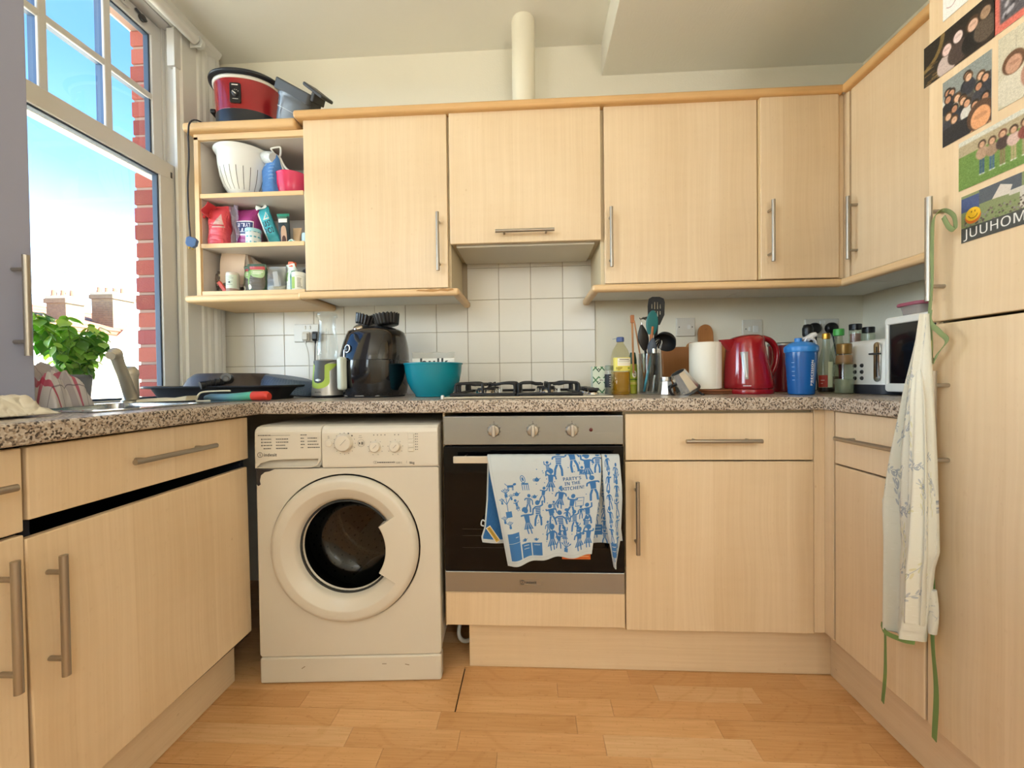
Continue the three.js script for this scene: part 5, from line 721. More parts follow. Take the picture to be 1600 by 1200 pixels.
{ // kettle
  const k = thing('kettle', 'glossy red electric kettle with a clear water gauge', 'kettle', [1.127, WT, 0.355], 0.1), red = phys('#93101c', 0.16, { clearcoat: 0.5, clearcoatRoughness: 0.08 });
  const O = (rx, y, cx = 0, rz = rx) => oval(rx, rz, y, 56, 2.15, cx, 0);
  part('power_base', loft([O(0.08, 0.0), O(0.083, 0.003), O(0.083, 0.014), O(0.08, 0.018)]), red, k);
  part('body', loft([O(0.078, 0.0195), O(0.083, 0.022), O(0.083, 0.04), O(0.074, 0.1, -0.007, 0.079), O(0.066, 0.15, -0.012, 0.073), O(0.062, 0.185, -0.013, 0.069), O(0.06, 0.203, -0.01, 0.064), O(0.05, 0.214, -0.004, 0.054), O(0.034, 0.221, 0.006, 0.035), O(0.01, 0.224, 0.01)]), red, k);
  part('spout', loft([0, 0.25, 0.5, 0.75, 1].map(t => { const y = 0.162 + t * 0.042, L = 0.018 + t * 0.034; return oval(0.002 + L * 0.6, 0.014 + t * 0.016, y, 24, 1.6, -0.06 - L * 0.42, 0); })), red, k);
  const hp = [[0.02, 0.211, 0], [0.055, 0.21, 0], [0.086, 0.2, 0], [0.106, 0.174, 0], [0.11, 0.138, 0], [0.102, 0.1, 0], [0.088, 0.072, 0], [0.07, 0.054, 0]]; const hc = curve(hp);
  part('handle', loft(Array.from({ length: 30 }, (_, i) => { const t = i / 29, p = hc.getPoint(t), tg = hc.getTangent(t), n = V(-tg.y, tg.x, 0), w = 0.0125 - 0.003 * Math.sin(t * PI), d = 0.015; return Array.from({ length: 20 }, (_, q) => { const a = -q / 20 * PI * 2, u = Math.cos(a) * w, v = Math.sin(a) * d; return [p.x + n.x * u, p.y + n.y * u, v]; }); })), red, k);
  const KP = [[0.02, 0.083, 0.083, 0], [0.04, 0.083, 0.083, 0], [0.1, 0.074, 0.079, -0.007], [0.15, 0.066, 0.073, -0.012], [0.185, 0.062, 0.069, -0.013]], kw = (n, m, y0, y1, a0, w, off) => grid(n, m, (s, q) => { const y = y0 + (y1 - y0) * q; let i = 0; while (i < 3 && y > KP[i + 1][0]) i++; const f = (y - KP[i][0]) / (KP[i + 1][0] - KP[i][0]), [rx, rz, cx] = [1, 2, 3].map(k2 => KP[i][k2] * (1 - f) + KP[i + 1][k2] * f), a = a0 + (s - 0.5) * 2 * w(q), R = Math.pow(Math.pow(Math.abs(Math.sin(a)) / rx, 2.15) + Math.pow(Math.abs(Math.cos(a)) / rz, 2.15), -1 / 2.15) + off; return [cx + R * Math.sin(a), y, R * Math.cos(a)]; });
  part('water_gauge', kw(8, 20, 0.055, 0.155, -0.62, q => 0.06 + q * 0.115, 0.0014), phys('#8b8380', 0.08, { clearcoat: 1 }), k, 'grey clear gauge strip'); part('gauge_tube', kw(4, 12, 0.062, 0.15, -0.62, () => 0.03, 0.0022), std('#cfcac4', 0.2), k);
  part('printed_name', kw(8, 1, 0.028, 0.034, -0.62, () => 0.16, 0.001), decal(print(256, 48, x => { x.fillStyle = '#f2eaea'; for (let i = 0; i < 9; i++) x.fillRect(8 + i * 27, 12, 19, 24); })), k);
  part('switch', at(rb(0.014, 0.018, 0.016, 0.004), 0.088, 0.066, 0, 0, 0, -0.5), std('#c9c3bd', 0.4), k);
}
{
  const c = thing('canister', 'dark red cylindrical canister half hidden between kettle and shaker', 'canister', [1.345, WT, 0.215]);
  part('drum', lathe([[0, 0], [0.055, 0], [0.057, 0.003], [0.057, 0.018], [0.0555, 0.02], [0.0555, 0.188], [0.057, 0.19], [0, 0.19]], 48), phys('#7d1420', 0.25), c); part('lid', lathe([[0.058, 0.188], [0.0585, 0.194], [0.056, 0.2], [0, 0.203]], 48), std('#8d8984', 0.35, { metalness: 0.8 }), c);
  const s = thing('shaker_bottle', 'blue plastic shaker bottle with a white flip cap', 'shaker', [1.243, WT, 0.475], 0), bl = phys('#1766b4', 0.2, { transmission: 0.25, thickness: 0 });
  part('cup', lathe([[0, 0], [0.0365, 0], [0.039, 0.004], [0.042, 0.05], [0.046, 0.12], [0.0475, 0.152], [0.0455, 0.152], [0.044, 0.12], [0.04, 0.05], [0.036, 0.006], [0, 0.006]], 48), bl, s);
  part('lid', lathe([[0.049, 0.147], [0.0505, 0.15], [0.0505, 0.164], [0.048, 0.168], [0.036, 0.178], [0.018, 0.184], [0, 0.185]], 48), std('#2b7fcb', 0.3), s); part('spout', lathe([[0.011, 0.18], [0.011, 0.194], [0.0095, 0.196], [0, 0.196]], 24).translate(-0.012, 0, 0.004), std('#2b7fcb', 0.3), s);
  part('flip_cap', [at(rb(0.042, 0.016, 0.026, 0.006, 3), 0.026, 0.199, 0.006, 0, 0, 0.55), tube([[0.0, 0.178, 0.016], [0.006, 0.192, 0.018], [0.016, 0.194, 0.018], [0.034, 0.186, 0.018], [0.04, 0.172, 0.016]], 0.0035, 20, 8)], std('#dcdcdc', 0.35), s, 'white flip cap');
  const text = print(512, 128, x => { x.fillStyle = '#ffffff'; x.font = 'bold 88px sans-serif'; x.textAlign = 'center'; x.fillText('PRECISION', 256, 82, 500); for (let i = 0; i < 16; i++) x.fillRect(70 + i * 23, 100, 15, 12); });
  part('printed_name', grid(1, 16, (a, q) => { const y = 0.026 + q * 0.098, R = 0.0385 + y * 0.06 + 0.0006, an = 0.02 + a * 0.38; return [R * Math.sin(an), y, R * Math.cos(an)]; }), decal(text), s); { const g = s.children[s.children.length - 1].geometry, u = g.attributes.uv; for (let i = 0; i < u.count; i++) { const a = u.getX(i), b = u.getY(i); u.setXY(i, b, 1 - a); } }
  for (let i = 0; i < 5; i++) part('measure_mark', wrap(4, 1, y => 0.0385 + y * 0.06, 0.05 + i * 0.015, 0.0515 + i * 0.015, -1.1, () => 0.1, 0.0006), std('#9cc4e8', 0.4), s);
}
{ // wall plates on the right part of the back wall
  const pl = (name, label, x, y, w) => { const t = thing(name, label, name === 'wall_socket' ? 'socket' : 'switch', [x, y, 0.0004]); part('face_plate', at(rb(w, 0.086, 0.009, 0.003, 3), 0, 0, 0.0045), std('#dcd7cb', 0.4), t); return t; };
  const a = pl('wall_switch', 'single white switch plate on the wall above the chopping boards', 1.027, 1.2275, 0.086); for (const x of [-0.03, 0.03]) part('screw', at(cyl(0.0028, 0.0028, 0.001, 0, 0, 0, 12), x, 0, 0.009, R90, 0, 0), M.darkSteel, a); part('rocker', at(rb(0.014, 0.02, 0.004, 0.0015), 0.014, 0, 0.0095, 0.1, 0, 0), M.whitePlastic, a);
  const b = pl('wall_switch', 'white fused switch plate on the wall above the red kettle', 1.331, 1.213, 0.09); part('screw', at(cyl(0.0028, 0.0028, 0.001, 0, 0, 0, 12), -0.03, 0, 0.009, R90, 0, 0), M.darkSteel, b); part('fuse_holder', at(rb(0.024, 0.03, 0.003, 0.001), 0.014, 0, 0.0093), M.whitePlastic, b); part('rocker', at(rb(0.01, 0.02, 0.004, 0.0015), -0.012, 0, 0.0095), M.whitePlastic, b);
  const c = pl('wall_socket', 'white double socket on the wall behind the bottles', 1.643, 1.211, 0.15); for (const x of [-0.008, 0.008]) part('switch', at(rb(0.008, 0.016, 0.005, 0.0018), x, 0.026, 0.0105), M.white, c);
  for (const [x, lab, pts] of [[-0.04, 'left of the two black plugs in the socket behind the bottles', [[0, -0.034, 0.016], [-0.004, -0.1, 0.03], [-0.02, -0.2, 0.05], [-0.03, -0.276, 0.07], [-0.06, -0.2795, 0.09]]], [0.035, 'right of the two black plugs in the socket behind the bottles', [[0, -0.034, 0.016], [0.004, -0.12, 0.03], [0.01, -0.22, 0.05], [0.02, -0.277, 0.09], [0.06, -0.2795, 0.12]]]]) { const p = thing('plug', lab, 'plug', [1.643 + x, 1.209, 0.0096]); part('plug_body', [at(lathe([[0, 0.024], [0.017, 0.023], [0.025, 0.017], [0.0265, 0.004], [0.025, 0]], 28), 0, 0, 0, R90, 0, 0), rod([0, -0.02, 0.014], [0, -0.038, 0.016], 0.007, 10, 0.004)], M.black, p); part('cord', tube(pts, 0.003, 40, 8), M.black, p); }
}
{ // bottles
  const bot = (name, label, cat, p, prof, glass, fill, cap, extra) => { const b = thing(name, label, cat, p); part('glass_body', lathe(prof, 36), glass, b); if (fill) part('contents', lathe(fill[0], 30), fill[1], b); part('cap', lathe(cap[0], 28), cap[1], b); if (extra) extra(b); return b; };
  const gl = phys('#e9efe6', 0.03, { transmission: 1, thickness: 0, ior: 1.5 });
  bot('glass_bottle', 'tall clear bottle with a gold cap and a red and white label', 'bottle', [1.395, WT, 0.38], [[0, 0.001], [0.023, 0.001], [0.025, 0.005], [0.025, 0.1], [0.022, 0.125], [0.0125, 0.165], [0.011, 0.2], [0.0115, 0.206]], gl, [[[0, 0.003], [0.0235, 0.004], [0.0235, 0.02], [0, 0.021]], std('#2a1810', 0.3)], [[[0.0125, 0.2], [0.0128, 0.218], [0.0115, 0.221], [0, 0.221]], M.gold], b => { part('label', wrap(16, 1, () => 0.0252, 0.022, 0.066, -1.05, () => 0.6, 0.0003), printed(print(128, 128, x => { x.fillStyle = '#b83a2a'; x.fillRect(0, 0, 128, 128); x.fillStyle = '#e8c8b8'; x.fillRect(40, 50, 50, 8); x.fillRect(40, 84, 30, 6); }), 0.5), b); part('back_label', wrap(12, 1, () => 0.0252, 0.022, 0.115, -0.1, () => 0.3, 0.0003), std('#d5d9b8', 0.5), b); });
  bot('glass_bottle', 'short clear bottle with a brown stopper cap in front of the toaster', 'bottle', [1.402, WT, 0.455], [[0, 0.001], [0.0265, 0.001], [0.0285, 0.005], [0.0285, 0.07], [0.026, 0.1], [0.0215, 0.125], [0.0205, 0.14]], gl, [[[0, 0.003], [0.0265, 0.004], [0.0265, 0.052], [0, 0.053]], phys('#cfd0bb', 0.1, { transmission: 0.6, thickness: 0 })], [[[0.0215, 0.14], [0.0222, 0.145], [0.0222, 0.172], [0.0205, 0.176], [0, 0.176]], std('#8a6a34', 0.35, { metalness: 0.4 })], b => { part('neck_band', lathe([[0.0218, 0.115], [0.0245, 0.104], [0.0235, 0.125], [0.0213, 0.136]], 30), std('#8d6c45', 0.5), b); });
  bot('glass_bottle', 'slender clear bottle with a bright green cap near the toaster', 'bottle', [1.492, WT, 0.31], [[0, 0.001], [0.026, 0.001], [0.028, 0.005], [0.028, 0.14], [0.024, 0.165], [0.013, 0.195], [0.0115, 0.22]], gl, [[[0, 0.003], [0.026, 0.004], [0.026, 0.06], [0, 0.061]], std('#6b5a2c', 0.3)], [[[0.0165, 0.218], [0.0172, 0.222], [0.0172, 0.241], [0.0155, 0.244], [0, 0.244]], std('#4fae4c', 0.4)]);
  bot('pepper_grinder', 'dark brown pepper grinder behind the blue shaker', 'grinder', [1.42, WT, 0.245], [[0, 0], [0.022, 0], [0.023, 0.004], [0.02, 0.04], [0.0145, 0.1], [0.0165, 0.16], [0.018, 0.215], [0.012, 0.222], [0, 0.222]], std('#2e1f19', 0.4), null, [[[0.017, 0.224], [0.0185, 0.23], [0.019, 0.255], [0.014, 0.27], [0, 0.273]], M.black]);
  const jar = (label, x, z, h, cont) => bot('storage_jar', label, 'jar', [x, WT, z], [[0, 0.001], [0.021, 0.001], [0.0225, 0.004], [0.0225, h - 0.03], [0.02, h - 0.02]], gl, cont, [[[0.0215, h - 0.022], [0.022, h], [0.02, h + 0.002], [0, h + 0.002]], M.black]);
  jar('tall narrow jar of pink sticks with a dark lid behind the toaster', 1.679, 0.15, 0.279, [[[0, 0.003], [0.018, 0.004], [0.018, 0.24], [0, 0.241]], std('#b98a80', 0.8)]); jar('tall narrow empty jar with a wide black lid behind the toaster', 1.73, 0.152, 0.265, [[[0, 0.003], [0.02, 0.004], [0.02, 0.18], [0, 0.181]], std('#cfc3a8', 0.8)]);
}
{ // toaster, facing the room from the right-hand run
  const t = thing('toaster', 'white four-slice toaster with two chrome lever slots and six round buttons', 'toaster', [1.74, WT, 0.353], -R90), W = 0.211, D = 0.292, wm = std('#ebe8df', 0.3);
  const body = loft([[0.008, 0.004], [0.034, 0], [0.12, 0.001], [0.165, 0.004], [0.18, 0.012], [0.186, 0.03]].map(([y, i]) => oval(W / 2 - i, D / 2 - i, y, 64, 9, W / 2, D / 2)));
  part('shell', body, wm, t); part('plinth', loft([0, 0.002, 0.032, 0.0335].map((y, k) => oval(W / 2 - (k % 3 ? -0.001 : 0.002), D / 2 + (k % 3 ? 0.001 : -0.002), y, 64, 9, W / 2, D / 2))), std('#33343a', 0.5), t);
  for (const z of [0.06, 0.12, 0.18, 0.235]) part('bread_slot', bb(0.025, W - 0.025, 0.1862, 0.1868, z - 0.012, z + 0.012, 0.0002), M.black, t);
  for (const x of [0.03, W - 0.03]) { const c = part('lever_slot', at(ext(rrect(0.026, 0.132, 0.0129, 0, 0), 0.003, 0.001), x, 0.108, D - 0.001), M.chrome, t); part('lever', [at(rb(0.03, 0.006, 0.018, 0.002), x, x < 0.1 ? 0.109 : 0.135, D + 0.008)], M.darkSteel, c); part('slot', at(rb(0.004, 0.1, 0.001, 0.0004), x, 0.108, D + 0.0022), M.black, c); }
  for (const x of [W / 2 - 0.0145, W / 2 + 0.0145]) for (const y of [0.054, 0.076, 0.098]) part('button', at(lathe([[0, 0.004], [0.0055, 0.0035], [0.0068, 0.001], [0.007, 0]], 20), x, y, D, R90, 0, 0), std('#3e3d3c', 0.35, { metalness: 0.4 }), t);
}
{ // microwave
  const m = thing('microwave', 'white compact microwave with a black glass door on the right run', 'microwave', [1.78, WT, 0.572], -R90), W = 0.335, H = 0.245, D = 0.34, wm = std('#ebe9e2', 0.35);
  part('cabinet', bb(0, W, 0.012, H, 0, D - 0.018, 0.008, 3), wm, m); for (const x of [0.03, W - 0.03]) for (const z of [0.03, D - 0.05]) part('foot', cyl(0.01, 0.012, 0.013, x, 0, z, 16), M.black, m);
  const s = rrect(W - 0.002, H - 0.011, 0.01, W / 2, H / 2 + 0.006); const h = new THREE.Path(); h.moveTo(0.012, 0.038); h.lineTo(0.012, H - 0.022); h.lineTo(W - 0.085, H - 0.022); h.lineTo(W - 0.085, 0.038); h.closePath(); s.holes.push(h);
  const d = part('door_frame', at(ext(s, 0.022, 0.004, 3), 0, 0, D - 0.02), wm, m); part('door_glass', bb(0.01, W - 0.083, 0.036, H - 0.02, D - 0.014, D - 0.004, 0.001), phys('#141416', 0.12, { clearcoat: 0.3 }), d);
  part('control_dial', at(lathe([[0, 0.014], [0.018, 0.014], [0.02, 0]], 28), W - 0.04, 0.08, D + 0.002, R90, 0, 0), wm, m);
  const t = thing('food_tub', 'small clear tub with a pink lid on top of the microwave', 'tub', [1.502, WT + 0.2455, 0.62]);
  part('tub', loft([oval(0.03, 0.03, 0, 32, 4), oval(0.036, 0.036, 0.032, 32, 4)]), phys('#d9cfca', 0.2, { transmission: 0.6, thickness: 0 }), t); part('lid', loft([oval(0.042, 0.042, 0.032, 32, 4), oval(0.044, 0.044, 0.036, 32, 4), oval(0.042, 0.042, 0.042, 32, 4)]), std('#a75a6c', 0.4), t);
}

// ------------------------------------------------------------------ on and in the open shelves
{
  const c = thing('slow_cooker', 'red and black oval slow cooker on top of the open shelves, cord hanging down', 'slow cooker', [-0.955, 2.0535, 0.145], 0.2); c.scale.set(0.88, 0.9, 0.94);
  const O = (rx, rz, y) => oval(rx, rz, y, 64, 2.3);
  part('base', loft([O(0.125, 0.095, 0.014), O(0.14, 0.11, 0.02), O(0.15, 0.12, 0.06), O(0.152, 0.122, 0.122), O(0.149, 0.119, 0.126)]), std('#22252b', 0.3), c);
  part('body', loft([O(0.148, 0.118, 0.124), O(0.15, 0.12, 0.13), O(0.157, 0.127, 0.262), O(0.157, 0.127, 0.268)], false), phys('#9c1d22', 0.2, { clearcoat: 0.4, metalness: 0.2 }), c);
  part('rim', loft([O(0.158, 0.128, 0.264), O(0.163, 0.133, 0.267), O(0.163, 0.133, 0.277), O(0.15, 0.12, 0.279)]), std('#e6ddd0', 0.35), c);
  part('lid', loft([O(0.16, 0.13, 0.278), O(0.178, 0.148, 0.282), O(0.179, 0.149, 0.292), O(0.168, 0.138, 0.303), O(0.12, 0.1, 0.318), O(0.04, 0.035, 0.326)]), std('#1d1f24', 0.3), c);
  for (const s of [-1, 1]) part('side_handle', [at(rb(0.03, 0.022, 0.07, 0.008, 3), s * 0.165, 0.16, 0)], M.black, c);
  for (const [x, z] of [[-0.09, 0.06], [0.09, 0.06], [-0.09, -0.06], [0.09, -0.06]]) part('foot', cyl(0.012, 0.015, 0.016, x, 0, z, 16), M.black, c);
  const k = part('control_plate', at(ext(rrect(0.05, 0.094, 0.008), 0.008, 0.002), -0.012, 0.193, 0.12), M.black, c); part('dial', at(lathe([[0, 0.01], [0.012, 0.01], [0.0135, 0]], 24), -0.012, 0.188, 0.127, R90, 0, 0), std('#2b2d31', 0.35), k); part('pointer', at(rb(0.02, 0.0035, 0.002, 0.001), -0.012, 0.188, 0.138, 0, 0, -0.6), std('#d8d8d0', 0.4), k); part('printed_marks', plane(0.044, 0.086, -0.012, 0.193, 0.1283), decal(print(128, 256, x => { x.fillStyle = '#e8e4dc'; x.fillRect(22, 14, 82, 14); for (const [a, b] of [[34, 92], [56, 84], [80, 88], [100, 104], [20, 130]]) x.fillRect(a, b, 12, 6); x.fillRect(30, 214, 76, 6); })), k);
  const inv = new THREE.Matrix4().makeRotationY(-0.2), loc = (x, y, z) => V(x + 0.955, y - 2.0535, z - 0.145).applyMatrix4(inv).divide(V(0.88, 0.9, 0.94));
  part('power_cord', tube([[-1.05, 2.1, 0.03], [-1.085, 2.096, 0.1], [-1.075, 2.0945, 0.24], [-1.082, 2.094, 0.298], [-1.1, 2.075, 0.315], [-1.108, 2.03, 0.315], [-1.11, 1.93, 0.312], [-1.118, 1.82, 0.312], [-1.117, 1.7, 0.312], [-1.112, 1.604, 0.312]].map(p => loc(...p)), 0.0034, 80, 8), std('#2a2c35', 0.5), c);
  const pl = part('plug', [at(ext([[-0.02, -0.014], [-0.012, -0.024], [0.012, -0.024], [0.022, -0.012], [0.022, 0.014], [0.012, 0.022], [-0.012, 0.022], [-0.022, 0.012]], 0.022, 0.004, 3), 0, 0, -0.011)], std('#4e6d9e', 0.45), c, 'blue three-pin plug'); pl.position.copy(loc(-1.105, 1.582, 0.313)); pl.rotation.set(0.1, 0.1, -0.3);
  for (const [x, z] of [[0, 0.006], [0.008, -0.004], [-0.008, -0.004]]) part('pin', rod([x, -0.012, z], [x, -0.034, z], 0.002, 8), M.gold, pl);
}
{
  const b = thing('food_chopper', 'dark plastic food chopper with a clear box tilted against the red slow cooker', 'chopper', [-0.748, 2.0545, 0.185]); b.rotation.set(0.3, -0.15, -0.5); b.scale.setScalar(0.88);
  const s = rrect(0.2, 0.1, 0.02, 0, 0.0), h = new THREE.Path(); h.moveTo(-0.086, -0.03); h.lineTo(-0.086, 0.03); h.lineTo(0.0, 0.03); h.lineTo(0.0, -0.03); h.closePath(); s.holes.push(h);
  part('frame', at(ext(s, 0.05, 0.006, 3), -0.02, 0.24, 0, R90, 0, 0), std('#3b3c3e', 0.45), b);
  for (let i = 0; i < 7; i++) part('blade', at(rb(0.002, 0.014, 0.07, 0.0006), -0.1 + i * 0.012, 0.222, 0), M.steel, b); part('cross_bar', at(rb(0.008, 0.01, 0.09, 0.002), -0.012, 0.216, 0), M.black, b);
  part('box', loft([oval(0.07, 0.04, 0.02, 40, 5, -0.01), oval(0.085, 0.046, 0.17, 40, 5, -0.01), oval(0.09, 0.05, 0.178, 40, 5, -0.01), oval(0.09, 0.05, 0.21, 40, 5, -0.01)], false), phys('#8d9093', 0.14, { transmission: 0.7, thickness: 0 }), b); part('inner_band', loft([oval(0.08, 0.043, 0.12, 40, 5, -0.01), oval(0.082, 0.0445, 0.13, 40, 5, -0.01)], false), std('#d8d6d0', 0.4), b);
  part('push_lid', [at(rb(0.11, 0.016, 0.09, 0.006, 3), 0.075, 0.262, 0, 0, 0, -0.15), at(rb(0.02, 0.04, 0.085, 0.006, 3), 0.082, 0.235, 0)], std('#37383a', 0.45), b);
}
{ // colander with long drain slots
  const c = thing('colander', 'white plastic colander with long slots on the upper open shelf', 'colander', [-0.972, 1.8005, 0.168]); c.rotation.z = -0.02; c.scale.set(1.07, 1, 1.07);
  const pr = [[0.052, 0.0], [0.053, 0.008], [0.05, 0.014], [0.062, 0.028], [0.08, 0.058], [0.093, 0.1], [0.1, 0.15], [0.103, 0.19], [0.112, 0.2], [0.115, 0.207], [0.112, 0.21], [0.102, 0.2], [0.098, 0.15], [0.09, 0.1], [0.075, 0.058], [0.055, 0.03], [0, 0.024]];
  part('bowl', lathe(pr, 64), std('#e8e8e4', 0.35), c);
  const rr = y => { for (let i = 3; i < 8; i++) if (y <= pr[i][1]) { const k = (y - pr[i - 1][1]) / (pr[i][1] - pr[i - 1][1]); return pr[i - 1][0] + (pr[i][0] - pr[i - 1][0]) * k; } return 0.103; };
  for (let i = 0; i < 24; i++) part('drain_slot', wrap(1, 8, rr, 0.034, 0.122, i / 24 * PI * 2, () => 0.011, 0.0006), std('#55524c', 0.8), c);
}
function bag(w, h, d, sd, crimp = 0.12, n = 14) { // stuffed packet: crumpled sides, pinched top
  return loft(Array.from({ length: n }, (_, j) => { const t = j / (n - 1), k = t > 1 - crimp ? 0.12 : Math.min(1, (1 - crimp - t) / 0.35 + 0.12) ** 0.6, wv = 1 - 0.06 * Math.sin(t * PI) + (t < 0.05 ? -0.05 : 0); return oval(w / 2, d / 2 * Math.max(0.08, k), t * h, 48, 3.2).map(([x, y, z], i) => { const q = 1 + (vn(i / 48 * 9, t * 7, 9, 99, sd) - 0.5) * 0.16 * (t < 0.06 ? 0.2 : 1); return [x * wv * (1 + (q - 1) * 0.4), y + (vn(i / 48 * 6, sd, 6, 99, 3) - 0.5) * 0.006 * (t > 0.9 ? 1 : 0), z * q + (t > 1 - crimp ? (vn(t * 3, sd, 99, 99, 4) - 0.5) * 0.02 : 0)]; }); }));
}
const film = (draw, col, r = 0.35) => printed(print(512, 256, (x, w, h) => { x.fillStyle = col; x.fillRect(0, 0, w, h); x.save(); x.translate(256, 0); draw(x); x.restore(); }), r, { bumpMap: scaled(crumple, 1, 1), bumpScale: 0.004 });
{
  const S1 = 1.8005, S2 = 1.5885, S3 = 1.3855;
  { const b = thing('flour_bag', 'blue paper flour bag with a rolled white top behind the colander', 'bag', [-0.828, S1, 0.2], -0.5);
    part('bag', bag(0.1, 0.178, 0.06, 3, 0.05), film(x => { x.fillStyle = '#7fa3d0'; for (let i = 0; i < 5; i++) x.fillRect(150, 60 + i * 22, 70, 6); x.fillStyle = '#c7d6e6'; x.fillRect(60, 40, 60, 8); }, '#4b7fc2', 0.6), b); part('rolled_top', at(loft([oval(0.02, 0.028, -0.05, 24, 2.4), oval(0.027, 0.032, -0.02, 24), oval(0.027, 0.03, 0.03, 24), oval(0.018, 0.024, 0.05, 24)]), -0.005, 0.178, 0.006, 0, 0, R90 - 0.35), std('#d4d7d6', 0.8, { bumpMap: crumple, bumpScale: 0.004 }), b); }
  { const b = thing('jug_bowl', 'bright pink plastic mixing jug on the upper open shelf', 'bowl', [-0.748, S1, 0.175]);
    part('bowl', lathe([[0, 0], [0.045, 0], [0.049, 0.004], [0.062, 0.025], [0.068, 0.06], [0.069, 0.098], [0.071, 0.1], [0.071, 0.104], [0.067, 0.104], [0.066, 0.06], [0.058, 0.025], [0, 0.008]], 56), std('#dd3862', 0.25), b);
    const m = thing('masher', 'white plastic masher standing in the pink jug, loop handle up', 'utensil', [-0.75, S1 + 0.012, 0.175]);
    part('loop_handle', tube([[-0.034, 0.206, 0.04], [-0.066, 0.202, 0.04], [-0.07, 0.196, 0.04], [-0.05, 0.168, 0.036], [-0.038, 0.165, 0.036], [-0.03, 0.178, 0.038], [-0.028, 0.2, 0.04]], 0.004, 60, 8, true), M.whitePlastic, m); part('stem', [tube([[-0.046, 0.169, 0.036], [-0.028, 0.115, 0.024], [-0.018, 0.03, 0.01]], 0.005, 20, 8), tube([[-0.038, 0.166, 0.036], [-0.012, 0.118, 0.028], [0.03, 0.09, 0.02], [0.038, 0.03, 0.01]], 0.005, 20, 8)], M.whitePlastic, m); part('mashing_plate', at(lathe([[0, 0], [0.04, 0], [0.042, 0.004], [0, 0.005]], 32), 0.005, 0.025, 0.01), M.whitePlastic, m); }
  { const b = thing('sugar_bag', 'red crinkled packet tied in a twist at the window end of the middle shelf', 'bag', [-1.052, S2, 0.222], 0.1); b.scale.set(1.04, 1.12, 1);
    part('bag', bag(0.085, 0.16, 0.07, 11, 0.1), film(x => { x.fillStyle = '#cfa79c'; x.beginPath(); x.moveTo(150, 60); x.lineTo(196, 150); x.lineTo(110, 150); x.fill(); x.fillStyle = '#c2383f'; x.fillRect(112, 132, 76, 9); x.fillStyle = '#e98082'; for (let i = 0; i < 8; i++) x.fillRect(70, 30 + i * 22, 12, 10); }, '#dc4a52'), b); part('folded_flap', at(sheet(8, 10, (s, q) => [-0.02 - 0.022 * Math.sin(q * PI), 0.1 + q * 0.06, (s - 0.5) * 0.05 + 0.01 * Math.sin(q * 6)], 0.002), 0, 0, 0.025), std('#dd5058', 0.4), b); part('tie_end', at(rb(0.02, 0.01, 0.006, 0.002), -0.052, 0.108, 0.03), std('#e0545c', 0.4), b); }
  { const b = thing('sugar_bag', 'purple sugar packet in a clear bag on the middle shelf', 'bag', [-0.957, S2, 0.178], -0.08);
    part('bag', bag(0.108, 0.178, 0.075, 21, 0.04), film(x => { x.fillStyle = '#dcd3d8'; x.save(); x.translate(138, 134); x.rotate(0.05); x.fillStyle = '#e9e2e6'; x.beginPath(); x.moveTo(-74, -46); x.lineTo(74, -46); x.lineTo(66, 60); x.lineTo(-56, 40); x.fill(); x.fillStyle = '#2a3568'; x.beginPath(); x.moveTo(-66, -38); x.lineTo(66, -38); x.lineTo(58, 50); x.lineTo(-50, 32); x.fill(); x.fillStyle = '#d8d6e4'; x.rotate(PI); x.textAlign = 'center'; x.font = 'bold 34px sans-serif'; x.fillText('TATE', -2, -2, 96); x.fillText('LYLE', -2, 30, 96); x.restore(); }, '#a03a7c'), b);
    part('clear_wrap', at(sheet(10, 16, (s, q) => [-0.052 + s * 0.04 - 0.004 * Math.sin(q * 14), 0.002 + q * 0.18, 0.036 + 0.008 * Math.sin(s * 7 + q * 9)], 0.001), 0, 0, 0.004), phys('#e8dcea', 0.12, { transmission: 0.8, thickness: 0 }), b); }
  { const b = thing('powder_tub', 'small white tub with fine turquoise print on the middle shelf', 'tub', [-0.893, S2, 0.238]);
    part('tub', lathe([[0, 0], [0.027, 0], [0.029, 0.003], [0.029, 0.052], [0, 0.053]], 36), printed(print(256, 128, x => { x.fillStyle = '#dfe6e6'; x.fillRect(0, 0, 256, 128); x.fillStyle = '#5fb0c0'; for (let i = 0; i < 6; i++) for (let k = 0; k < 12; k++) x.fillRect(6 + k * 21, 30 + i * 15, 8 + hash(i, k) * 9, 4); x.fillStyle = '#6d8f98'; x.fillRect(190, 40, 26, 44); }), 0.4), b); part('lid', lathe([[0.03, 0.052], [0.0305, 0.054], [0.0305, 0.064], [0.029, 0.066], [0, 0.066]], 36), std('#a9dbe6', 0.35), b); }
  { const b = thing('baking_pouch', 'turquoise foil pouch leaning over on the middle shelf', 'pouch', [-0.822, S2, 0.178], 0.1); b.rotation.z = 0.36;
    part('pouch', bag(0.055, 0.2, 0.035, 31, 0.1), film(x => { x.fillStyle = '#222c38'; x.save(); x.translate(128, 126); x.textAlign = 'center'; x.font = 'bold 44px sans-serif'; x.fillText('JUST', 4, 0, 90); x.fillText('POD', 8, 42, 90); x.strokeStyle = '#d8d0c8'; x.lineWidth = 7; x.beginPath(); x.moveTo(-6, -44); x.lineTo(22, -84); x.lineTo(46, -44); x.closePath(); x.stroke(); x.restore(); x.fillStyle = '#e9e3da'; x.fillRect(30, 0, 50, 256); }, '#43aebd'), b); part('torn_top', at(sheet(6, 4, (s, q) => [(s - 0.5) * 0.05, 0.19 + q * 0.02 * (0.6 + 0.4 * Math.sin(s * 9)), 0.004 * Math.sin(s * 7)], 0.001), 0, 0, 0.002), std('#e3e9e8', 0.5), b); }
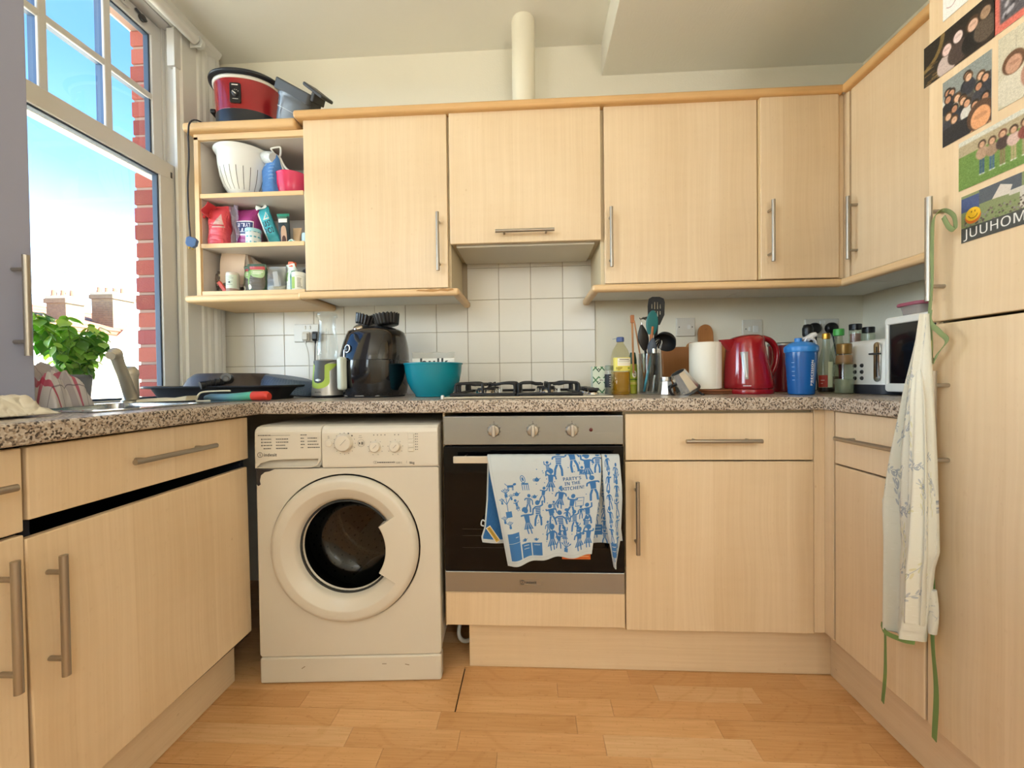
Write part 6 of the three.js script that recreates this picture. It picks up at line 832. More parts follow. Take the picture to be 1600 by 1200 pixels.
  { const b = thing('spice_tube', 'dark green flat-topped tube with a photo label on the middle shelf', 'tube', [-0.776, S2, 0.195], 0.15); b.rotation.z = 0.06;
    part('tube_body', loft([oval(0.019, 0.013, 0, 32, 2.6), oval(0.021, 0.014, 0.02, 32, 2.6), oval(0.024, 0.008, 0.12, 32, 3), oval(0.027, 0.002, 0.148, 32, 4)]), film(x => { x.fillStyle = '#2f8f78'; x.fillRect(0, 0, 256, 40); x.fillStyle = '#f0ece4'; x.fillRect(60, 70, 120, 26); x.fillStyle = '#4b7a64'; x.fillRect(70, 44, 100, 18); x.fillStyle = '#c9a58a'; x.beginPath(); x.ellipse(130, 158, 40, 50, 0, 0, 7); x.fill(); x.fillStyle = '#54342a'; x.beginPath(); x.ellipse(130, 180, 32, 34, 0, 0, 7); x.fill(); x.fillStyle = '#54b8ae'; x.fillRect(0, 226, 256, 30); }, '#24343a', 0.4), b); part('cap', loft([oval(0.02, 0.0145, -0.0002, 32, 2.6), oval(0.0205, 0.015, 0.018, 32, 2.6)]), std('#63b6ae', 0.4), b); }
  { const b = thing('cream_tube', 'beige cosmetic-like tube with a turquoise screw cap lying beside the dark green tube', 'tube', [-0.742, S2 + 0.0155, 0.19]);
    part('tube_body', at(loft([oval(0.014, 0.013, 0, 28, 2), oval(0.02, 0.005, 0.07, 28, 2), oval(0.0215, 0.0015, 0.084, 28, 3)]), 0, -0.002, -0.02, -0.12, 0, 0.02), std('#d3b48e', 0.5), b); part('cap', [at(lathe([[0, 0.014], [0.0125, 0.014], [0.0145, 0.011], [0.0155, 0]], 24), 0.002, 0, 0.012, R90, 0, 0)], std('#d6e2de', 0.4), b); part('cap_disc', at(lathe([[0, 0.001], [0.008, 0.001], [0.009, 0]], 24), 0.002, 0, 0.026, R90, 0, 0), std('#3fb29c', 0.4), b); }
  { const b = thing('sweet_packet', 'crumpled pale pink packet at the cabinet end of the middle shelf', 'packet', [-0.684, S2, 0.175], 0.4); b.rotation.z = -0.25; part('packet', bag(0.055, 0.085, 0.03, 41, 0.2), film(x => { x.fillStyle = '#a77f78'; x.fillRect(30, 120, 100, 90); }, '#d2969c'), b);
    single('small_pot', 'little white and blue pot next to the pink packet', 'pot', lathe([[0, 0], [0.016, 0], [0.017, 0.004], [0.017, 0.044], [0.015, 0.048], [0, 0.048]], 28), std('#b7d7e4', 0.4), [-0.667, S2, 0.222]); }
  { const b = thing('nut_packet', 'dark clear packet of mixed seeds at the window end of the bottom shelf', 'packet', [-1.062, S3, 0.18], 0.3); b.rotation.z = 0.12; part('packet', bag(0.075, 0.115, 0.03, 51, 0.12), film(x => { for (let i = 0; i < 120; i++) { x.fillStyle = ['#4a3c38', '#8d7f6c', '#b4a78e', '#2f2a2c'][i % 4]; x.fillRect(hash(i, 1) * 240, 90 + hash(i, 2) * 160, 14, 10); } x.fillStyle = '#c9c3a8'; x.fillRect(100, 40, 70, 26); }, '#6d625c', 0.25), b);
    const m = single('marker_stick', 'short red and white stick lying in front of the seed packet', 'stick', at(rb(0.016, 0.062, 0.012, 0.003), 0, 0.028, 0), std('#d5503e', 0.45), [-1.032, S3 + 0.004, 0.222]); m.rotation.z = 0.62; }
  { const b = thing('paper_cases', 'fanned stack of tan paper baking sheets at the back of the bottom shelf', 'paper', [-0.985, S3, 0.13], 0.2); for (let i = 0; i < 6; i++) part('paper_sheet', at(sheet(8, 8, (s, q) => [(s - 0.5) * 0.1, (q - 0.5) * 0.14 + 0.006 * Math.sin(s * 6 + i), 0.008 * Math.sin(q * 4 + i)], 0.0014), 0.03 - i * 0.016, 0.108 + i * 0.003, 0.012 + i * 0.008, -0.12, 0, 0.95 - i * 0.2), std(['#c2a58f', '#dcc8b4', '#e6d8ca', '#cdb096', '#e9dfd4', '#d6bda6'][i], 0.85), b); }
  { const b = thing('spice_jar', 'white spice jar with a printed paper label on the bottom shelf', 'jar', [-1.0, S3, 0.225]); part('jar', lathe([[0, 0], [0.0235, 0], [0.025, 0.003], [0.025, 0.084], [0.022, 0.089], [0, 0.089]], 36), std('#d9cec4', 0.4), b); part('label', wrap(16, 1, () => 0.0252, 0.018, 0.076, 0.15, () => 1.1, 0.0003), printed(print(200, 128, x => { x.fillStyle = '#d6dfcf'; x.fillRect(0, 0, 200, 128); x.fillStyle = '#98a398'; for (let i = 0; i < 6; i++) x.fillRect(20, 14 + i * 16, 80 + hash(i, 9) * 70, 5); x.fillStyle = '#4a4f60'; x.fillRect(86, 66, 24, 16); }), 0.6), b); part('foot_band', lathe([[0.0252, 0.0005], [0.0255, 0.001], [0.0255, 0.016], [0.0252, 0.0165]], 32), std('#a98876', 0.5), b); }
  const green = (x, lb, xx, sd, w) => { const b = thing('seed_packet', lb, 'packet', [xx, S3, 0.19 + (sd % 2) * 0.02], sd % 2 ? 0.12 : -0.1); part('packet', bag(w, 0.125, 0.04, sd, 0.1), film(q => { q.fillStyle = '#7fa653'; q.beginPath(); q.ellipse(110, 130, 80, 92, 0.3, 0, 7); q.fill(); q.fillStyle = '#5f5548'; q.beginPath(); q.ellipse(150, 150, 76, 86, 0.3, 0, 7); q.fill(); q.fillStyle = '#a8bf8a'; q.beginPath(); q.ellipse(150, 80, 60, 46, 0.2, 0, 7); q.fill(); q.fillStyle = '#b43a3a'; q.fillRect(70, 22, 130, 26); q.fillStyle = '#ebe6d4'; q.fillRect(110, 66, 70, 8); q.fillRect(110, 84, 50, 6); q.beginPath(); q.arc(80, 206, 24, 0, 7); q.fill(); q.fillStyle = '#e6ddc8'; q.fillRect(68, 198, 24, 12); }, '#2f4a2c', 0.4), b); };
  green(0, 'dark green seed packet, the narrower one half behind its neighbour on the bottom shelf', -0.94, 60, 0.06); green(0, 'dark green seed packet, the wider one with a red flash on the bottom shelf', -0.895, 63, 0.082);
  { const b = thing('spice_bag', 'clear bag with pale grain settled in its bottom on the bottom shelf', 'bag', [-0.815, S3, 0.2], 0); const cl = phys('#e6e6e2', 0.1, { transmission: 0.85, thickness: 0 }); part('bag', bag(0.085, 0.118, 0.05, 71, 0.15), cl, b); part('grain', bag(0.076, 0.034, 0.04, 72, 0.02, 6), std('#c9bb98', 0.9), b); part('paper_slip', at(rb(0.022, 0.075, 0.001, 0.0004), -0.006, 0.06, 0.0, 0, 0, 0.12), std('#dddbe0', 0.7), b); const c2 = thing('clear_bag', 'empty crinkled clear bag pushed behind the grain bag', 'bag', [-0.79, S3, 0.1], 0.2); part('bag', bag(0.1, 0.145, 0.04, 75, 0.2), cl, c2); part('contents', bag(0.08, 0.05, 0.03, 76, 0.1, 8), std('#8d7768', 0.9), c2); }
  { const b = thing('herb_packet', 'upright green and white packet closed with an orange clip on the bottom shelf', 'packet', [-0.748, S3, 0.195], -0.35); part('packet', bag(0.052, 0.125, 0.036, 81, 0.12), film(x => { x.fillStyle = '#7aa64e'; x.fillRect(20, 70, 90, 90); x.fillStyle = '#e6ebe4'; x.fillRect(20, 150, 100, 90); x.fillStyle = '#2f7a5c'; x.fillRect(140, 60, 90, 190); x.fillStyle = '#9cb0a8'; x.fillRect(34, 170, 60, 6); x.fillRect(34, 190, 50, 6); }, '#cfd8cc', 0.35), b); part('clip', at(rb(0.034, 0.026, 0.02, 0.005), 0, 0.126, 0.001, 0, 0, -0.15), std('#d8663a', 0.45), b); }
  { const mk = (lb, x, z, h, c, lid) => { const b = thing('spice_pot', lb, 'pot', [x, S3, z]); part('pot', lathe([[0, 0], [0.026, 0], [0.0275, 0.003], [0.0275, h], [0, h]], 36), std(c, 0.45), b); part('lid', lathe([[0.028, h], [0.0285, h + 0.002], [0.0285, h + 0.014], [0.026, h + 0.017], [0, h + 0.017]], 36), std(lid, 0.4), b); return b; };
    mk('dark pot with a flip lid behind the lime green tub', -0.708, 0.13, 0.1, '#4b4744', '#262a33'); mk('beige pot with a blue-black flip lid at the cabinet end of the bottom shelf', -0.668, 0.16, 0.125, '#cfb88e', '#2c3444');
    const t = mk('white tub with a lime green label at the front of the bottom shelf', -0.702, 0.225, 0.064, '#e2e2d6', '#e6e6dc'); part('label', wrap(16, 1, () => 0.0276, 0.008, 0.058, 0.0, () => 1.2, 0.0003), printed(print(200, 100, x => { x.fillStyle = '#e6e4d6'; x.fillRect(0, 0, 200, 100); x.fillStyle = '#93b03a'; x.fillRect(40, 0, 56, 100); x.fillStyle = '#5c564c'; for (let i = 0; i < 7; i++) x.fillRect(124, 10 + i * 12, 40 + hash(i, 4) * 26, 5); }), 0.5), t); }
}
{ // white duct from the hood to the ceiling
  const d = thing('duct_pipe', 'round white painted duct rising from the wall cabinets to the ceiling', 'pipe', [0.284, 2.0895, 0.14]);
  part('pipe', cyl(0.0505, 0.0505, 0.476, 0, 0, 0, 40), std('#efe8d2', 0.6), d);
}
// ------------------------------------------------------------------ prints on the tall cabinet
function soft(w, h, draw, k) { // a print as out of a cheap photo printer: blurred and grainy
  const c = document.createElement('canvas'); c.width = w; c.height = h; const x = c.getContext('2d'); draw(x, w, h); const d = x.getImageData(0, 0, w, h).data, W = Math.round(w / k), H = Math.round(h / k), o = new Uint8Array(W * H * 4);
  for (let j = 0; j < H; j++) for (let i = 0; i < W; i++) { let s = [0, 0, 0], n = 0; for (let b = 0; b < k * 1.6; b++) for (let a = 0; a < k * 1.6; a++) { const X = Math.min(w - 1, Math.round(i * k + a)), Y = Math.min(h - 1, Math.round(j * k + b)), q = (Y * w + X) * 4; s[0] += d[q]; s[1] += d[q + 1]; s[2] += d[q + 2]; n++; } const g = (hash(i, j, 5) - 0.5) * 30, q = ((H - 1 - j) * W + i) * 4; for (let z = 0; z < 3; z++) o[q + z] = Math.max(0, Math.min(255, s[z] / n + g)); o[q + 3] = 255; }
  const t = new THREE.DataTexture(o, W, H); t.magFilter = t.minFilter = THREE.LinearFilter; t.colorSpace = THREE.SRGBColorSpace; t.needsUpdate = true; return t;
}
function faces(x, w, h, list, sc) { // small printed people: head, hair, clothes
  for (const [u, v, skin, hair, top] of list) { const a = u * w, b = v * h, r = sc * h; x.fillStyle = top; x.beginPath(); x.ellipse(a, b + r * 2.7, r * 1.75, r * 2.0, 0, 0, 7); x.fill(); x.fillStyle = hair; x.beginPath(); x.ellipse(a, b - r * 0.12, r * 1.12, r * 1.3, 0, 0, 7); x.fill(); x.fillStyle = skin; x.beginPath(); x.ellipse(a, b + r * 0.12, r * 0.8, r, 0, 0, 7); x.fill(); x.fillStyle = 'rgba(90,50,35,0.18)'; x.beginPath(); x.ellipse(a, b - r * 0.05, r * 0.55, r * 0.22, 0, 0, 7); x.fill(); }
}
{
  const pic = (name, label, cat, z0, z1, y0, y1, px, draw, thick = 0.0007) => { const w = z1 - z0, h = y1 - y0; const o = thing(name, label, cat, [1.2374, (y0 + y1) / 2, (z0 + z1) / 2], -R90); part('card', at(new THREE.BoxGeometry(w, h, thick), 0, 0, thick / 2), std('#e8e4da', 0.6), o); part('printed_face', plane(w, h, 0, 0, thick + 0.0002), printed(soft(px, Math.round(px * h / w), draw, name === 'photo_print' ? 5 : 2), 0.42), o); return o; };
  const R = i => hash(i, 77);
  pic('photo_print', 'dark night-time photograph of a group outdoors, topmost whole print on the tall cabinet', 'photo', 0.914, 1.058, 1.667, 1.76, 512, (x, w, h) => { x.fillStyle = '#1d1712'; x.fillRect(0, 0, w, h); x.strokeStyle = '#7d6638'; x.lineWidth = 34; x.beginPath(); x.moveTo(0, h * 0.62); x.quadraticCurveTo(w * 0.28, h * 0.5, w * 0.3, 0); x.stroke(); for (let i = 0; i < 24; i++) { x.fillStyle = i % 2 ? '#8e7548' : '#5a4526'; x.fillRect(R(i) * w * 0.26, h * (0.5 + R(i + 40) * 0.5), 46, 8); } x.fillStyle = '#2b1f1a'; x.fillRect(w * 0.3, h * 0.6, w * 0.7, h * 0.4); faces(x, w, h, [[0.36, 0.46, '#e8c9c0', '#3a2a22', '#c9b5ac'], [0.52, 0.36, '#e6cfc8', '#2a1d18', '#4a3b36'], [0.72, 0.36, '#dcb49c', '#4a3220', '#121013'], [0.88, 0.3, '#a8886c', '#2a1c14', '#5a4c40']], 0.13); });
  pic('photo_print', 'crowded portrait photograph of friends in dark clothes, below the night-time photo', 'photo', 0.957, 1.052, 1.504, 1.648, 384, (x, w, h) => { x.fillStyle = '#4a4a4a'; x.fillRect(0, 0, w, h); x.fillStyle = '#8d938f'; x.fillRect(0, 0, w, h * 0.28); const L = []; for (let i = 0; i < 17; i++) L.push([0.08 + R(i) * 0.86, 0.14 + (i / 17) * 0.56, ['#d9a583', '#e3b796', '#c48d6c'][i % 3], ['#2c1e16', '#5a3c22', '#1c1614'][i % 3], ['#20232b', '#2c303c', '#d8d4cc', '#3a3d46', '#7d8c7a'][i % 5]]); faces(x, w, h, L, 0.052); x.fillStyle = '#20242c'; x.fillRect(0, h * 0.74, w * 0.7, h * 0.26); faces(x, w, h, [[0.8, 0.84, '#e8a878', '#5a4030', '#e8a878']], 0.16); });
  pic('photo_print', 'black and white photograph with a coral red border at the edge of the picture', 'photo', 1.056, 1.16, 1.668, 1.8, 256, (x, w, h) => { x.fillStyle = '#d97263'; x.fillRect(0, 0, w, h); x.fillStyle = '#5b575c'; x.fillRect(26, 26, w - 52, h - 60); for (let i = 0; i < 60; i++) { x.fillStyle = i % 2 ? '#b9b4ba' : '#2c2a30'; x.beginPath(); x.ellipse(30 + R(i) * (w - 64), 30 + R(i + 70) * (h - 74), 9, 16, R(i) * 3, 0, 7); x.fill(); } });
  pic('photo_print', 'pale indoor photograph of two people in white, beside the crowded portrait', 'photo', 1.0635, 1.17, 1.516, 1.655, 384, (x, w, h) => { x.fillStyle = '#cfc6ae'; x.fillRect(0, 0, w, h); x.strokeStyle = '#a89f88'; x.lineWidth = 3; for (const q of [0.28, 0.6]) x.strokeRect(w * q, h * 0.1, w * 0.28, h * 0.3); x.fillStyle = '#5a4634'; x.fillRect(w * 0.4, h * 0.62, w * 0.6, h * 0.38); faces(x, w, h, [[0.24, 0.46, '#c99a80', '#6a4a34', '#d8d0bc'], [0.62, 0.4, '#d3a88e', '#5c3a28', '#b98a78'], [0.86, 0.38, '#e2bca4', '#8a6a4a', '#d8d0c4']], 0.12); });
  pic('photo_print', 'photograph of a row of people on a green lawn, above the smiley poster', 'photo', 0.991, 1.14, 1.39, 1.4935, 512, (x, w, h) => { x.fillStyle = '#b7a888'; x.fillRect(0, 0, w, h * 0.34); x.fillStyle = '#d8d6c8'; x.fillRect(0, 0, w, h * 0.1); x.fillStyle = '#6f9048'; x.fillRect(0, h * 0.32, w, h * 0.68); for (let i = 0; i < 300; i++) { x.fillStyle = i % 2 ? '#7da255' : '#5f8040'; x.fillRect(R(i) * w, h * (0.34 + R(i + 9) * 0.66), 7, 3); } for (let i = 0; i < 6; i++) { const a = w * (0.3 + i * 0.12), b = h * 0.3; x.fillStyle = ['#3c5a7c', '#47688a', '#8a7558', '#b8a67e', '#a99a78', '#3f6a9a'][i]; x.fillRect(a - 15, b + 50, 13, h * 0.4); x.fillRect(a + 2, b + 50, 13, h * 0.4); x.fillStyle = '#eee'; x.fillRect(a - 18, b + 50 + h * 0.39, 16, 7); x.fillRect(a + 2, b + 50 + h * 0.39, 16, 7); } faces(x, w, h, Array.from({ length: 6 }, (_, i) => [0.3 + i * 0.12, 0.26 + (i % 2) * 0.03, '#d8ac8c', ['#3a281c', '#4a3424', '#6a3c2c'][i % 3], ['#b99a80', '#a58a72', '#4b3c3a', '#d6b8ae', '#8c4a44', '#c9c0ac'][i]]), 0.062); });
  pic('poster_print', 'garden collage poster with a yellow smiley and white lettering along its foot', 'poster', 0.9965, 1.14, 1.276, 1.3755, 512, (x, w, h) => { x.fillStyle = '#8a9468'; x.fillRect(0, 0, w, h); x.fillStyle = '#4a5a86'; x.fillRect(0, h * 0.06, w * 0.24, h * 0.3); x.fillStyle = '#59616a'; x.fillRect(w * 0.24, 0, w * 0.5, h * 0.3); x.fillStyle = '#cfc9bd'; x.fillRect(w * 0.6, h * 0.26, w * 0.4, h * 0.1); x.fillRect(w * 0.72, h * 0.34, w * 0.2, h * 0.34); x.fillStyle = '#d8cfc4'; x.beginPath(); x.moveTo(w * 0.4, h * 0.3); x.lineTo(w * 0.5, h * 0.06); x.lineTo(w * 0.64, h * 0.16); x.lineTo(w * 0.6, h * 0.32); x.fill(); for (let i = 0; i < 160; i++) { x.fillStyle = ['#6d7f4e', '#7c6f66', '#8f8a88', '#5c5048'][i % 4]; x.beginPath(); x.arc(R(i) * w, h * (0.45 + R(i + 5) * 0.35), 7, 0, 7); x.fill(); } x.fillStyle = '#d9722e'; x.beginPath(); x.arc(w * 0.16, h * 0.5, h * 0.15, 0, 7); x.fill(); x.fillStyle = '#f3c02c'; x.beginPath(); x.arc(w * 0.16, h * 0.45, h * 0.14, 0, 7); x.fill(); x.strokeStyle = x.fillStyle = '#5a3210'; x.lineWidth = 4; x.beginPath(); x.arc(w * 0.16, h * 0.45, h * 0.085, 0.2, PI - 0.2); x.stroke(); x.fillRect(w * 0.135, h * 0.38, 6, 12); x.fillRect(w * 0.18, h * 0.38, 6, 12); x.fillStyle = '#4a4c4a'; x.fillRect(0, h * 0.7, w, h * 0.3); x.save(); x.fillStyle = '#f4f2ee'; x.font = '96px sans-serif'; x.fillText('JUUHOM', w * 0.05, h * 0.93, w * 0.93); x.restore(); });
  const n = pic('paper_note', 'white paper note with faint writing at the top of the tall cabinet', 'note', 0.957, 1.008, 1.785, 1.86, 128, (x, w, h) => { x.fillStyle = '#efeee8'; x.fillRect(0, 0, w, h); x.strokeStyle = '#a56a6a'; x.lineWidth = 3; x.beginPath(); x.moveTo(20, h - 60); x.quadraticCurveTo(50, h - 30, 70, h - 66); x.stroke(); });
}
// ------------------------------------------------------------------ apron hanging from the tall cabinet's upper handle
function ribbon(pts, w, n = 40, dir = [0, 0, 1], th = 0.0012) { const c = curve(pts); return sheet(2, n, (s, q) => { const p = c.getPoint(q), tw = 0.25 * Math.sin(q * 9); return [p.x + (s - 0.5) * w * (dir[0] + tw * 0.5), p.y + (s - 0.5) * w * dir[1], p.z + (s - 0.5) * w * dir[2]]; }, th); }
{
  const a = thing('apron', 'cream linen apron with grey floral sprigs and green ties, hung by its strap', 'apron', [0, 0, 0]);
  const cloth = print(1024, 1024, (x, w, h) => { x.fillStyle = '#e8e3d0'; x.fillRect(0, 0, w, h); for (let i = 0; i < 900; i++) { x.fillStyle = i % 2 ? 'rgba(255,255,255,0.25)' : 'rgba(190,180,150,0.14)'; x.fillRect(hash(i, 1) * w, hash(i, 2) * h, 3 + hash(i, 3) * 26, 2); }
    for (let i = 0; i < 44; i++) { const X = hash(i, 21) * w, Y = hash(i, 22) * h; x.save(); x.translate(X, Y); x.rotate(hash(i, 23) * 6); x.scale(1.15, 0.6); x.strokeStyle = 'rgba(120,130,150,0.55)'; x.fillStyle = i % 4 ? 'rgba(128,138,156,0.42)' : 'rgba(206,194,120,0.4)'; x.lineWidth = 3; x.beginPath(); x.moveTo(-60, 10); x.quadraticCurveTo(0, -14, 60, 8); x.stroke(); for (let k = 0; k < 7; k++) { x.beginPath(); x.ellipse(-48 + k * 16, (k % 2 ? 14 : -14), 14, 6, k % 2 ? 0.8 : -0.8, 0, 7); x.fill(); } x.beginPath(); x.arc(20, -4, 15, 0, 7); x.stroke(); x.beginPath(); x.arc(20, -4, 7, 0, 7); x.fill(); x.restore(); } });
  const linen = printed(cloth, 0.95, { bumpMap: scaled(clothBump, 8, 12), bumpScale: 0.0008 });
  const lut = (T, y) => { for (let i = 1; i < T.length; i++) if (y >= T[i][0]) { const k = (y - T[i][0]) / (T[i - 1][0] - T[i][0]); return T[i][1] + (T[i - 1][1] - T[i][1]) * k; } return T[T.length - 1][1]; };
  const ZL = [[1.14, 0.962], [1.06, 0.946], [0.957, 0.922], [0.85, 0.905], [0.75, 0.888], [0.67, 0.877], [0.57, 0.884], [0.45, 0.886], [0.34, 0.886]], ZR2 = [[1.14, 0.973], [0.99, 0.98], [0.83, 0.987], [0.69, 0.993], [0.6, 0.995], [0.56, 0.984], [0.44, 0.972], [0.34, 0.962]];
  const hangRing = (y, zl, zr, amp, x0, ph) => Array.from({ length: 72 }, (_, i) => { const t = i / 72 * PI * 2, c = Math.cos(t), s = Math.sin(t), z = (zl + zr) / 2 + (zr - zl) / 2 * Math.sign(c) * Math.pow(Math.abs(c), 0.8), f = (z - zl) / (zr - zl); const fold = amp * (0.55 * Math.sin(f * 8.5 + ph + y * 1.5) + 0.3 * Math.sin(f * 17 - y * 3 + ph * 2)); return [x0 - Math.max(-0.012, s * amp * 0.9 + (s > 0 ? fold * s : 0)), y, z]; });
  const ys = Array.from({ length: 40 }, (_, i) => 0.366 + (1.13 - 0.366) * i / 39);
  const body = loft(ys.map(y => { const g = Math.min(1, (1.15 - y) / 0.35); return hangRing(y, lut(ZL, y), lut(ZR2, y), 0.007 + 0.02 * g, 1.19, 0.6).map(([x, yy, z]) => [x, yy + (y < 0.4 ? (z - 0.885) * 0.22 : 0), z]); }), true, 1.6);
  part('apron_cloth', body, linen, a);
  part('loose_fold', loft(ys.filter((_, i) => i > 2 && i < 36).map(y => { const k = (1.08 - y) / 0.66, e = Math.min(1, k * 4 + 0.15); return hangRing(y, 0.948 + 0.006 * Math.sin(k * 5), 0.948 + 0.034 * e + 0.01 * Math.sin(k * 2.6) - 0.016 * Math.max(0, k - 0.75) / 0.25, (0.006 + 0.012 * k) * e, 1.19 - 0.02 * e + 0.012 * Math.max(0, k - 0.8) * 5, 2.2); }), true, 0.7), linen, a, 'second fold of cloth over the front');
  const gr = std('#7a9655', 0.9), gr2 = std('#8f9f6c', 0.9);
  part('hem_binding', ribbon([[1.166, 0.375, 0.884], [1.16, 0.366, 0.905], [1.166, 0.372, 0.94], [1.178, 0.378, 0.958]], 0.012, 24, [0, 1, 0.1]), gr, a, 'green bound hem');
  part('waist_tie', ribbon([[1.19, 0.66, 0.872], [1.192, 0.6, 0.867], [1.19, 0.5, 0.876], [1.188, 0.4, 0.87], [1.186, 0.3, 0.872], [1.182, 0.24, 0.876], [1.188, 0.16, 0.862]], 0.011, 60, [-0.35, 0, 1]), gr, a, 'green tie at the far side');
  part('waist_tie', ribbon([[1.205, 0.6, 0.962], [1.207, 0.5, 0.968], [1.203, 0.39, 0.972], [1.206, 0.28, 0.977], [1.202, 0.17, 0.977]], 0.0135, 60, [-0.3, 0, 1]), gr, a, 'green tie hanging lowest');
  part('hanging_corner', loft(Array.from({ length: 8 }, (_, i) => { const t = i / 7; return oval(0.008, 0.012 * Math.sin(0.5 + t * 2.2), 0.41 + t * 0.1, 20, 2, 1.2, 0.975); })), linen, a);
  part('neck_strap', ribbon([[1.2005, 1.13, 0.966], [1.203, 1.2, 0.968], [1.2015, 1.27, 0.97], [1.202, 1.335, 0.972], [1.206, 1.352, 0.98], [1.21, 1.35, 0.992], [1.208, 1.33, 1.01], [1.202, 1.3, 1.018], [1.204, 1.31, 1.004], [1.208, 1.338, 0.988]], 0.011, 70, [-0.4, 0.35, 1]), gr2, a, 'green neck strap looped over the handle');
  part('strap_loop', ribbon([[1.2, 1.135, 0.968], [1.196, 1.11, 0.972], [1.2, 1.085, 0.99], [1.204, 1.066, 1.0], [1.2, 1.04, 0.985], [1.2, 1.015, 0.97], [1.203, 1.06, 0.966], [1.2, 1.12, 0.966]], 0.012, 60, [-0.3, 0.5, 1]), gr2, a, 'green strap end folded back'); part('strap_buckle', at(rb(0.004, 0.012, 0.02, 0.0015), 1.197, 1.025, 0.969), std('#6f6a48', 0.4, { metalness: 0.5 }), a);
  part('strap_end', ribbon([[1.2, 1.07, 0.967], [1.2, 1.03, 0.967], [1.199, 0.985, 0.968]], 0.012, 10, [-0.3, 0, 1]), std('#c6bc6c', 0.9), a);
  part('lace_edge', tube([[1.182, 0.69, 0.877], [1.184, 0.68, 0.869], [1.182, 0.665, 0.872]], 0.0025, 10, 6), std('#e9e6d6', 0.9), a);
}
// ------------------------------------------------------------------ two unseen paper lanterns added behind the camera as fill light
for (const [x, y, z, k, lab] of [[-0.85, 1.95, 2.65, 0.6, 'added fill lantern, unseen behind the viewer on the window side'], [1.15, 1.7, 3.1, 0.85, 'added fill lantern, unseen behind the viewer on the larder side']]) {
  const l = thing('fill_lantern', lab, 'fill_lamp', [x, y, z]); part('flex', rod([0, 0.19, 0], [0, HC - y - 0.02, 0], 0.003, 8), M.whitePlastic, l); part('ceiling_rose', lathe([[0, HC - y - 0.03], [0.03, HC - y - 0.026], [0.045, HC - y], [0, HC - y]], 24), M.whitePlastic, l);
  const d = part('shade', new THREE.SphereGeometry(0.2, 32, 20), std('#ffffff', 0.9, { emissive: new THREE.Color(0.95, 1, 1.03), emissiveIntensity: 1.6 }), l); d.castShadow = false;
  const r = new THREE.PointLight(new THREE.Color(0.93, 1, 1.07), FILL_LAMP * k); r.position.set(x, y, z); r.shadow.radius = 9.5; r.castShadow = true; scene.add(r);
}
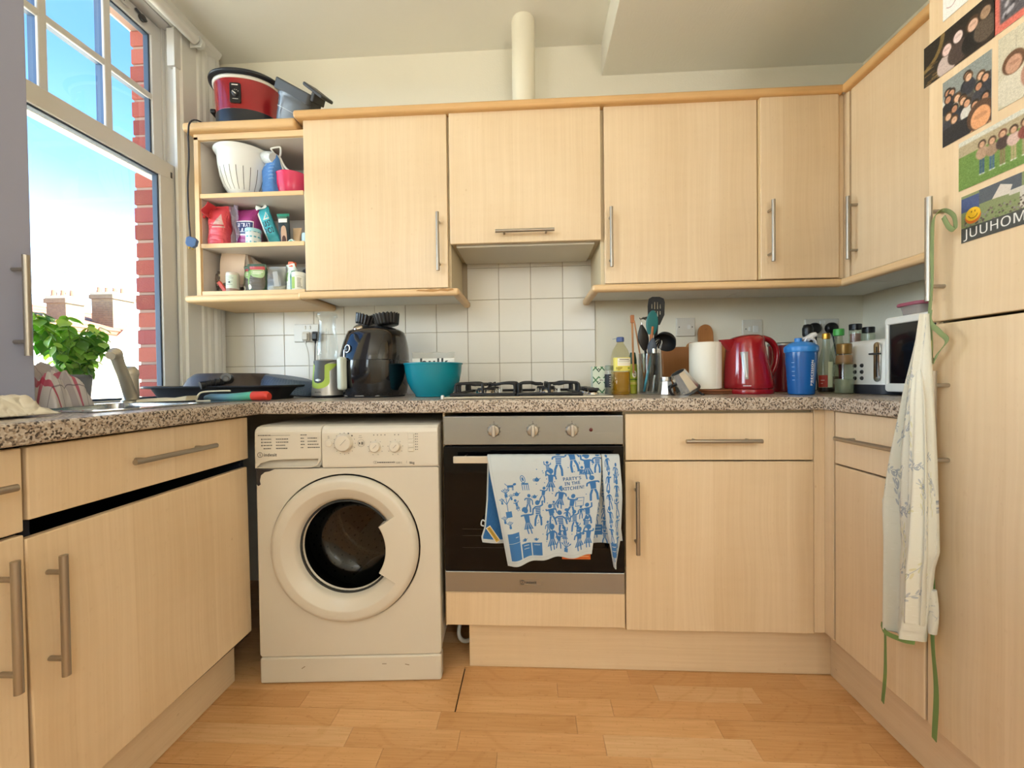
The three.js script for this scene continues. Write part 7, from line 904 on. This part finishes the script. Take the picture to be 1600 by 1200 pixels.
// ------------------------------------------------------------------ outside the window
{
  part('garden', box(-60, -1.6, -3.3, -3.2, -60, 20), std('#dcd6c6', 0.95), struct('ground_outside'));
  const render_ = std('#e4ddd0', 0.9), roofM = std('#7c4a3a', 0.9), br = tex(256, 256, (u, v) => { const r = Math.floor(v * 16), a = (u * 8 + (r % 2) * 0.5) % 1, b = (v * 16) % 1; if (a < 0.06 || b < 0.14) return [112, 106, 98]; const t = hash(Math.floor(u * 8 + (r % 2) * 0.5), r) * 40; return [96 + t * 0.5, 80 + t * 0.4, 62 + t * 0.2]; });
  const brickM = (su, sv) => std('#ffffff', 0.95, { map: scaled(br, su, sv) });
  const h = thing('terraced_house', 'long terraced house with a red tiled roof seen beyond the basil', 'house', [-18, -3.2, -20]);
  part('wall', box(-8, 0, 0, 6.55, 0, 20), render_, h);
  const slope = part('roof', at(at(ext([[0.4, 6.45], [-3.4, 7.55], [-3.6, 7.5], [-7.4, 6.4], [-7.4, 6.3], [0.4, 6.3]], 20.4), 0, 0, 0), 0, 0, -0.2), roofM, h); for (let r = 0; r < 9; r++) part('tile_course', at(rb(0.5, 0.05, 20.3, 0.015), 0.2 - r * 0.42, 6.53 + r * 0.1216, 10, 0, 0, -0.2816), std(['#8a5342', '#7c4838', '#935d4a'][r % 3], 0.9), slope);
  part('ridge', rod([-3.45, 7.6, -0.2], [-3.45, 7.6, 20.2], 0.1, 12), std('#7a4637', 0.9), slope);
  const g = thing('gabled_house', 'white rendered gable end in bright sun behind the tap', 'house', [-16.6, -3.2, -14.93]);
  part('wall', at(at(ext([[-1.25, 0], [1.25, 0], [1.25, 5.8], [0, 7.15], [-1.25, 5.8]], 0.6), 0, 0, 0, 0, R90, 0), -0.6, 0, 0), std('#ece7dc', 0.9), g); for (const s of [-1, 1]) part('barge_board', at(rb(0.2, 0.14, 1.96, 0.03), 0.05, 6.47, s * 0.64, s * 0.82, 0, 0), std('#f1eee6', 0.7), g);
  part('window', box(-0.02, 0.03, 2.9, 4.3, -0.5, 0.45), std('#56626e', 0.3), g);
  const ch = (label, x, z, y, w, d, hh, pots) => { const c = part('chimney_stack', box(-w, 0, -0.6, hh, -d, 0), brickM(1.6, 1.4), h, label); c.position.set(x + 18, y + 3.2, z + 20); part('cap_course', [box(-w - 0.06, 0.06, hh - 0.3, hh - 0.12, -d - 0.06, 0.06)], brickM(1.6, 0.3), c); part('flaunching', box(-w - 0.03, 0.03, hh - 0.12, hh, -d - 0.03, 0.03), std('#a79d8c', 0.9), c); for (let i = 0; i < pots; i++) part('chimney_pot', lathe([[0.09, hh], [0.1, hh + 0.02], [0.075, hh + 0.25], [0.09, hh + 0.27], [0.06, hh + 0.27]], 16).translate(-w + (i + 0.5) / pots * w * 0.95, 0, -d * (0.25 + i / pots * 0.5)), std('#7d5844', 0.9), c); const r = rod([-w * 0.5, hh, -d * 0.5], [-w * 0.5, hh + (pots > 3 ? 0.8 : 1.3), -d * 0.5], 0.014, 6); part('aerial', [r, rod([-w * 0.5 - 0.2, hh + (pots > 3 ? 0.72 : 1.0), -d * 0.5], [-w * 0.5 + 0.3, hh + (pots > 3 ? 0.9 : 1.05), -d * 0.5], 0.011, 6)], M.darkSteel, c); };
  ch('brick chimney stack with three pots beside the cupboard handle', -18.15, -12.97, 3.7, 0.82, 0.66, 0.82, 3); ch('brick chimney stack with four pots beside the brick window reveal', -18.15, -14.75, 3.85, 1.0, 0.95, 1.2, 4);
  const b = thing('garden_shrub', 'yellow-green shrub in the sun outside, low in the window', 'shrub', [-7.5, -3.2, -4.2]); const leaf = []; for (let i = 0; i < 900; i++) { const a = rnd(PI * 2), q = Math.sqrt(rnd()) * 0.9, y = 2.6 + rnd(1.25) - q * 0.5; leaf.push(at(new THREE.PlaneGeometry(0.12, 0.07), Math.cos(a) * q, y, Math.sin(a) * q, rnd(3), rnd(3), rnd(3))); } const lf = part('foliage', leaf, phys('#a9b04c', 0.7, { transmission: 0.35, thickness: 0, side: THREE.DoubleSide }), b); lf.userData.kind = 'stuff'; part('trunk', rod([0, 0, 0], [0, 3, 0], 0.06, 8), std('#6b5a45', 0.9), b);
}
for (const [n, g] of Object.entries({ base_cabinet: 'maple base cabinets', wall_cabinet: 'maple wall cabinets', plinth: 'maple plinth strips', light_rail: 'rails under the wall cabinets', corner_post: 'maple corner posts', underside_panel: 'white underside panels', photo_print: 'photographs on the tall cabinet', frying_pan: 'upturned frying pans', chopping_board: 'chopping boards by the wall', round_board: 'round boards under the kitchen roll', glass_bottle: 'bottles by the toaster', storage_jar: 'tall jars behind the toaster', seed_packet: 'green packets on the bottom shelf', sugar_bag: 'sugar packets on the middle shelf', spice_pot: 'pots on the bottom shelf', fill_lantern: 'added fill lanterns behind the viewer', plug: 'plugs in the wall sockets', wall_switch: 'switch plates on the back wall', wall_socket: 'double sockets on the back wall' }))
  for (const o of scene.children) if (o.name.replace(/_\d{3}$/, '') === n) o.userData.group = g;
renderer.render(scene, camera);
